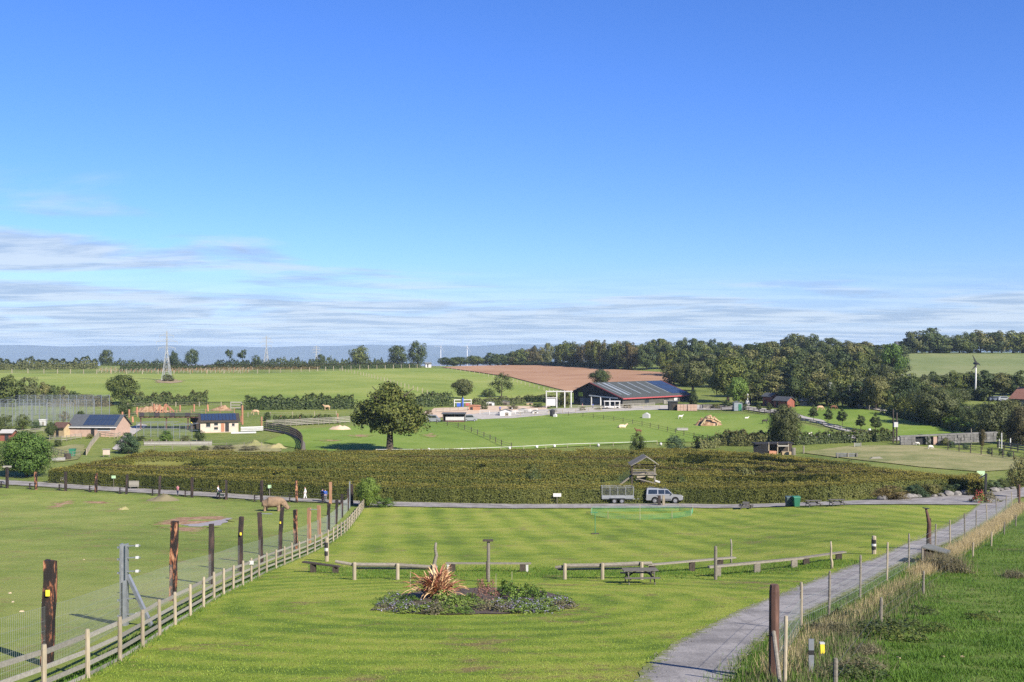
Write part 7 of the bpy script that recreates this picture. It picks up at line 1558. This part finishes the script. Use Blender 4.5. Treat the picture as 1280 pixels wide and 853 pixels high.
for (x0, x1, pb, lb, ev, rd) in ((953.5, 964, 507.5, 'bright red hut left of the pair below the wood', 3.0, 3.9), (967.5, 984, 509.5, 'long red shed right of the pair below the wood', 2.2, 3.2)):
    c0 = at(x0, pb); c1 = at(x1, pb+.3); house('red_hut', lb, c0, (c1.x-c0.x, c1.y-c0.y), (c1-c0).length, 3.2, ev, rd, 'red_boards', 'slate', .5, None, [('door', 'black_paint', .8, 1.6, 0, 1.8)])
c0 = at(1000, 508); c1 = at(1018, 507.5); house('grey_hut', 'low grey hut behind the leftmost young tree', c0, (c1.x-c0.x, c1.y-c0.y), (c1-c0).length, 3, 1.8, 2.8, 'stone_wall', 'concrete', .5, None, [('door', 'black_paint', 2.0, 2.8, 0, 1.6)])
# black horse shelter and clutter at (970,570)
q = at(973, 568); hs2 = thing('horse_shelter', q, 'low black shelter with open timber front behind the maze', 'shelter'); d_ = q.y
bar('black_wall', 'barn_black', P3(943, 562, d_+1.5), P3(960, 562, d_+.5), 2.0, 2.1, hs2); bar('roof', 'barn_black', P3(942, 554.5, d_+1.6), P3(990, 553.5, d_+1.6), 3.4, .18, hs2)
for x in (961, 972, 985.5): bar('post', 'post_wood', at_d(x, d_), P3(x, 553.5, d_), .16, .16, hs2)
bar('rail', 'rail_wood', P3(972, 557.5, d_-.1), P3(986, 557.5, d_-.1), .1, .28, hs2); bar('back_wall', 'dark_wood', P3(960, 560.5, d_+3), P3(990, 560, d_+3), .15, 2.2, hs2); bar('crate', 'hay', P3(977, 567.5, d_-.8), P3(989, 567.5, d_-.8), 1.0, .8, hs2); bar('manger', 'play_orange', P3(961, 566, d_-.2), P3(970, 566.5, d_-.2), .8, .7, hs2)
for px, pb, pt, lb in ((992, 569, 560, 'grey stump right of the horse shelter'), (1004.5, 567, 557.5, 'pale post in the pasture right of the horse shelter')): q = at(px, pb); r = thing('stub_post', q, lb, 'post'); bar('post', 'grey_wood', q, P3(px, pt, q.y), .3 if px > 1000 else .8, .3 if px > 1000 else .6, r, rnd=True)
q = at(1060, 572); r = thing('timber_jump', q, 'mossy timber rack lying in the pale pasture', 'rack'); d_ = q.y
for x in (1047, 1060, 1071): bar('leg', 'grey_wood', at_d(x, d_), P3(x, 566.5, d_), .2, .2, r)
for py in (567, 569, 570.5): bar('log', 'lichen_board', P3(1045, py, d_), P3(1072, py+.6, d_+.3), .25, .25, r, rnd=True)
q = at(1095, 574); r = thing('timber_pile', q, 'low pile of grey boards in the pale pasture', 'pile')
for k in range(4): bar('board', 'rail_wood', P3(1087+k, 574-k*.6, q.y), P3(1103-k, 573.5-k*.6, q.y), .5, .16, r)
q = at(1073, 559); r = thing('pasture_gate', q, 'grey metal gate in the hedge gap', 'gate')
for x in (1068, 1076): bar('post', 'rail_wood', at_d(x, q.y), P3(x, 553.5, q.y), .16, .16, r)
for py in (554.5, 556, 557.5): bar('bar', 'trailer_steel', P3(1068, py, q.y), P3(1076, py, q.y), .06, .1, r)
# telegraph posts with a transformer
for px, pb, pt, lb in ((1116.5, 554, 512, 'left of the two telegraph posts in the paddock corner'), (1121, 554, 516, 'right telegraph post with a white box')):
    q = at(px, pb); r = thing('telegraph_post', q, lb, 'post', 'telegraph posts'); bar('post', 'dark_wood', q, P3(px, pt, q.y), .3, .3, r, rnd=True)
    if px > 1118: bar('transformer', 'white_paint', P3(1119.5, 534, q.y-.3), P3(1119.5, 528, q.y-.3), .8, .6, r)
q = at(1087, 547); r = thing('white_lamp', q, 'round white lamp on a short post by the tallest young tree', 'lamp'); bar('post', 'dark_wood', q, P3(1087, 539, q.y), .12, .12, r); MB().tube([P3(1087, 539, q.y), P3(1087, 537.5, q.y), P3(1087, 536, q.y)], [.25, .4, .2], 10).build('head', 'white_paint', r, True, True)
# stone wall shed along the grey road
q = at(1160, 556); r = thing('stone_wall', q, 'long grey stone retaining wall with a shed opening below the road', 'wall'); d_ = q.y; wr2 = random.Random(3)
for (x0, x1, y0a, y0b, y1a, y1b) in ((1125, 1144, 546.5, 546, 556, 556), (1157, 1163, 545.5, 545.3, 555.5, 555.5), (1172, 1245, 545, 541, 555, 552)):
    nb = max(3, int((x1-x0)/4))
    for c_ in range(3):
        for k in range(nb):
            a = x0+(x1-x0)*k/nb; e = x0+(x1-x0)*(k+1)/nb-.25; t0 = k/nb; top = y0a+(y0b-y0a)*t0; bot = y1a+(y1b-y1a)*t0; z0_ = zpix(bot-(bot-top)*c_/3, d_); z1_ = zpix(bot-(bot-top)*(c_+1)/3+.15, d_)
            bar('stone', 'stone_wall', P3(a, 550, d_).xy.to_3d()+Vector((0, wr2.uniform(-.1, .1), (z0_+z1_)/2)), P3(e, 550, d_).xy.to_3d()+Vector((0, wr2.uniform(-.1, .1), (z0_+z1_)/2)), .6, z1_-z0_, r)
bar('coping', 'stone_wall', P3(1124, 545.8, d_+.2), P3(1246, 540.6, d_+.2), 1.0, .25, r); bar('recess_shade', 'black_paint', P3(1144, 551, d_+.4), P3(1157, 550.8, d_+.4), .3, 1.9, r); bar('red_pillar', 'brick_wall', P3(1168.5, 556, d_-.1), P3(1168.5, 546, d_-.1), .7, .5, r); bar('recess_shade', 'black_paint', P3(1163.3, 551, d_+.3), P3(1166.4, 551, d_+.3), .3, 1.7, r)  # black bars in the wall gaps paint the shade of the recesses
rail_line('wire_fence', 'thin fence round the yard in front of the willows', [(1185, 563), (1215, 567), (1250, 572), (1290, 578)], 1.5, 3.0, (.6, 1.3), 'dark_wood', 'grey_wood', .14, .06)
rail_line('rail_fence', 'grey board fence at the right edge by the willow', [(1247, 560), (1290, 567)], 1.4, 2.2, (.4, .8, 1.2), 'dark_wood', 'lichen_board', .16, .22)
for px, pb, pt, lb in ((1214, 556, 536, 'slim grey pole at the wall end'), (1252, 563, 541, 'white pole left of the dark shed'), (1249, 560, 549, 'short pale post beside the white pole'), (1263, 560, 548, 'pale post before the yellowish willow')): q = at(px, pb); r = thing('pole', q, lb, 'pole'); bar('pole', 'white_paint' if px != 1214 else 'grey_wood', q, P3(px, pt, q.y), .22, .22, r, rnd=True); bar('cap', 'dark_wood', P3(px, pt, q.y), P3(px, pt-.8, q.y), .28, .28, r, rnd=True)
for px, pb, w_ in ((1157, 554, 8), (1190, 560, 9), (1207, 562, 9), (1237, 568, 8), (1252, 569, 9), (1262, 572, 8)): tree('shrub', 'bush', 'bluish_leaf', px, pb, pb-8, w_, 'small grey green bush in the fenced yard at right', 'shrub', 'small bushes in the fenced yard', trunk=False)
# red roofed house and parked cars at the right edge
c0 = at_d(1263, 305); c1 = at_d(1305, 297); hr_, hf_ = house('red_roofed_house', 'red tiled house cut by the right frame edge', c0+Vector((0, 0, .0)), (c1.x-c0.x, c1.y-c0.y), (c1-c0).length, 9, 3.0, 5.8, 'stone_wall', 'tile_red', .5, None, [('window', 'window_glass', 1.5, 2.6, 1.0, 2.2)], cat='house')
ck_ = fbox(hf_, 2.2, 3.0, 4.1, 4.9, 5.2, 7.2).build('chimney', 'tile_red', hr_, world=True); fbox(hf_, 2.1, 3.1, 4.0, 5.0, 7.2, 7.35).build('chimney_cap', 'concrete', ck_, world=True, root=hr_)
for px, pb, m, lb in ((1209, 498.5, 'white_paint', 'white car parked below the wind turbine'), (1220, 499, 'car_silver', 'silver car parked right of the white one'), (1230, 500, 'white_paint', 'pale car parked near the dark hedge end'), (1243, 501.5, 'blue_door', 'dark blue car parked left of the red roof'), (1254, 501.5, 'car_silver', 'grey car parked next to the dark blue one')): small_vehicle(px, pb, lb, 'parked car', m, 4.2, 1.45, .2)
q = at(1203, 512); r = thing('stone_terrace', q, 'pale stone terrace wall between the hedges at right', 'wall')
for k in range(6): bar('stone', 'concrete', P3(1197+k*2.6, 511, q.y), P3(1199.4+k*2.6, 511, q.y), .8, 1.1, r)
q = at(1208, 533); r = thing('stone_terrace', q, 'reddish low terrace wall above the grey road', 'wall')
for k in range(5): bar('stone', 'brick_wall', P3(1203+k*2.6, 531, q.y), P3(1205.4+k*2.6, 531, q.y), .8, .9, r)
# cottage at the far wood end
q = at(1128, 442); c0 = at_d(1124, q.y-4); c1 = at_d(1137, q.y); house('cottage', 'small white gabled cottage among the far skyline trees', c0, (c1.x-c0.x, c1.y-c0.y), (c1-c0).length, 6, 4.0, 7.5, 'white_paint', 'slate', .5, None, [('window', 'window_glass', 1.0, 2.0, 1.5, 2.8)], cat='cottage')
# hut on the ridge
c0 = at(532, 459.3); c1 = at(539, 459.3); house('ridge_hut', 'tiny pale hut at the end of the ridge hedgerow', c0, (c1.x-c0.x, c1.y-c0.y), (c1-c0).length, 3, 2.4, 3.1, 'white_paint', 'lichen_board', .5, None, [('door', 'black_paint', 1.0, 1.9, 0, 1.9)])

# ---------------------------------------------------------------- wind turbine, pylons
q = at(1219, 498); wt_ = thing('wind_turbine', q, 'small wind turbine with dark blades above the tree belt', 'wind turbine'); d_ = q.y
hb = P3(1220, 454.5, d_); MB().tube([q, P3(1219.7, 475, d_), P3(1220, 456, d_)], [.30, .24, .17], 12).build('tower', 'white_paint', wt_, True, True)
MB().tube([hb+Vector((-.3, .9, 0)), hb, hb+Vector((-.1, -.9, 0)), hb+Vector((-.1, -1.2, 0))], [.3, .55, .4, .1], 10).build('nacelle', 'black_paint', wt_, True, True)
for tx, ty in ((1215.8, 444), (1214.5, 463), (1225.5, 457)):
    tp = P3(tx, ty, d_-1.0); b0 = hb+Vector((-.1, -1.0, 0)); v = (tp-b0); n_ = v.normalized(); sd_ = n_.cross(Vector((0, 1, 0))); b = MB(); b.poly([b0-sd_*.2, b0+sd_*.25, b0+v*.35+sd_*.4, tp+sd_*.05, tp-sd_*.05, b0+v*.35-sd_*.12]+[x+Vector((0, .1, 0)) for x in (b0-sd_*.2, b0+sd_*.25, b0+v*.35+sd_*.4, tp+sd_*.05, tp-sd_*.05, b0+v*.35-sd_*.12)], [(0, 1, 2, 3, 4, 5), (11, 10, 9, 8, 7, 6)]+[(i, (i+1) % 6, 6+(i+1) % 6, 6+i) for i in range(6)]); b.build('blade', 'black_paint', wt_, world=True)
simple('pylon_steel', (.36, .37, .37), (.28, .29, .29), 1, .6, .3, orand=0)
def pylon(px, pb, pt, label, thick, d=None):
    q = at(px, pb) if d is None else at_d(px, d); h = zpix(pt, q.y)-q.z; r = thing('pylon', q, label, 'pylon', 'electricity pylons'); w0 = h*.085; b = MB(); lv = [0, .18, .34, .48, .60, .70, .79, .87, .94, 1.0]
    hw_ = lambda t_: w0*(1-.86*min(t_/.62, 1)) if t_ < .62 else w0*.14*(1-.5*(t_-.62)/.38)
    for sx in (-1, 1):
        for sy in (-1, 1):
            pts = [Vector((sx*hw_(t_), sy*hw_(t_), h*t_)) for t_ in lv]; lb_ = MB()
            for a, c in zip(pts, pts[1:]): lb_.beam(a, c, thick, thick)
            lb_.build('leg', 'pylon_steel', r)
    for t0, t1 in zip(lv, lv[1:]):
        for f_ in range(4):
            rot = Matrix.Rotation(f_*math.pi/2, 3, 'Z'); A_ = rot @ Vector((-hw_(t0), -hw_(t0), h*t0)); B2 = rot @ Vector((hw_(t1), -hw_(t1), h*t1)); C2 = rot @ Vector((hw_(t0), -hw_(t0), h*t0)); D3 = rot @ Vector((-hw_(t1), -hw_(t1), h*t1))
            b.beam(A_, B2, thick*.6, thick*.6); b.beam(C2, D3, thick*.6, thick*.6); b.beam(D3, B2, thick*.6, thick*.6)
    b.build('bracing', 'pylon_steel', r)
    for t_, wd in ((.66, .17), (.79, .21), (.91, .14)):
        for s in (-1, 1):
            a_ = MB(); a_.beam((0, 0, h*t_), (s*h*wd, 0, h*t_), thick*.8, thick*.8); a_.beam((0, 0, h*(t_+.045)), (s*h*wd, 0, h*t_), thick*.7, thick*.7); arm = a_.build('cross_arm', 'pylon_steel', r)
            MB().tube([(s*h*wd, 0, h*t_), (s*h*wd, 0, h*(t_-.05))], thick*.5, 6).build('insulator', 'pylon_steel', arm)
    return r
pylon(208.5, 476, 414, 'tall lattice pylon standing in the green hill field', .18)
pylon(333, 456, 420, 'lattice pylon on the ridge in the middle distance', .24); pylon(395.5, 455, 432, 'smallest lattice pylon beyond the ridge hedge', .22)
tree('shrub', 'bush', 'olive_leaf', 210, 477, 468, 18, 'scrub growing round the foot of the near pylon', 'shrub', trunk=False)
sheet('bare_patch', [(193, 477), (205, 474.5), (224, 475.5), (228, 478), (212, 480), (196, 479)], 'stubble', .1, 4, .8, seed=11)
# two distant wind turbines over the water
for px, lb in ((551, 'left faint distant wind turbine beyond the ridge'), (584, 'right faint distant wind turbine beyond the ridge')):
    q = Vector(((px-640)/F*3600, 3600, SEA)); r = thing('wind_turbine', q, lb, 'wind turbine', 'distant turbines'); hz = zpix(433, 3600)-SEA; MB().tube([(0, 0, 0), (0, 0, hz)], [1.3, .8], 8).build('tower', 'white_paint', r, True); MB().box((0, 0, hz), (3, 7, 3)).build('nacelle', 'white_paint', r)
    for k in range(3): t_ = .5+k*2.094; MB().beam((0, -4, hz), (22*math.sin(t_), -4, hz+22*math.cos(t_)), 1.0, .4).build('blade', 'white_paint', r)

# ---------------------------------------------------------------- more of the left yard and the play yard
for i, (px, pb, pt, w, m, lb) in enumerate(((18, 556, 546, 16, 'copper_leaf', 'reddish bush by the low dark red shed'), (40, 549, 541, 18, 'olive_leaf', 'olive bush behind the round tree'), (52, 557, 548, 12, 'weed_leaf', 'dry bush right of the round tree'), (72, 558, 550, 12, 'dark_leaf', 'dark bush in front of the small wooden hut'), (112, 548, 542, 10, 'olive_leaf', 'small olive bush before the brick wall'), (176, 551, 545, 14, 'dark_leaf', 'dark bush at the left foot of the cages'), (232, 553, 545, 14, 'olive_leaf', 'olive bush inside the right cage'), (188, 555, 549, 12, 'weed_leaf', 'dry bush before the left cage'), (280, 562, 556, 30, 'weed_leaf', 'dry weedy growth at the back edge of the maze, left'), (312, 563, 558, 30, 'weed_leaf', 'dry weedy growth at the back edge of the maze, middle'), (255, 563, 557, 20, 'olive_leaf', 'olive weedy growth behind the maze'), (536, 520, 512, 10, 'copper_leaf', 'rusty bush left of the play yard'), (605, 512, 506, 12, 'olive_leaf', 'olive bush between the sheds of the play yard'), (642, 512, 506, 16, 'weed_leaf', 'dry bush in the play yard'), (672, 510, 504, 14, 'dark_leaf', 'dark bush by the pale fence'), (728, 514, 509, 10, 'weed_leaf', 'dry plant tub before the barn gable'), (748, 513, 509, 12, 'olive_leaf', 'olive plants in front of the barn gable'), (784, 511, 506, 12, 'copper_leaf', 'rusty shrub at the near barn corner'), (895, 511, 505, 14, 'olive_leaf', 'olive shrub right of the pallets'), (908, 509, 500, 16, 'dark_leaf', 'dark shrub under the broad tall tree'), (930, 512, 505, 10, 'dark_leaf', 'round dark shrub right of the kiosk'))):
    tree('bush', 'bush', m, px, pb, pt, w, lb, 'bush', trunk=False)
rail_line('rail_fence', 'grey rail fence in front of the small wooden hut', [(62, 551), (80, 552), (96, 549), (106, 548)], 1.2, 1.8, (.35, .7, 1.05), 'grey_wood', 'rail_wood', .1, .12)
rail_line('rail_fence', 'pale rail fence along the brick shed path', [(126, 546), (146, 548.5), (152, 545)], 1.1, 2.0, (.5, 1.0), 'post_wood', 'rail_wood', .1, .1)
rail_line('wire_fence', 'orange stake fence between the playground and the hill field', [(150, 524), (172, 521), (215, 518), (262, 516.5), (300, 516)], 1.3, 4.0, (.5, 1.0), 'orange_timber', 'grey_wood', .16, .06)
rail_line('rail_fence', 'pale rail fence round the sandy play yard', [(532, 523), (548, 522.5)], 1.2, 2.0, (.5, 1.0), 'red_timber', 'rail_wood', .14, .12)
rail_line('rail_fence', 'white rail fence on the far side of the play yard', [(600, 518.5), (622, 519.5), (650, 518), (680, 515.5)], 1.3, 3.0, (.4, .8, 1.2), 'white_paint', 'white_paint', .14, .14)
rail_line('rail_fence', 'grey paling fence behind the field shelter', [(545, 516), (566, 514.5), (590, 514)], 1.2, 3.0, (.5, 1.0), 'grey_wood', 'rail_wood', .14, .12)
rail_line('rail_fence', 'white rail fence directly in front of the barn', [(712, 512.5), (740, 512), (775, 510.8), (800, 509.5), (826, 508.5)], 1.3, 2.6, (.4, .8, 1.2), 'rail_wood', 'rail_wood', .14, .14)
for i, (px, pb, m, lb) in enumerate(((728, 511.5, 'cloth_pink', 'visitor in a pink top near the barn gable'), (741, 511.5, 'cloth_blue', 'visitor in a blue top near the barn gable'), (640, 516, 'cloth_white', 'visitor in a white top in the play yard'), (625, 515, 'cloth_blue', 'visitor in a blue top in the play yard'))): person(px, pb, lb, m, 'cloth_navy', i*1.7)

rail_line('wire_fence', 'thin stake fence along the rough grass behind the maze, left', [(170, 564), (215, 562), (260, 560.5), (330, 559.5)], 1.1, 3.5, (.5, .95), 'grey_wood', 'grey_wood', .1, .05)
rail_line('wire_fence', 'stake fence between the hedgerow field and the paling fence', [(310, 521), (350, 520.5), (400, 519.5), (445, 518.5)], 1.2, 6, (.5, 1.0), 'post_wood', 'grey_wood', .16, .05)
rail_line('wire_fence', 'stake fence below the hill field left of the hedgerow', [(160, 509.5), (200, 508.5), (250, 508), (300, 508.5)], 1.4, 7, (.6, 1.1), 'post_wood', 'grey_wood', .2, .06)
hedge('hedgerow', [(60, 508), (100, 507.5), (138, 508)], 2.2, 3, .5, 2, ['copper_leaf', 'olive_leaf'], 'low rusty hedge behind the tall wire poles', seed=61, hvar=.2)
hedge('hedgerow', [(590, 508), (625, 506), (655, 505)], 1.8, 2.5, .5, 2, ['olive_leaf', 'weed_leaf'], 'ragged low hedge above the play yard', seed=62, hvar=.2)
hedge('hedgerow', [(200, 463.5), (300, 462), (400, 461.5)], 1.6, 2.5, .6, 2, ['copper_leaf', 'dark_leaf'], 'brownish low hedge behind the staked saplings', seed=63, hvar=.15)
